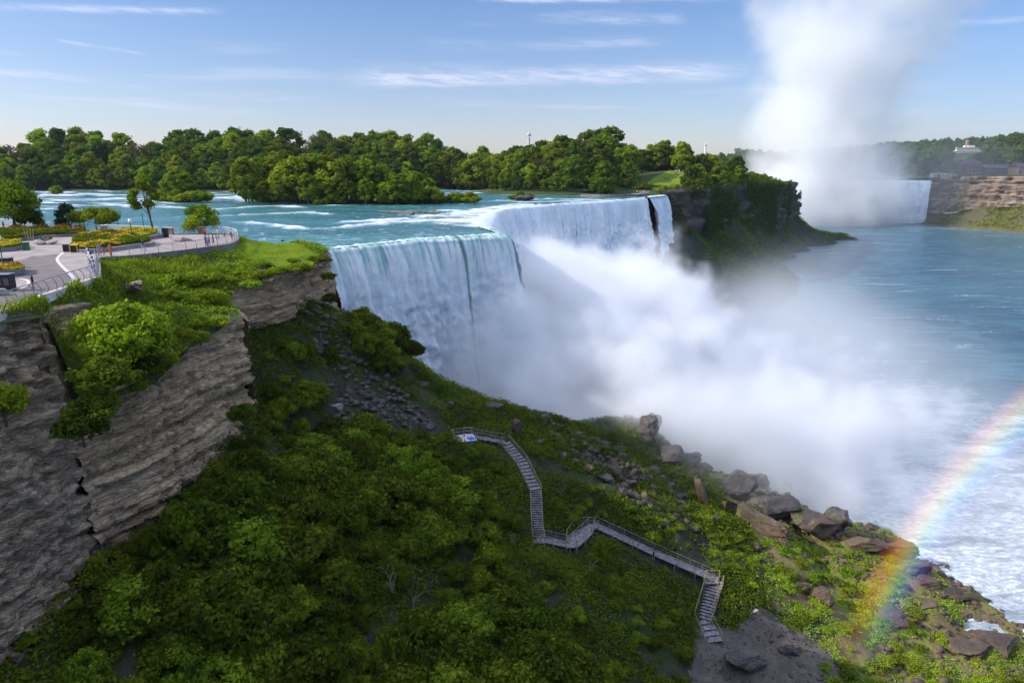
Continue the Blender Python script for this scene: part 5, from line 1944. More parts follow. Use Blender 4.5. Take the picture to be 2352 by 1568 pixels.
flower_bed(((-40, 622), (10, 620), (40, 620), (56, 624), (58, 630), (44, 634), (0, 637), (-40, 640)), 'rounded stone planter with red and yellow flowers around the nearest lamp', 0.7, 'leaf_mid', 1, 505, (('flower_y', 0.4, (0.5, 0.5)), ('flower_r', 0.35, (0.5, 0.4))), hgt=0.3)
strip('garden_wall', [P2(*p) for p in ((196, 583), (250, 578), (300, 571), (346, 566), (352, 561))], 0.5, 54.9, 55.55, M['stone'], 'low curved stone wall along the promenade side of the yellow bed', 'wall')
strip('garden_wall', [P2(*p) for p in ((318, 553), (345, 550), (372, 546), (378, 544))], 0.45, 54.9, 55.6, M['stone'], 'short stone wall between the bench and the tall bin', 'wall')


def bin_(px, py, w, h, lab, frame=None, body='black'):
    x, y, z = W(px, py, ZP)
    e = empty('litter_bin', (x, y, z), lab, 'bin', None, 0.2)
    MB().box((0, 0, h * .45), (w * .9, w * .9, h * .88), bev=.04).build('body', M[body], e)
    MB().box((0, 0, h * .94), (w, w, h * .1), bev=.03).build('lid', M[frame or 'black'], e)
    if frame:
        mb = MB()
        for sx in (-1, 1):
            for sy in (-1, 1):
                mb.box((sx * w * .5, sy * w * .5, h * .5), (.09, .09, h))
        mb.build('frame', M[frame], e)
bin_(155, 578, 0.85, 1.0, 'black square bin left of the yellow framed bin')
bin_(173, 579, 0.9, 1.05, 'dark bin in a yellow frame at the corner of the flower bed', 'yellow')
bin_(381, 545, 0.9, 1.5, 'tall dark bin with a flat lid by the short stone wall')
bin_(61, 575, 0.75, 1.1, 'green black bin next to the stone planter on the left', None, 'green_metal')
bin_(167, 541, 0.8, 1.1, 'dark bin in front of the long green bed')


def booth(px, py, w, d, h, lab):
    x, y, z = W(px, py, ZP)
    e = empty('news_cabinet', (x, y, z), lab, 'cabinet', None, 0.1)
    MB().box((0, 0, h * .5), (w, d, h), bev=.04).build('body', M['black'], e)
    MB().box((0, 0, h + .04), (w + .15, d + .15, .08), bev=.02).build('top', M['steel'], e)
    mb = MB()
    for i in range(3):
        mb.box((-w / 3 + i * w / 3, -d / 2 - .02, h * .6), (w * .24, .04, h * .45))
    mb.build('doors', M['roof_dark'], e)
booth(12, 616, 1.6, 0.8, 1.15, 'dark brown cabinet behind the rounded planter at the left edge')
booth(8, 668, 1.9, 0.9, 1.55, 'black box cabinet in front of the rounded planter at the left edge')

x, y, z = W(78, 668, ZP)
e = empty('striped_bollard', (x, y, z), 'black bollard with pale bands by the near curved railing', 'bollard')
MB().lathe([(.10, 0), (.10, 1.35), (.06, 1.42)], n=12).build('shaft', M['black'], e)
mb = MB()
for k in range(3):
    mb.lathe([(.104, .12 + k * .2), (.104, .19 + k * .2)], n=12)
mb.build('bands', M['kerb'], e)

x, y, z = W(326, 556, ZP)
e = empty('park_bench', (x, y, z), 'dark bench against the short stone wall behind the yellow bed', 'bench', None, -0.15)
MB().box((0, 0, .45), (1.8, .45, .06), bev=.02).build('seat', M['black'], e)
MB().box((0, .22, .75), (1.8, .05, .5), bev=.02).build('backrest', M['black'], e)
for sx in (-.75, .75):
    MB().box((sx, 0, .21), (.07, .42, .42)).build('leg', M['black'], e)

for k, (px, py, lab) in enumerate(((517, 560, 'coin viewer on a post, left of the two at the rounded end'), (531, 556, 'coin viewer on a post, right of the two at the rounded end'))):
    x, y, z = W(px, py, ZP)
    e = empty('coin_viewer', (x, y, z), lab, 'viewer', None, -0.8 + k * .5)
    MB().lathe([(.16, 0), (.16, .04), (.05, .08), (.05, 1.15), (.08, 1.2)], n=10).build('stand', M['steel'], e)
    MB().lathe([(.08, -.3), (.15, -.25), (.17, 0), (.15, .25), (.07, .3)], n=12).build('scope', M['steel'], e).location = (0, 0, 1.42)
    e.children[-1].rotation_euler = (math.pi / 2, 0, 0)


# ---- rocks ------------------------------------------------------------------
def rock_mesh(name, size, seed, sub=3, cuts=7, rough=0.12):
    bm = bmesh.new()
    bmesh.ops.create_icosphere(bm, subdivisions=sub, radius=1.0)
    r = random.Random(seed)
    pl = []
    for _ in range(cuts):
        n = Vector((r.gauss(0, 1), r.gauss(0, 1), r.gauss(0, .8))).normalized()
        pl.append((n, r.uniform(0.42, 0.78)))
    pl.append((Vector((0, 0, 1)), r.uniform(.6, .85)))
    for v in bm.verts:
        for n, d in pl:
            q = v.co.dot(n)
            if q > d:
                v.co -= n * (q - d) * 0.97
    C = np.array([v.co[:] for v in bm.verts])
    nn = fbm(C[:, 0] * 2.2 + seed, C[:, 1] * 2.2, C[:, 2] * 2.2, 4, seed) * rough
    for v, q in zip(bm.verts, nn):
        v.co *= 1 + q
        v.co.x *= size[0] / 2
        v.co.y *= size[1] / 2
        v.co.z *= size[2] / 2
    me = bpy.data.meshes.new(name)
    bm.to_mesh(me)
    bm.free()
    return me


def boulder(px, py, z, size, lab, mt='boulder', seed=1, rz=0.0, tilt=(0, 0), sink=0.25, name='boulder', sub=4, cuts=12, Y=None, group=None, cat='boulder', rough=.16):
    x, y, zz = W(px, py, z) if Y is None else WY(px, py, Y)
    if Y is None and z < 45 and y < 135:
        for _ in range(5):
            zz = zz * .4 + .6 * max(-.6, float(low_z(np.array([x]), np.array([y]))[0]))
            x, y, zz = W(px, py, zz)
    o = link(name, rock_mesh(name, size, seed, sub, cuts, rough), M[mt])
    o.location = (x, y, zz + size[2] * (.5 - sink))
    o.rotation_euler = (tilt[0], tilt[1], rz)
    return tag(o, lab, cat, group)


boulder(411, 554, 55, (4.6, 1.6, 0.9), 'long flat boulder lying on the open promenade', 'boulder_pale', 601, 0.05, sink=.12)
boulder(92, 562, 55, (2.2, 1.5, 1.0), 'left one of the rocks at the end of the green bed', 'boulder_pale', 602, sink=.15)
boulder(118, 561, 55, (3.0, 1.5, 1.0), 'flat right hand rock at the end of the green bed', 'boulder_pale', 603, sink=.15)
boulder(108, 553, 55, (2.4, 1.4, 1.2), 'dark rock behind the two rocks at the end of the green bed', 'boulder', 604, sink=.15)
boulder(5, 678, 55, (1.6, 1.2, 0.9), 'small rough boulder by the near curved railing at the left edge', 'boulder_pale', 605, sink=.1)
for k, (px, py, lab) in enumerate(((62, 553, 'leftmost'), (67, 554, 'second from the left'), (72, 553, 'third from the left'), (77, 554, 'rightmost'))):
    x, y, z = W(px, py, ZP)
    mb = MB().tube([(0, 0, 0), (-.12 + .08 * k, 0, 1.0), (-.3 + .16 * k, .1, 2.0)], [.06, .05, .035], 6)
    o = mb.build('garden_stake', M['wood_tan'])
    o.location = (x, y, z)
    tag(o, 'tan wooden stake in the shrubs by the planter, %s of four' % lab, 'stake')

# ================================================================== PEOPLE
def person_mesh(pose, seed):
    """one continuous body grown over a posed skeleton; materials: 0 skin 1 shirt 2 trousers 3 shoes"""
    J = dict(
        pelvis=((0, 0, .93), (.155, .115)), waist=((0, .0, 1.08), (.14, .10)), chest=((0, .01, 1.30), (.17, .115)), neck0=((0, .0, 1.46), (.075, .07)),
        neck=((0, -.01, 1.52), (.055, .055)), head=((0, -.02, 1.60), (.075, .085)), crown=((0, -.01, 1.69), (.078, .09)), top=((0, 0, 1.75), (.05, .055)))
    J = {k: [Vector(v[0]), v[1]] for k, v in J.items()}
    E_ = [('pelvis', 'waist'), ('waist', 'chest'), ('chest', 'neck0'), ('neck0', 'neck'), ('neck', 'head'), ('head', 'crown'), ('crown', 'top')]
    st = pose.get('stride', 0.1)
    for s, sg in (('l', 1), ('r', -1)):
        f = st * sg
        J['hip' + s] = [Vector((.095 * sg, 0, .88)), (.095, .10)]
        J['knee' + s] = [Vector((.10 * sg, -f * .75 - .02, .49)), (.062, .065)]
        J['ank' + s] = [Vector((.105 * sg, -f * 1.15 + abs(f) * .25, .09)), (.040, .045)]
        J['toe' + s] = [Vector((.125 * sg, -f * 1.15 + abs(f) * .25 - .18, .04)), (.042, .032)]
        E_ += [('pelvis', 'hip' + s), ('hip' + s, 'knee' + s), ('knee' + s, 'ank' + s), ('ank' + s, 'toe' + s)]
        a = pose.get('arm' + s, (.05, -.05, 0))
        J['sh' + s] = [Vector((.19 * sg, 0, 1.41)), (.062, .062)]
        el = Vector(((.24 + a[0]) * sg, a[1], 1.13 + a[2] * .4))
        wr = el + Vector(pose.get('fore' + s, (.0, -.10, -.23))) * Vector((sg, 1, 1)) if False else el + Vector((pose.get('fore' + s, (.0, -.10, -.23))[0] * sg, pose.get('fore' + s, (0, -.10, -.23))[1], pose.get('fore' + s, (0, -.1, -.23))[2]))
        J['el' + s] = [el, (.043, .043)]
        J['wr' + s] = [wr, (.027, .03)]
        d = (wr - el).normalized()
        J['palm' + s] = [wr + d * .08, (.022, .040)]
        E_ += [('chest', 'sh' + s), ('sh' + s, 'el' + s), ('el' + s, 'wr' + s), ('wr' + s, 'palm' + s)]
    names = list(J)
    me = bpy.data.meshes.new('body')
    me.from_pydata([J[n][0] for n in names], [(names.index(a), names.index(b)) for a, b in E_], [])
    o = bpy.data.objects.new('tmp', me)
    COL.objects.link(o)
    md = o.modifiers.new('skin', 'SKIN')
    sv = me.skin_vertices[0].data
    for i, n in enumerate(names):
        sv[i].radius = J[n][1]
        sv[i].use_root = (n == 'pelvis')
    ss = o.modifiers.new('sub', 'SUBSURF')
    ss.levels = ss.render_levels = 1
    dg = bpy.context.evaluated_depsgraph_get()
    dg.update()
    out = bpy.data.meshes.new_from_object(o.evaluated_get(dg))
    bpy.data.objects.remove(o)
    # fingers, nose and ears
    mb = MB()
    for s, sg in (('l', 1), ('r', -1)):
        p, w = J['palm' + s][0], J['wr' + s][0]
        d = (p - w).normalized()
        side = d.cross(Vector((0, 0, 1) if abs(d.z) < .9 else (1, 0, 0))).normalized()
        for k, L in enumerate((.062, .075, .08, .072, .058)[1:]):
            b = p + side * (k - 1.5) * .02
            mb.tube([b, b + d * L * .6, b + d * L + Vector((0, -.012, 0))], [.010, .009, .007], 5)
        mb.tube([w + d * .03 + side * -.025, w + d * .06 + side * -.055, w + d * .095 + side * -.06], [.012, .011, .008], 5)
    hd = J['head'][0]
    mb.tube([hd + Vector((0, -.08, .06)), hd + Vector((0, -.115, .02))], [.010, .016], 6)
    for sg in (-1, 1):
        mb.box(hd + Vector((sg * .082, 0, .03)), (.015, .03, .055))
    nb = len(out.vertices)
    V = [tuple(v.co) for v in out.vertices] + mb.v
    Fc = [tuple(p.vertices) for p in out.polygons] + [tuple(i + nb for i in f) for f in mb.f]
    fin = bpy.data.meshes.new('person')
    fin.from_pydata(V, [], Fc)
    shorts = pose.get('shorts', False)
    sleeve = pose.get('sleeve', 1)
    mi = []
    for f in Fc:
        c = Vector((0, 0, 0))
        for i in f:
            c += Vector(V[i])
        c /= len(f)
        arm = abs(c.x) > .20 and c.z > .75
        if c.z < .09: k = 3
        elif c.z < (0.50 if shorts else 0.0): k = 0
        elif c.z < .95 and not (abs(c.x) > .2 and c.z > .72): k = 2
        elif c.z < 1.475 and not arm: k = 1
        elif arm:
            el, wr, sh = J['el' + ('l' if c.x > 0 else 'r')][0], J['wr' + ('l' if c.x > 0 else 'r')][0], J['sh' + ('l' if c.x > 0 else 'r')][0]
            if (c - sh).length < .17 or (sleeve and (c - el).length < .30 and (c - wr).length > .06 and (c - wr).length < .5 and (c - J['palm' + ('l' if c.x > 0 else 'r')][0]).length > .09): k = 1
            else: k = 0
        else: k = 0
        mi.append(k)
    fin.polygons.foreach_set('material_index', mi)
    fin.shade_smooth()
    fin.update()
    # hair
    hb = bmesh.new()
    bmesh.ops.create_uvsphere(hb, u_segments=14, v_segments=8, radius=1.0)
    for v in hb.verts:
        z = v.co.z
        y = v.co.y
        v.co = Vector((v.co.x * .098, v.co.y * .108 + .012, v.co.z * .115 + 1.675))
        if z < -.1 and y < .25:
            v.co = Vector((v.co.x * .8, max(v.co.y, -.02), 1.665))
        elif z < -.1:
            v.co.z -= pose.get('hair', 0.02)
    hm = bpy.data.meshes.new('hair')
    hb.to_mesh(hm)
    hb.free()
    hm.shade_smooth()
    return fin, hm


POSES = [
    dict(stride=.04, armr=(.0, .0, 0), arml=(.02, -.02, 0)),
    dict(stride=.26, arml=(.0, .14, .02), forel=(0, .0, -.25), armr=(.0, -.16, .03), forer=(0, -.16, -.18)),
    dict(stride=.06, arml=(-.03, -.22, .12), forel=(-.06, -.22, .05), armr=(-.03, -.22, .12), forer=(-.06, -.22, .05), sleeve=1),
    dict(stride=.08, arml=(.0, -.12, .25), forel=(-.12, -.12, .30), armr=(.0, -.12, .25), forer=(-.12, -.12, .30), sleeve=0),
    dict(stride=.05, shorts=True, sleeve=0, arml=(.06, -.04, .02), armr=(.03, -.08, .02), forer=(-.08, -.2, -.05), hair=.10),
    dict(stride=.16, shorts=True, sleeve=0, hair=.04),
]
PM = [person_mesh(p, i) for i, p in enumerate(POSES)]
for b, h in PM:
    for m in ('skin', 'cloth_grey', 'cloth_navy', 'black'):
        b.materials.append(M[m])
    h.materials.append(M['hair'])


def person(px, py, pose, shirt, trous, rz, lab, z=ZP, s=1.0, group=None, xyz=None, hair=True):
    x, y, zz = xyz or W(px, py, z)
    b, h = PM[pose]
    o = bpy.data.objects.new('person', b)
    COL.objects.link(o)
    o.location = (x, y, zz)
    o.rotation_euler = (0, 0, rz)
    o.scale = (s, s, s)
    for i, mn in ((1, 'cloth_' + shirt), (2, 'cloth_' + trous)):
        o.material_slots[i].link = 'OBJECT'
        o.material_slots[i].material = M[mn]
    if hair:
        c = bpy.data.objects.new('hair', h)
        COL.objects.link(c)
        c.parent = o
    tag(o, lab, 'person', group)
    return o


person(330, 578, 1, 'navy', 'grey', -1.7, 'person in a dark blue jacket striding along the promenade alone')
person(472, 547, 0, 'red', 'blackc', 2.6, 'person in a red top by the river rail next to the round tree')
person(474, 567, 0, 'blue', 'navy', 1.2, 'person in a blue top standing left of the pair at the rim rail')
person(481, 567, 2, 'pink', 'blue', .6, 'person in a pale pink top beside the one in blue at the rim rail')
person(491, 565, 5, 'blackc', 'navy', -.9, 'person in black stepping along the rim rail')
person(498, 563, 0, 'blue', 'white', 2.2, 'person in a bright blue top right of the one in black')
person(502, 548, 2, 'pink', 'khaki', 2.9, 'person in a pink shirt by the back rail behind the group')
person(533, 550, 0, 'lilac', 'blackc', 2.4, 'person in pale grey blue at the very end of the promenade')
person(240, 590, 4, 'red', 'khaki', .3, 'small child in a red top at the rim rail corner', s=.72)
person(256, 591, 3, 'orange', 'orange', .1, 'person in an orange top and orange shorts at the rim rail')
person(230, 588, 0, 'grey', 'grey', .5, 'person in grey left of the small child in red')
person(204, 597, 2, 'lilac', 'grey', -.6, 'person in white cap like pale clothes farthest back in the corner group')
person(207, 606, 0, 'white', 'teal', -.9, 'person in a white top and teal trousers in the corner group')
person(212, 616, 2, 'white', 'teal', -1.0, 'person in a white shirt leaning on the rail mid group')
person(216, 626, 3, 'lilac', 'navy', -.9, 'person in lilac holding a camera up in the corner group')
person(219, 636, 2, 'lilac', 'lilac', -1.1, 'person in lilac nearest the camera end of the corner group')
person(38, 531, 0, 'navy', 'blackc', .5, 'dark dressed person behind the trunk of the large plaza tree')
person(10, 530, 1, 'blackc', 'grey', 1.5, 'person in black walking by the back rail at the left edge')
person(172, 541, 0, 'grey', 'blackc', 1.5, 'person in grey next to the dark bin before the long green bed')

# ================================================================== STAIRS AND BOARDWALK
PL = [Vector(p) for p in PATHLINE]


def frame(a, b):
    d = (b - a)
    L = math.hypot(d.x, d.y)
    t = Vector((d.x / L, d.y / L, 0))
    return t, Vector((t.y, -t.x, 0)), L


def handrails(e, o0, pts, w, mt, h=1.0, posts=True):
    for sg in (-1, 1):
        line = []
        for i, p in enumerate(pts):
            q = pts[min(i + 1, len(pts) - 1)] if i < len(pts) - 1 else p
            t, n, L = frame(p, q) if i < len(pts) - 1 else frame(pts[i - 1], p)
            line.append(p + n * sg * w / 2 - o0)
        mb = MB()
        mb.tube([q + Vector((0, 0, h)) for q in line], 0.042, 6)
        mb.tube([q + Vector((0, 0, h * .55)) for q in line], 0.025, 5)
        mb.build('handrail', mt, e)
        for a, b in zip(line[:-1], line[1:]):
            n_ = max(1, int((b - a).length / 1.8))
            for k in range(n_):
                q = a.lerp(b, k / n_)
                MB().box(q + Vector((0, 0, h * .5 - .15)), (.07, .07, h + .3)).build('rail_post', mt, e)


def staircase(pts, w, lab, lift=0.35, rail='wood_tan'):
    pts = [p + Vector((0, 0, lift)) for p in pts]
    o0 = pts[0].copy()
    e = empty('staircase', o0, lab, 'staircase')
    for a, b in zip(pts[:-1], pts[1:]):
        t, n, L = frame(a, b)
        k = max(3, int(abs(b.z - a.z) / 0.20))
        rz = math.atan2(t.y, t.x)
        for i in range(k):
            q = a.lerp(b, (i + .5) / k) - o0
            MB().box(q, (L / k * 1.12, w, .08), rz).build('tread', M['wood_grey'], e)
        mb = MB()
        for sg in (-1, 1):
            A = a + n * sg * w * .5 - o0
            B = b + n * sg * w * .5 - o0
            V = []
            for P_ in (A, B):
                for dz in (-.32, .05):
                    for dn in (-.04, .04):
                        V.append(P_ + Vector((0, 0, dz)) + n * dn)
            mb.add(V, [(0, 1, 3, 2), (4, 6, 7, 5), (0, 2, 6, 4), (1, 5, 7, 3), (0, 4, 5, 1), (2, 3, 7, 6)])
        mb.build('stringer', M[rail], e)
        for i in range(int(L / 2.5) + 1):
            q = a.lerp(b, i / max(1, int(L / 2.5))) - o0
            for sg in (-1, 1):
                MB().box(q + n * sg * w * .42 + Vector((0, 0, -1.0)), (.12, .12, 1.6)).build('support', M['wood_grey'], e)
    handrails(e, o0, pts, w, M[rail])
    return e


def boardwalk(pts, w, lab, lift=0.35, rail='wood_grey'):
    pts = [p + Vector((0, 0, lift)) for p in pts]
    o0 = pts[0].copy()
    e = empty('boardwalk', o0, lab, 'boardwalk')
    mb = MB()
    for a, b in zip(pts[:-1], pts[1:]):
        t, n, L = frame(a, b)
        k = max(2, int(L / .22))
        rz = math.atan2(t.y, t.x)
        for i in range(k):
            mb.box(a.lerp(b, (i + .5) / k) - o0, (L / k * .86, w, .07), rz)
    mb.build('deck', M['wood_grey'], e)
    for a, b in zip(pts[:-1], pts[1:]):
        t, n, L = frame(a, b)
        for i in range(int(L / 2.2) + 1):
            q = a.lerp(b, i / max(1, int(L / 2.2))) - o0
            for sg in (-1, 1):
                MB().box(q + n * sg * w * .42 + Vector((0, 0, -.85)), (.13, .13, 1.5)).build('support', M['wood_grey'], e)
    handrails(e, o0, pts, w, M[rail])
    return e


boardwalk(PL[0:2], 1.5, 'grey boardwalk between the blue covered hut and the head of the long stairs')
staircase(PL[1:5], 1.55, 'long steep wooden stairs with tan rails coming down the shaded slope')
boardwalk([PL[4] + Vector((0, 0, -.02)), PL[5]], 1.4, 'short level boardwalk at the foot of the long stairs')
boardwalk(PL[5:7], 1.4, 'short sloping boardwalk along the side of the bare deck')
boardwalk(PL[6:8], 1.35, 'long straight boardwalk leading right from the bare deck')
boardwalk([PL[7] + Vector((.1, -.1, -.02)), PL[8]], 1.5, 'lower end of the boardwalk down to the wide stairs')
staircase(PL[8:11], 2.3, 'wide lower wooden stairs down to the gravel landing')
# decks
def deck(pxs, z, lab, lift=.4):
    poly = [W(a, b, z)[:2] for a, b in pxs]
    c = np.mean(np.array(poly), axis=0)
    e = empty('viewing_deck', (float(c[0]), float(c[1]), z + lift), lab, 'deck')
    lp = [(float(a - c[0]), float(b - c[1])) for a, b in poly]
    MB().prism(lp, -.1, 0).build('deck', M['wood_grey'], e)
    for x, y in lp:
        MB().box((x * .95, y * .95, -.8), (.15, .15, 1.5)).build('support', M['wood_grey'], e)
    mb = MB()
    for (ax_, ay_), (bx, by) in zip(lp, lp[1:] + lp[:1]):
        mb.tube([(ax_, ay_, 1.0), (bx, by, 1.0)], .035, 6)
        mb.tube([(ax_, ay_, .5), (bx, by, .5)], .02, 6)
        n_ = max(1, int(math.hypot(bx - ax_, by - ay_) / 1.5))
        for k in range(n_):
            mb.box((ax_ + (bx - ax_) * k / n_, ay_ + (by - ay_) * k / n_, .5), (.07, .07, 1.0))
    mb.build('rail', M['wood_tan'], e)
deck(((1300, 1262), (1302, 1236), (1318, 1214), (1340, 1206), (1364, 1208), (1362, 1228), (1345, 1246), (1325, 1262)), 17.0, 'pale bare deck platform in the crook of the boardwalk', .35)
deck(((1224, 1236), (1250, 1236), (1252, 1252), (1224, 1252)), 17.0, 'small square landing at the foot of the long stairs', .37)
deck(((1618, 1330), (1652, 1330), (1650, 1345), (1616, 1345)), 11.0, 'small landing at the head of the wide lower stairs', .38)
x, y, z = W(1066, 1012, 25.8)
e = empty('stair_landing', (x, y, z), 'small pale landing with bits of blue tarpaulin at the upper end of the boardwalk', 'landing', None, .3)
MB().box((0, 0, .45), (3.4, 2.8, .12), bev=.03).build('floor', M['kerb'], e)
MB().box((0, 1.38, 1.0), (3.4, .06, .1)).box((-1.68, 0, 1.0), (.06, 2.8, .1)).box((0, 1.38, 1.5), (3.4, .06, .1)).box((-1.68, 0, 1.5), (.06, 2.8, .1)).build('railing', M['wood_tan'], e)
mb = MB().box((.9, -.7, .60), (.8, .9, .2), .3).box((.5, -1.44, .2), (1.2, .05, .5)).box((-1.9, -.9, .25), (.6, .8, .1), .3)
mb.build('tarpaulin', M['blue_tarp'], e)
for sx in (-1.5, 1.5):
    for sy in (-1.2, 1.2):
        MB().box((sx, sy, .8), (.1, .1, 1.5)).build('post', M['wood_tan'], e)

# ================================================================== BOULDERS ON THE SHORE AND SLOPE
boulder(1486, 1012, 18, (6.2, 4.5, 5.6), 'tall squarish boulder standing in the mist above the shore', seed=611, sink=.12, cuts=9)
boulder(1500, 985, 18, (3.4, 3.0, 4.0), 'smaller block behind the tall boulder in the mist', seed=612, sink=.0, Y=124)
boulder(1540, 1055, 14, (6, 5, 3.6), 'low dark boulder right of the tall boulder in the mist', seed=613)
boulder(1585, 1065, 12, (5, 4, 3.2), 'dark hunched boulder second right of the tall misty boulder', seed=614)
boulder(1620, 1085, 10, (4.5, 4, 2.6), 'dark boulder in the row before the high ridge boulder', seed=615)
boulder(1690, 1135, 8, (8.5, 6, 6.5), 'high sloping ridge boulder veiled by mist', seed=616, rz=.4, tilt=(0, .25), sink=.2)
boulder(1748, 1120, 7, (4.5, 4, 4.2), 'rounded block right behind the ridge boulder', seed=617, sink=.1)
boulder(1808, 1140, 4, (3.4, 3, 5.0), 'pointed rock standing in white water', seed=618, sink=.2, cuts=10)
boulder(1780, 1185, 6, (9, 7, 5.5), 'broad dark boulder below the ridge boulder', seed=619, sink=.2)
boulder(1862, 1215, 4, (11, 7, 5.8), 'largest flat topped boulder at the shore with a sunlit brown face', 'boulder_brown', seed=620, rz=.2, sink=.2, cuts=6)
boulder(1922, 1215, 2.5, (5, 5, 5.0), 'dark boulder leaning against the right side of the largest one', seed=621, sink=.15)
boulder(1730, 1215, 7, (12, 3.4, 4.6), 'long tilted brown slab below the ridge boulder', 'boulder_brown', seed=622, rz=-.75, tilt=(0, .15), sink=.25, cuts=5)
boulder(1610, 1160, 11, (1.6, 2.6, 8), 'thin pale slab standing on end among the rocks', 'boulder_brown', seed=623, rz=.3, tilt=(-.1, -.25), sink=.2, cuts=5)
boulder(1980, 1255, 1.5, (8, 5, 2.6), 'low mossy hump on the shore right of the dark leaning boulder', 'boulder_brown', seed=624)
boulder(2065, 1275, 1.5, (7, 5, 3.4), 'rounded brown boulder at the water where the rainbow meets the shore', 'boulder_brown', seed=625, sink=.2)
boulder(2105, 1310, 1, (6, 4.5, 2.6), 'wet brown rock right below the rainbow boulder', 'boulder_brown', seed=626)
boulder(2135, 1345, .6, (6, 4, 2.2), 'brown wet rock farther down the water edge', 'boulder_brown', seed=627)
boulder(2195, 1372, .4, (7, 4, 1.6), 'low brown rock washed by white water', 'boulder_brown', seed=628)
boulder(2130, 1392, .5, (5, 4, 1.8), 'flat brown rock left of the rock washed by white water', 'boulder_brown', seed=629)
boulder(2290, 1480, .3, (8, 6, 1.8), 'broad low rock shelf at the right bottom water edge', 'boulder_brown', seed=630)
boulder(2230, 1500, .3, (7, 5, 2.4), 'weedy hump inland of the rock shelf at the bottom right', 'boulder_brown', seed=660)
boulder(1918, 1025, 0, (3.4, 2.6, 4.2), 'dark rock out in the foaming river', seed=631, sink=.3, Y=None)
boulder(1912, 940, 0, (3.6, 2.6, 2.6), 'small dark rock farther out in the foaming river', seed=632, sink=.35)
boulder(1890, 1388, 4, (3.4, 2.8, 3.4), 'pointed orange brown rock in the mossy weeds', 'boulder_brown', seed=633, cuts=10, sink=.2)
boulder(1845, 1360, 5, (2.6, 2.2, 2.8), 'smaller orange brown rock left of the pointed one', 'boulder_brown', seed=634, cuts=9, sink=.2)
boulder(2045, 1435, 2, (6, 5, 3.4), 'mossy green hump below the foot of the rainbow', 'boulder_brown', seed=635)
boulder(1712, 1530, 6.6, (6.2, 4.2, 2.9), 'big flat grey boulder lying on the gravel landing', seed=636, rz=.35, sink=.2, cuts=6)
boulder(1812, 1500, 6, (3.4, 2.8, 2.0), 'second grey boulder on the gravel right of the big flat one', seed=637, rz=-.5, sink=.2)
boulder(1735, 1408, 8, (1.2, 1, .9), 'small pale square stone above the gravel landing', 'boulder_pale', seed=638)
boulder(775, 940, 31, (1.9, 1.5, 1.4), 'pale angular rock on the dark scree', 'boulder_pale', seed=639, cuts=9)
boulder(975, 890, 31, (2.6, 2, 1.8), 'grey rock at the upper right of the dark scree', seed=640)
boulder(1035, 935, 28, (2.2, 1.8, 1.4), 'grey rock under the slope crest above the blue hut', seed=641)
boulder(962, 812, 33.5, (2.6, 2.6, 4.2), 'dark rock knob on the crest against the mist', seed=642, sink=.15, cuts=9)
boulder(870, 752, 37, (3.0, 2.4, 2.2), 'dark rock on the crest nearer the falling water', seed=643)
boulder(1185, 1000, 24.5, (2.2, 1.8, 3.4), 'brown block standing beside the head of the long stairs', 'boulder_brown', seed=644, sink=.15, cuts=9)
boulder(1130, 940, 25.5, (5, 3, 1.6), 'flat ledge rock on the crest above the blue hut', seed=645)
boulder(305, 660, 52.8, (4.6, 2.2, 1.6), 'bare grey rock outcrop below the long grass', 'rock_block', seed=646, rz=-.5, sink=.45)
boulder(340, 720, 49.6, (5.5, 2.6, 2.0), 'bare grey rock outcrop right of the big bright bush', 'rock_block', seed=647, rz=-.6, sink=.45)
boulder(445, 715, 49.2, (5.0, 2.2, 1.8), 'bare grey rock outcrop near the corner of the long rock face', 'rock_block', seed=648, rz=-.6, sink=.45)
for k, (px, py, s) in enumerate(((1390, 1105, 3.4), (1430, 1135, 3.0), (1455, 1112, 2.2), (1480, 1100, 2.4), (1500, 1085, 3.2), (1350, 1080, 2.6), (1320, 1062, 2.2), (1540, 1120, 2.4), (1570, 1140, 2.0), (1290, 1050, 2.4), (1415, 1085, 2.0),
                               (1480, 1145, 2.6), (1640, 1190, 2.2), (1690, 1240, 2.0), (1740, 1260, 2.2), (1800, 1250, 2.4), (1520, 1100, 2.0), (1240, 1020, 2.4), (1265, 1000, 2.0))):
    boulder(px, py, 15, (s, s * .8, s * .55), 'brown rock among the tumbled rocks between the stairs and the shore', 'boulder_brown' if k % 3 else 'boulder', seed=700 + k, rz=k, sub=3, group='tumbled rocks between stairs and shore')


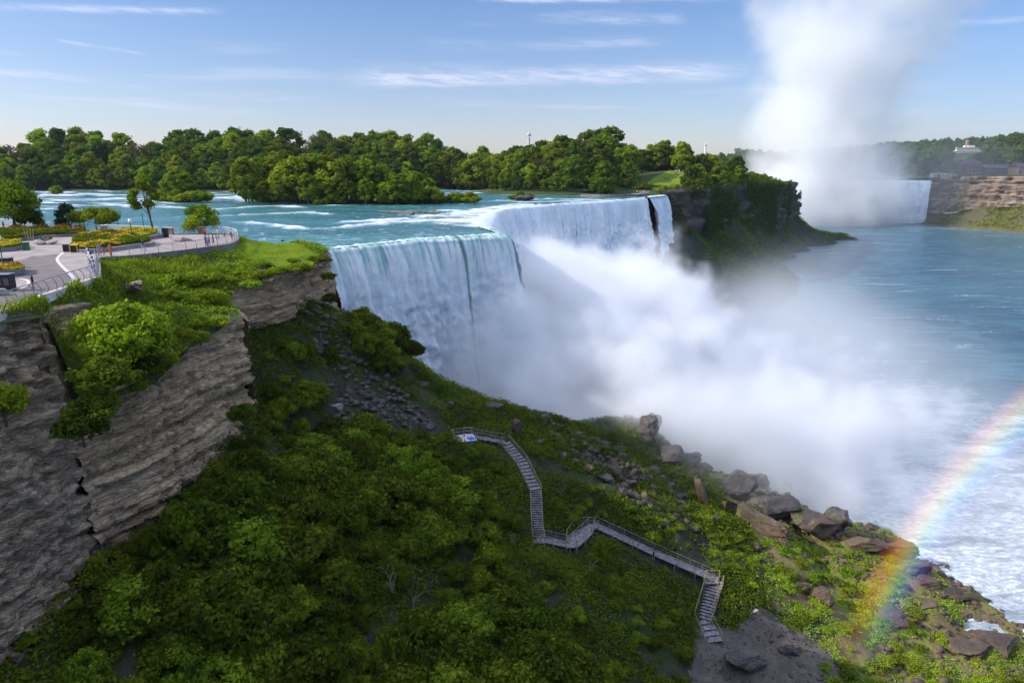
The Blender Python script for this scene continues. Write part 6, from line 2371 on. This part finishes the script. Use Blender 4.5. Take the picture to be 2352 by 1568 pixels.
# scree: too many small stones to count
def rubble(name, poly, n, z0, s0, s1, mt, label, seed, world=False):
    r = np.random.RandomState(seed)
    bm = bmesh.new()
    bmesh.ops.create_icosphere(bm, subdivisions=1, radius=1.0)
    base = np.array([v.co[:] for v in bm.verts])
    fac = np.array([[v.index for v in f.verts] for f in bm.faces])
    bm.free()
    A = np.array([W(*p, z0)[:2] for p in poly]) if not world else np.array(poly)
    VV, FF = [], []
    c = 0
    x = r.uniform(A[:, 0].min(), A[:, 0].max(), n * 4)
    y = r.uniform(A[:, 1].min(), A[:, 1].max(), n * 4)
    k = inpoly(x, y, A.tolist())
    x, y = x[k][:n], y[k][:n]
    z = low_z(x, y)
    for i in range(len(x)):
        s = s0 + (s1 - s0) * r.rand() ** 3
        sc = np.array([s * r.uniform(.7, 1.4), s * r.uniform(.6, 1.1), s * r.uniform(.35, .8)])
        q = base * (1 + r.uniform(-.28, .28, (len(base), 1))) * sc
        a = r.uniform(0, 6.28)
        ca, sa = math.cos(a), math.sin(a)
        q = q @ np.array([[ca, sa, 0], [-sa, ca, 0], [0, 0, 1]])
        VV.append(q + np.array([x[i], y[i], z[i] + s * .12]))
        FF.append(fac + c)
        c += len(base)
    o = link(name, np_mesh(name, np.vstack(VV), np.vstack(FF)), M[mt])
    tag(o, label, 'rocks', kind='stuff')
rubble('scree', SCREE + [], 1700, 31, .15, 0.85, 'boulder', 'dark loose scree of angular stones on the upper slope', 801)
rubble('rubble', ROCKY, 1500, 17, .15, 0.9, 'boulder_brown', 'brown rubble spread between the stairs and the shore boulders', 802)
rubble('shore_stones', [(44, 70), (60, 70), (80, 84), (78, 100), (66, 116), (50, 122), (30, 124), (30, 112), (44, 100), (50, 84)], 1800, 3, .15, .8, 'boulder_brown', 'brown stones along the sunlit shore', 803, True)
rubble('gravel_stones', [tuple(p) for p in GRAVEL], 700, 3, .06, .30, 'boulder', 'small stones around the gravel landing', 804, True)

# ================================================================== FAR THINGS
# drifted log and small rocks in the upper river
x0, y0, _ = W(866, 487, 52.3)
x1, y1, _ = W(950, 490, 52.3)
x2, y2, _ = W(1010, 490, 52.3)
r_ = random.Random(3)
mb = MB().tube([(x0, y0, 52.5), ((x0 + x1) / 2, (y0 + y1) / 2, 52.45), (x1, y1, 52.3)], [.22, .42, .5], 8)
tag(mb.build('driftwood_log', M['log']), 'long dark driftwood log stranded above the falls', 'log')
mb = MB().tube([(x1 + 1, y1 + 1, 52.8), (x2, y2, 52.35)], [.3, .5], 8).tube([(x1 + 6, y1 + .3, 52.5), (x1 + 8, y1 + 1, 54.4)], [.2, .08], 6).tube([(x1 + 3, y1, 52.4), (x1 + 1, y1 + 2, 54.0)], [.2, .06], 6)
tag(mb.build('driftwood_snag', M['log']), 'branched driftwood snag right of the long log', 'log')
for k, (px, py, s) in enumerate(((700, 563, 1.1), (712, 567, 1.4), (722, 565, .8), (690, 558, .8), (650, 554, .7), (735, 571, 1.0), (670, 556, .6))):
    boulder(px, py, 52.3, (s * 1.5, s, s * .6), 'small dark rock on the river edge of the lawn', 'boulder', 820 + k, k, group='rocks on the river edge of the lawn', sub=3, sink=.3)
for k, (px, py, s) in enumerate(((142, 470, 2.4), (1230, 470, 1.5), (1420, 452, 2), (1200, 461, 8.0))):
    boulder(px, py, 52.1, (s * 1.5, s, s * .45), ('dark rock breaking the rapids behind the conifer', 'small dark rock near the far brink', 'dark rock beside the tiny bush near the far brink', 'flat rock carrying the round bushes above the far falls')[k], 'boulder', 830 + k, k, sub=3, sink=.3)

# the viewing deck at the head of the narrow fall and the white path wall
x, y, z = W(1470, 446, 53)
e = empty('viewing_platform', (x, y, z), 'grey viewing platform at the head of the narrow fall', 'platform', None, 0.9)
MB().box((0, 0, .2), (11, 5, .5), bev=.05).build('floor', M['wood_grey'], e)
mb = MB()
for k in range(12):
    mb.box((-5.4 + k * .98, -2.4, .95), (.08, .08, 1.1))
mb.box((0, -2.4, 1.5), (11, .08, .08)).box((0, -2.4, 1.0), (11, .05, .05))
mb.build('railing', M['steel_pale'], e)
strip('path_wall', [W(a, b, 53.4)[:2] for a, b in ((1335, 446), (1380, 447), (1420, 447), (1452, 446))], 0.5, 52.2, 53.5, M['stone'], 'long pale low wall of the path by the far brink', 'wall', 2)
for k in range(8):
    xx = x + math.cos(.9) * (-4.5 + k * 1.25) + .5
    yy = y + math.sin(.9) * (-4.5 + k * 1.25)
    person(0, 0, (0, 2, 3, 4)[k % 4], ('white', 'red', 'blue', 'khaki', 'orange', 'grey')[k % 6], 'navy', k, 'tiny distant visitor on the viewing platform by the narrow fall', xyz=(xx, yy, z + .45), group='visitors on the far viewing platform')
# the clearing with its crowd
def ig(x, y):
    return isl_zz(x, y)
rg2 = random.Random(12)
clr = cdt_surface([tuple(p) for p in CLEAR], jgrid(70, 140, 390, 470, 3, 3), lambda x, y: np.array([ig(a, b) for a, b in zip(x, y)]) + .15, 'island_lawn', M['lawn'])
for k in range(46):
    t = rg2.random()
    x, y = 96 + 46 * t, 452 + 14 * t + rg2.uniform(-3, 3)
    person(0, 0, rg2.choice((0, 1, 2, 4, 5)), rg2.choice(('white', 'red', 'blue', 'white', 'pink', 'grey', 'orange')), rg2.choice(('navy', 'khaki', 'blackc', 'white')), rg2.uniform(0, 6), 'tiny distant visitor along the top of the island clearing',
           xyz=(x, y, ig(x, y) + .1), group='visitors at the island clearing', s=1.1)
x, y = 118, 462
e = empty('refreshment_kiosk', (x, y, ig(x, y)), 'small pale kiosk with a pointed roof at the island clearing', 'kiosk')
MB().box((0, 0, 1.4), (5, 4, 2.8)).build('wall', M['white_wall'], e)
MB().add([(-3, -2.6, 2.8), (3, -2.6, 2.8), (3, 2.6, 2.8), (-3, 2.6, 2.8), (0, 0, 5.2)], [(0, 1, 4), (1, 2, 4), (2, 3, 4), (3, 0, 4), (3, 2, 1, 0)]).build('roof', M['brick_tan'], e)


def tower(px, ytop, Y, r, lab, kind):
    x = (px - CX0) / FPX * (Y * math.cos(PITCH))
    x, _, zt = WY(px, ytop, Y)
    e = empty('observation_tower' if kind else 'round_tower', (x, Y, 54), lab, 'tower')
    H = zt - 54
    if kind:
        MB().lathe([(r, 0), (r * .8, H * .6), (r * .75, H * .78)], n=16).build('shaft', M['tower'], e)
        MB().lathe([(r * .8, H * .80), (r * 1.35, H * .81), (r * 1.35, H * .85), (r * .9, H * .86), (r * .5, H * .88)], n=16).build('pod', M['tower'], e)
        MB().lathe([(r * .25, H * .87), (r * .08, H)], n=8).build('mast', M['steel_pale'], e)
    else:
        MB().lathe([(r, 0), (r, H * .97), (r * .7, H)], n=16).build('shaft', M['white_wall'], e)
        MB().lathe([(r * 1.1, H * .93), (r * 1.1, H * .96)], n=16).build('ring', M['steel'], e)
tower(1215, 290, 1100, 2.4, 'slim grey observation tower rising over the wood', True)
tower(1621, 330, 1100, 1.5, 'slim plain white tower over the right end of the wood', False)
x, _, zt = WY(1689, 337, 1300)
tag(MB().lathe([(1.2, 0), (.5, (zt - 54) * .7), (.15, zt - 54)], n=6).build('radio_mast', M['steel']), 'faint thin radio mast left of the spray column', 'mast').location = (x, 1300, 54)


# ---- buildings on the far right bank ----------------------------------------------
def house(name, px0, px1, pytop, pyb, Y, depth, wm, rm, lab, floors=2, bays=6, roof='hip', chim=False, cat='building', rz=0.0):
    x0, _, zt = WY(px0, pytop, Y)
    x1, _, zb = WY(px1, pyb, Y)
    w, h = x1 - x0, zt - zb
    e = empty(name, ((x0 + x1) / 2, Y, zb), lab, cat, None, rz)
    rh = h * .30 if roof != 'flat' else 0
    wh = h - rh
    MB().box((0, 0, wh / 2 - 2), (w, depth, wh + 4)).build('wall', M[wm], e)
    if roof == 'flat':
        MB().box((0, 0, wh + .3), (w + .8, depth + .8, .7)).build('roof', M[rm], e)
    else:
        a, b = w / 2 + .8, depth / 2 + .8
        r_ = max(0.5, a - b)
        rf = MB().add([(-a, -b, wh), (a, -b, wh), (a, b, wh), (-a, b, wh), (-r_ if roof == 'hip' else -a, 0, h), (r_ if roof == 'hip' else a, 0, h)],
                      [(0, 1, 5, 4), (1, 2, 5), (2, 3, 4, 5), (3, 0, 4), (3, 2, 1, 0)]).build('roof', M[rm], e)
        if chim:
            MB().box((w * .2, 0, h + .5), (1.6, 1.6, 4)).build('chimney', M[wm], rf)
    bw = w / bays
    for f in range(floors):
        for k in range(bays):
            fr = MB().box((-w / 2 + bw * (k + .5), -depth / 2 - .05, wh * (f + .55) / floors), (bw * .5, .16, wh / floors * .55)).build('window', M['kerb'], e)
            MB().box((-w / 2 + bw * (k + .5), -depth / 2 - .12, wh * (f + .55) / floors), (bw * .4, .1, wh / floors * .45)).build('pane', M['glass_dark'], fr)
    return e
house('power_house', 2214, 2246, 366, 408, 862, 14, 'brick', 'roof_dark', 'tall brick house with a steep dark roof at the cliff rim', 2, 4, 'hip', True)
house('lodge', 2256, 2325, 378, 408, 880, 16, 'brick', 'roof_dark', 'long brick lodge with a dark roof right of the tall brick house', 1, 10, 'gable', True)
house('lodge', 2330, 2400, 374, 408, 850, 18, 'brick_tan', 'roof_dark', 'brick building with a dark roof cut by the right edge', 1, 8, 'gable')
house('terrace_block', 2140, 2176, 399, 410, 880, 8, 'white_wall', 'kerb', 'low white building at the far brink', 1, 6, 'flat')
house('terrace_block', 2180, 2204, 400, 410, 876, 8, 'white_wall', 'steel', 'low pale shelter left of the tall brick house', 1, 5, 'flat')
e = house('hilltop_monastery', 2188, 2250, 340, 352, 1250, 24, 'white_wall', 'kerb', 'long white building on top of the wooded hill', 2, 14, 'flat')
e2 = MB().box((4, 0, 9), (12, 14, 8)).build('upper_storey', M['white_wall'], e)
MB().box((-2, -3, 14), (3.5, 3.5, 16)).build('tower', M['brick_tan'], e)

# wooded hill
def far_woods(name, n, box, keep, size, label, seed, leaf, ghost=0):
    r = np.random.RandomState(seed)
    x = r.uniform(box[0], box[1], n)
    y = r.uniform(box[2], box[3], n)
    k = inpoly(x, y, HOUT) & keep(x, y)
    x, y = x[k], y[k]
    z = np.maximum(hill(x, y), 50.7)
    VV, TT = [], []
    base = [crown_data(blobs_round(2, 17, 6.5, 14, 900 + q), 260, 2.2, 900 + q, 0.4) for q in range(6)]
    for i in range(len(x)):
        V, Fc, t = base[r.randint(6)]
        s = r.uniform(.75, 1.3) * size
        a = r.uniform(0, 6.28)
        ca, sa = math.cos(a), math.sin(a)
        Q = V * s
        VV.append(np.column_stack([Q[:, 0] * ca - Q[:, 1] * sa + x[i], Q[:, 0] * sa + Q[:, 1] * ca + y[i], Q[:, 2] + z[i]]))
        TT.append(np.clip(t * .5 + r.uniform(0, .5), 0, 1))
    V = np.vstack(VV)
    o = link(name, np_mesh(name, V, np.arange(len(V)).reshape(-1, 4), None, {'tint': np.concatenate(TT)}), M[leaf])
    tag(o, label, 'wood', kind='stuff')


def kp(x, y):
    z = hill(x, y)
    px, py = project(x, y, z)
    k = ~((px > 2180) & (px < 2262) & (y > 1010) & (y < 1275))
    k &= ~((px > 2130) & (y < 900))
    k &= ~((px > 2100) & (y < 885))
    k &= ~((px > 2300) & (px < 2350) & (py > 352) & (py < 362))
    return k & (polydist(x, y, [p[:2] for p in CANCLIFF]) > 25)
far_woods('far_woods', 2600, (200, 1300, 880, 1800), kp, 1.25, 'hazy green woods covering the far right hillside', 851, 'leaf_dark')
far_woods('rim_bushes', 160, (514, 760, 560, 900), lambda x, y: (polydist(x, y, [p[:2] for p in CANCLIFF]) > 2) & (polydist(x, y, [p[:2] for p in CANCLIFF]) < 20), 0.22, 'bushes along the rim of the tan cliff', 852, 'leaf_mid')
x, y, z = 0, 0, 0
# grass and weeds on the bare point of the far island
def m_point(x, y, z, px, py, r):
    return inpoly(x, y, ISLAND) & (polydist(x, y, [p[:2] for p in GOATCLIFF]) < 26) & (y > 520)
scatter('point_grass', 9000, (120, 270, 430, 720), lambda x, y: island_z(x, y), m_point, 'leaf_bright', 0.8, 1.2, 306, 'bright grass and weeds on the bare point of the far cliff', per=4, spread=.7)


# ================================================================== RAINBOW
def rainbow():
    D = 70.0
    a = Vector(ANTI)
    c = Vector((0, 0, CAMZ)) + a * D
    r0, r1 = D * math.tan(R(40.0)), D * math.tan(R(42.8))
    # an arc of coloured light in the spray, modelled as a ring section with thickness
    up = Vector((0, 0, 1))
    e1 = (up - a * up.dot(a)).normalized()
    e2 = a.cross(e1)
    V, Fc = [], []
    n = 160
    angs = []
    for i in range(n + 1):
        t = 2 * math.pi * i / n
        mid = c + (e1 * math.cos(t) + e2 * math.sin(t)) * (r0 + r1) / 2
        if mid.z > 1.0 and mid.y > 20:
            angs.append(t)
    # keep one run, from the shore upward
    runs, cur = [], [angs[0]]
    for t in angs[1:]:
        if t - cur[-1] < 2.2 * math.pi / n * 1.0 + 1e-6:
            cur.append(t)
        else:
            runs.append(cur)
            cur = [t]
    runs.append(cur)
    cur = max(runs, key=len)
    me = bpy.data.meshes.new('rainbow')
    th = 1.5
    # object space: x,y in the plane of the ring, z along the light
    for t in cur:
        for r in (r0, r1):
            for h in (-th, th):
                V.append((math.cos(t) * r, math.sin(t) * r, h))
    m = len(cur)
    for i in range(m - 1):
        o = i * 4
        q = o + 4
        Fc += [(o, o + 1, q + 1, q), (o + 1, o + 3, q + 3, q + 1), (o + 3, o + 2, q + 2, q + 3), (o + 2, o, q, q + 2)]
    Fc += [(0, 2, 3, 1), ((m - 1) * 4, (m - 1) * 4 + 1, (m - 1) * 4 + 3, (m - 1) * 4 + 2)]
    me.from_pydata(V, [], Fc)
    me.update()
    bm = bmesh.new()
    bm.from_mesh(me)
    bmesh.ops.recalc_face_normals(bm, faces=bm.faces)
    bm.to_mesh(me)
    bm.free()

    def f():
        p = coords('Object')
        x, y, z = sep(p)
        r = (x * x + y * y).pow(0.5)
        u = (r - r0) / (r1 - r0)
        col = ramp(u, [(0.0, (0, 0, 0)), (0.12, (0.05, 0.0, 0.12)), (0.28, (0.10, 0.12, 0.55)), (0.42, (0.04, 0.42, 0.34)), (0.55, (0.30, 0.50, 0.08)), (0.66, (0.80, 0.55, 0.05)), (0.78, (0.85, 0.26, 0.06)), (0.90, (0.28, 0.03, 0.03)), (1.0, (0, 0, 0))])
        n = NX.nt.nodes.new('ShaderNodeEmission')
        nlink(col, n.inputs['Color'])
        wz = sep(worldpos())[2]
        nlink(wz.ss(11.0, 21.0) * RB_STRENGTH, n.inputs['Strength'])
        return (NX(n.outputs[0]), 'Volume')
    mt = mat('rainbow_light', f)
    mt.cycles.homogeneous_volume = False
    o = link('rainbow', me, mt)
    o.matrix_world = Matrix(((e1.x, e2.x, a.x, c.x), (e1.y, e2.y, a.y, c.y), (e1.z, e2.z, a.z, c.z), (0, 0, 0, 1)))
    tag(o, 'rainbow arching up from the sunlit shore through the spray', 'rainbow')


RB_STRENGTH = 0.115
rainbow()

# ================================================================== MIST AND SPRAY
def vol_mat(name, color, density, aniso=0.35):
    def f():
        n = NX.nt.nodes.new('ShaderNodeVolumePrincipled')
        n.inputs['Color'].default_value = (*color, 1)
        n.inputs['Density'].default_value = density
        n.inputs['Density Attribute'].default_value = 'density'
        n.inputs['Anisotropy'].default_value = aniso
        return (NX(n.outputs[0]), 'Volume')
    return mat(name, f)


def volume_obj(name, lo, hi, res, fn, mt, label, cat):
    vd = bpy.data.volumes.new(name)
    vd.materials.append(mt)
    o = bpy.data.objects.new(name, vd)
    COL.objects.link(o)
    ng = bpy.data.node_groups.new(name, 'GeometryNodeTree')
    ng.interface.new_socket('Geometry', in_out='OUTPUT', socket_type='NodeSocketGeometry')
    NX.nt = ng
    out = ng.nodes.new('NodeGroupOutput')
    vc = ng.nodes.new('GeometryNodeVolumeCube')
    vc.inputs['Min'].default_value = lo
    vc.inputs['Max'].default_value = hi
    vc.inputs['Resolution X'].default_value = res[0]
    vc.inputs['Resolution Y'].default_value = res[1]
    vc.inputs['Resolution Z'].default_value = res[2]
    pos = NX(ng.nodes.new('GeometryNodeInputPosition').outputs[0])
    nlink(fn(pos), vc.inputs['Density'])
    sm = ng.nodes.new('GeometryNodeSetMaterial')
    sm.inputs['Material'].default_value = mt
    ng.links.new(vc.outputs[0], sm.inputs[0])
    ng.links.new(sm.outputs[0], out.inputs[0])
    md = o.modifiers.new('spray', 'NODES')
    md.node_group = ng
    tag(o, label, cat, kind='stuff')
    return o


def blob(x, y, z, c, r, p=1.0):
    """1 at the centre, 0 at the rim of an ellipsoid"""
    d = ((x - c[0]) / r[0]).pow(2) + ((y - c[1]) / r[1]).pow(2) + ((z - c[2]) / r[2]).pow(2)
    return (1 - d.pow(0.5)) * p


def fold(bl):
    r = bl[0]
    for b in bl[1:]:
        r = r.max(b)
    return r


def mist_field(pos):
    x, y, z = sep(pos)
    w = vnoise(pos, 0.022, 4, 0.55, 0, 1)
    wx, wy, wz = sep(w)
    x2 = x + (wx - 0.5) * 38
    y2 = y + (wy - 0.5) * 38
    z2 = z + (wz - 0.5) * 22
    b = fold([blob(x2, y2, z2, c, r, p) for c, r, p in (
        ((-14, 135, 26), (12, 12, 14), 1.2),
        ((-2, 144, 22), (22, 18, 20), 1.5),
        ((12, 158, 14), (36, 30, 28), 2.0),
        ((22, 192, 14), (45, 48, 38), 2.2),
        ((40, 165, 4), (48, 44, 30), 1.5),
        ((60, 148, 0), (42, 38, 24), 1.4),
        ((24, 133, 14), (30, 16, 15), 1.3),
        ((50, 127, 5), (26, 14, 12), 0.9),
        ((34, 240, 8), (42, 58, 32), 1.6),
        ((58, 290, 2), (34, 55, 26), 1.3),
        ((84, 205, 0), (34, 70, 15), 0.8))])
    n = vnoise(pos, 0.05, 6, 0.66)
    n2 = vnoise(pos, 0.15, 4, 0.6)
    d = (b + (n - 0.5) * 2.6 + (n2 - 0.5) * 1.5)
    dens = d.ss(0.12, 1.0)
    return dens * 0.22


def veil_field(pos):
    x, y, z = sep(pos)
    n = vnoise(pos, 0.018, 4, 0.55)
    b = fold([blob(x, y, z, c, r, p) for c, r, p in (
        ((110, 300, 10), (60, 90, 30), 0.4),
        ((90, 210, 5), (60, 110, 32), 1.2),
        ((90, 130, 0), (50, 50, 18), 1.2),
        ((38, 122, 12), (38, 17, 19), 3.0))])
    d = b + (n - 0.5) * 1.1
    return d.ss(0.0, 0.9) * 0.016


def plume_field(pos):
    x, y, z = sep(pos)
    h = (z / 300)
    w = vnoise(pos, 0.008, 4, 0.55, 0, 1)
    wx, wy, wz = sep(w)
    x2 = x + (wx - 0.5) * 130 * (h + 0.25)
    y2 = y + (wy - 0.5) * 120
    z2 = z + (wz - 0.5) * 60
    b = fold([blob(x2, y2, z2, c, r, p) for c, r, p in (
        ((385, 850, 10), (120, 80, 70), 1.8),
        ((335, 850, 40), (75, 80, 85), 1.5),
        ((400, 850, 60), (75, 80, 85), 1.6),
        ((370, 850, 120), (105, 80, 105), 1.6),
        ((375, 850, 200), (120, 85, 120), 1.5),
        ((430, 850, 290), (150, 90, 130), 1.35),
        ((350, 850, 310), (95, 80, 110), 1.3),
        ((500, 850, 300), (90, 90, 60), 0.35))])
    thin = blob(x, y, z, (520, 850, 40), (150, 110, 110)).ss(0.0, 1.0) * 0.0035
    n = vnoise(pos, 0.014, 6, 0.66)
    n2 = vnoise(pos, 0.045, 4, 0.6)
    d = b * 0.9 + (n - 0.5) * 2.4 + (n2 - 0.5) * 0.8
    fade = h.ss(1.5, 0.0)
    return (d.ss(0.0, 1.1) * 0.032 + blob(x2, y2, z2, (375, 850, 10), (120, 80, 85)).ss(0.0, 0.5) * 0.03) * (fade * 0.6 + 0.4) + thin


MISTM = vol_mat('mist', (0.997, 0.997, 0.998), 1.0, 0.25)
volume_obj('waterfall_mist', (-40, 112, -3), (170, 400, 62), (140, 192, 44), mist_field, MISTM, 'thick white spray cloud billowing from the foot of the falls', 'mist')
volume_obj('spray_plume', (240, 740, -3), (640, 960, 400), (100, 56, 100), plume_field, MISTM, 'tall white column of spray rising over the far falls', 'mist')
volume_obj('drifting_spray', (-20, 100, -2), (240, 470, 80), (65, 92, 20), veil_field, MISTM, 'thin drifting spray over the gorge river', 'mist')


# ================================================================== HAZE
hb = MB().box((0, 0, 195), (9000, 9000, 430)).mesh('haze')
def haze_f():
    n = NX.nt.nodes.new('ShaderNodeVolumePrincipled')
    n.inputs['Color'].default_value = (0.80, 0.88, 1.0, 1)
    n.inputs['Density'].default_value = 0.00003
    n.inputs['Anisotropy'].default_value = 0.2
    return (NX(n.outputs[0]), 'Volume')
haze = link('haze', hb, mat('haze_air', haze_f))
haze['kind'] = 'stuff'
haze['label'] = 'thin blue haze in the air over the gorge'
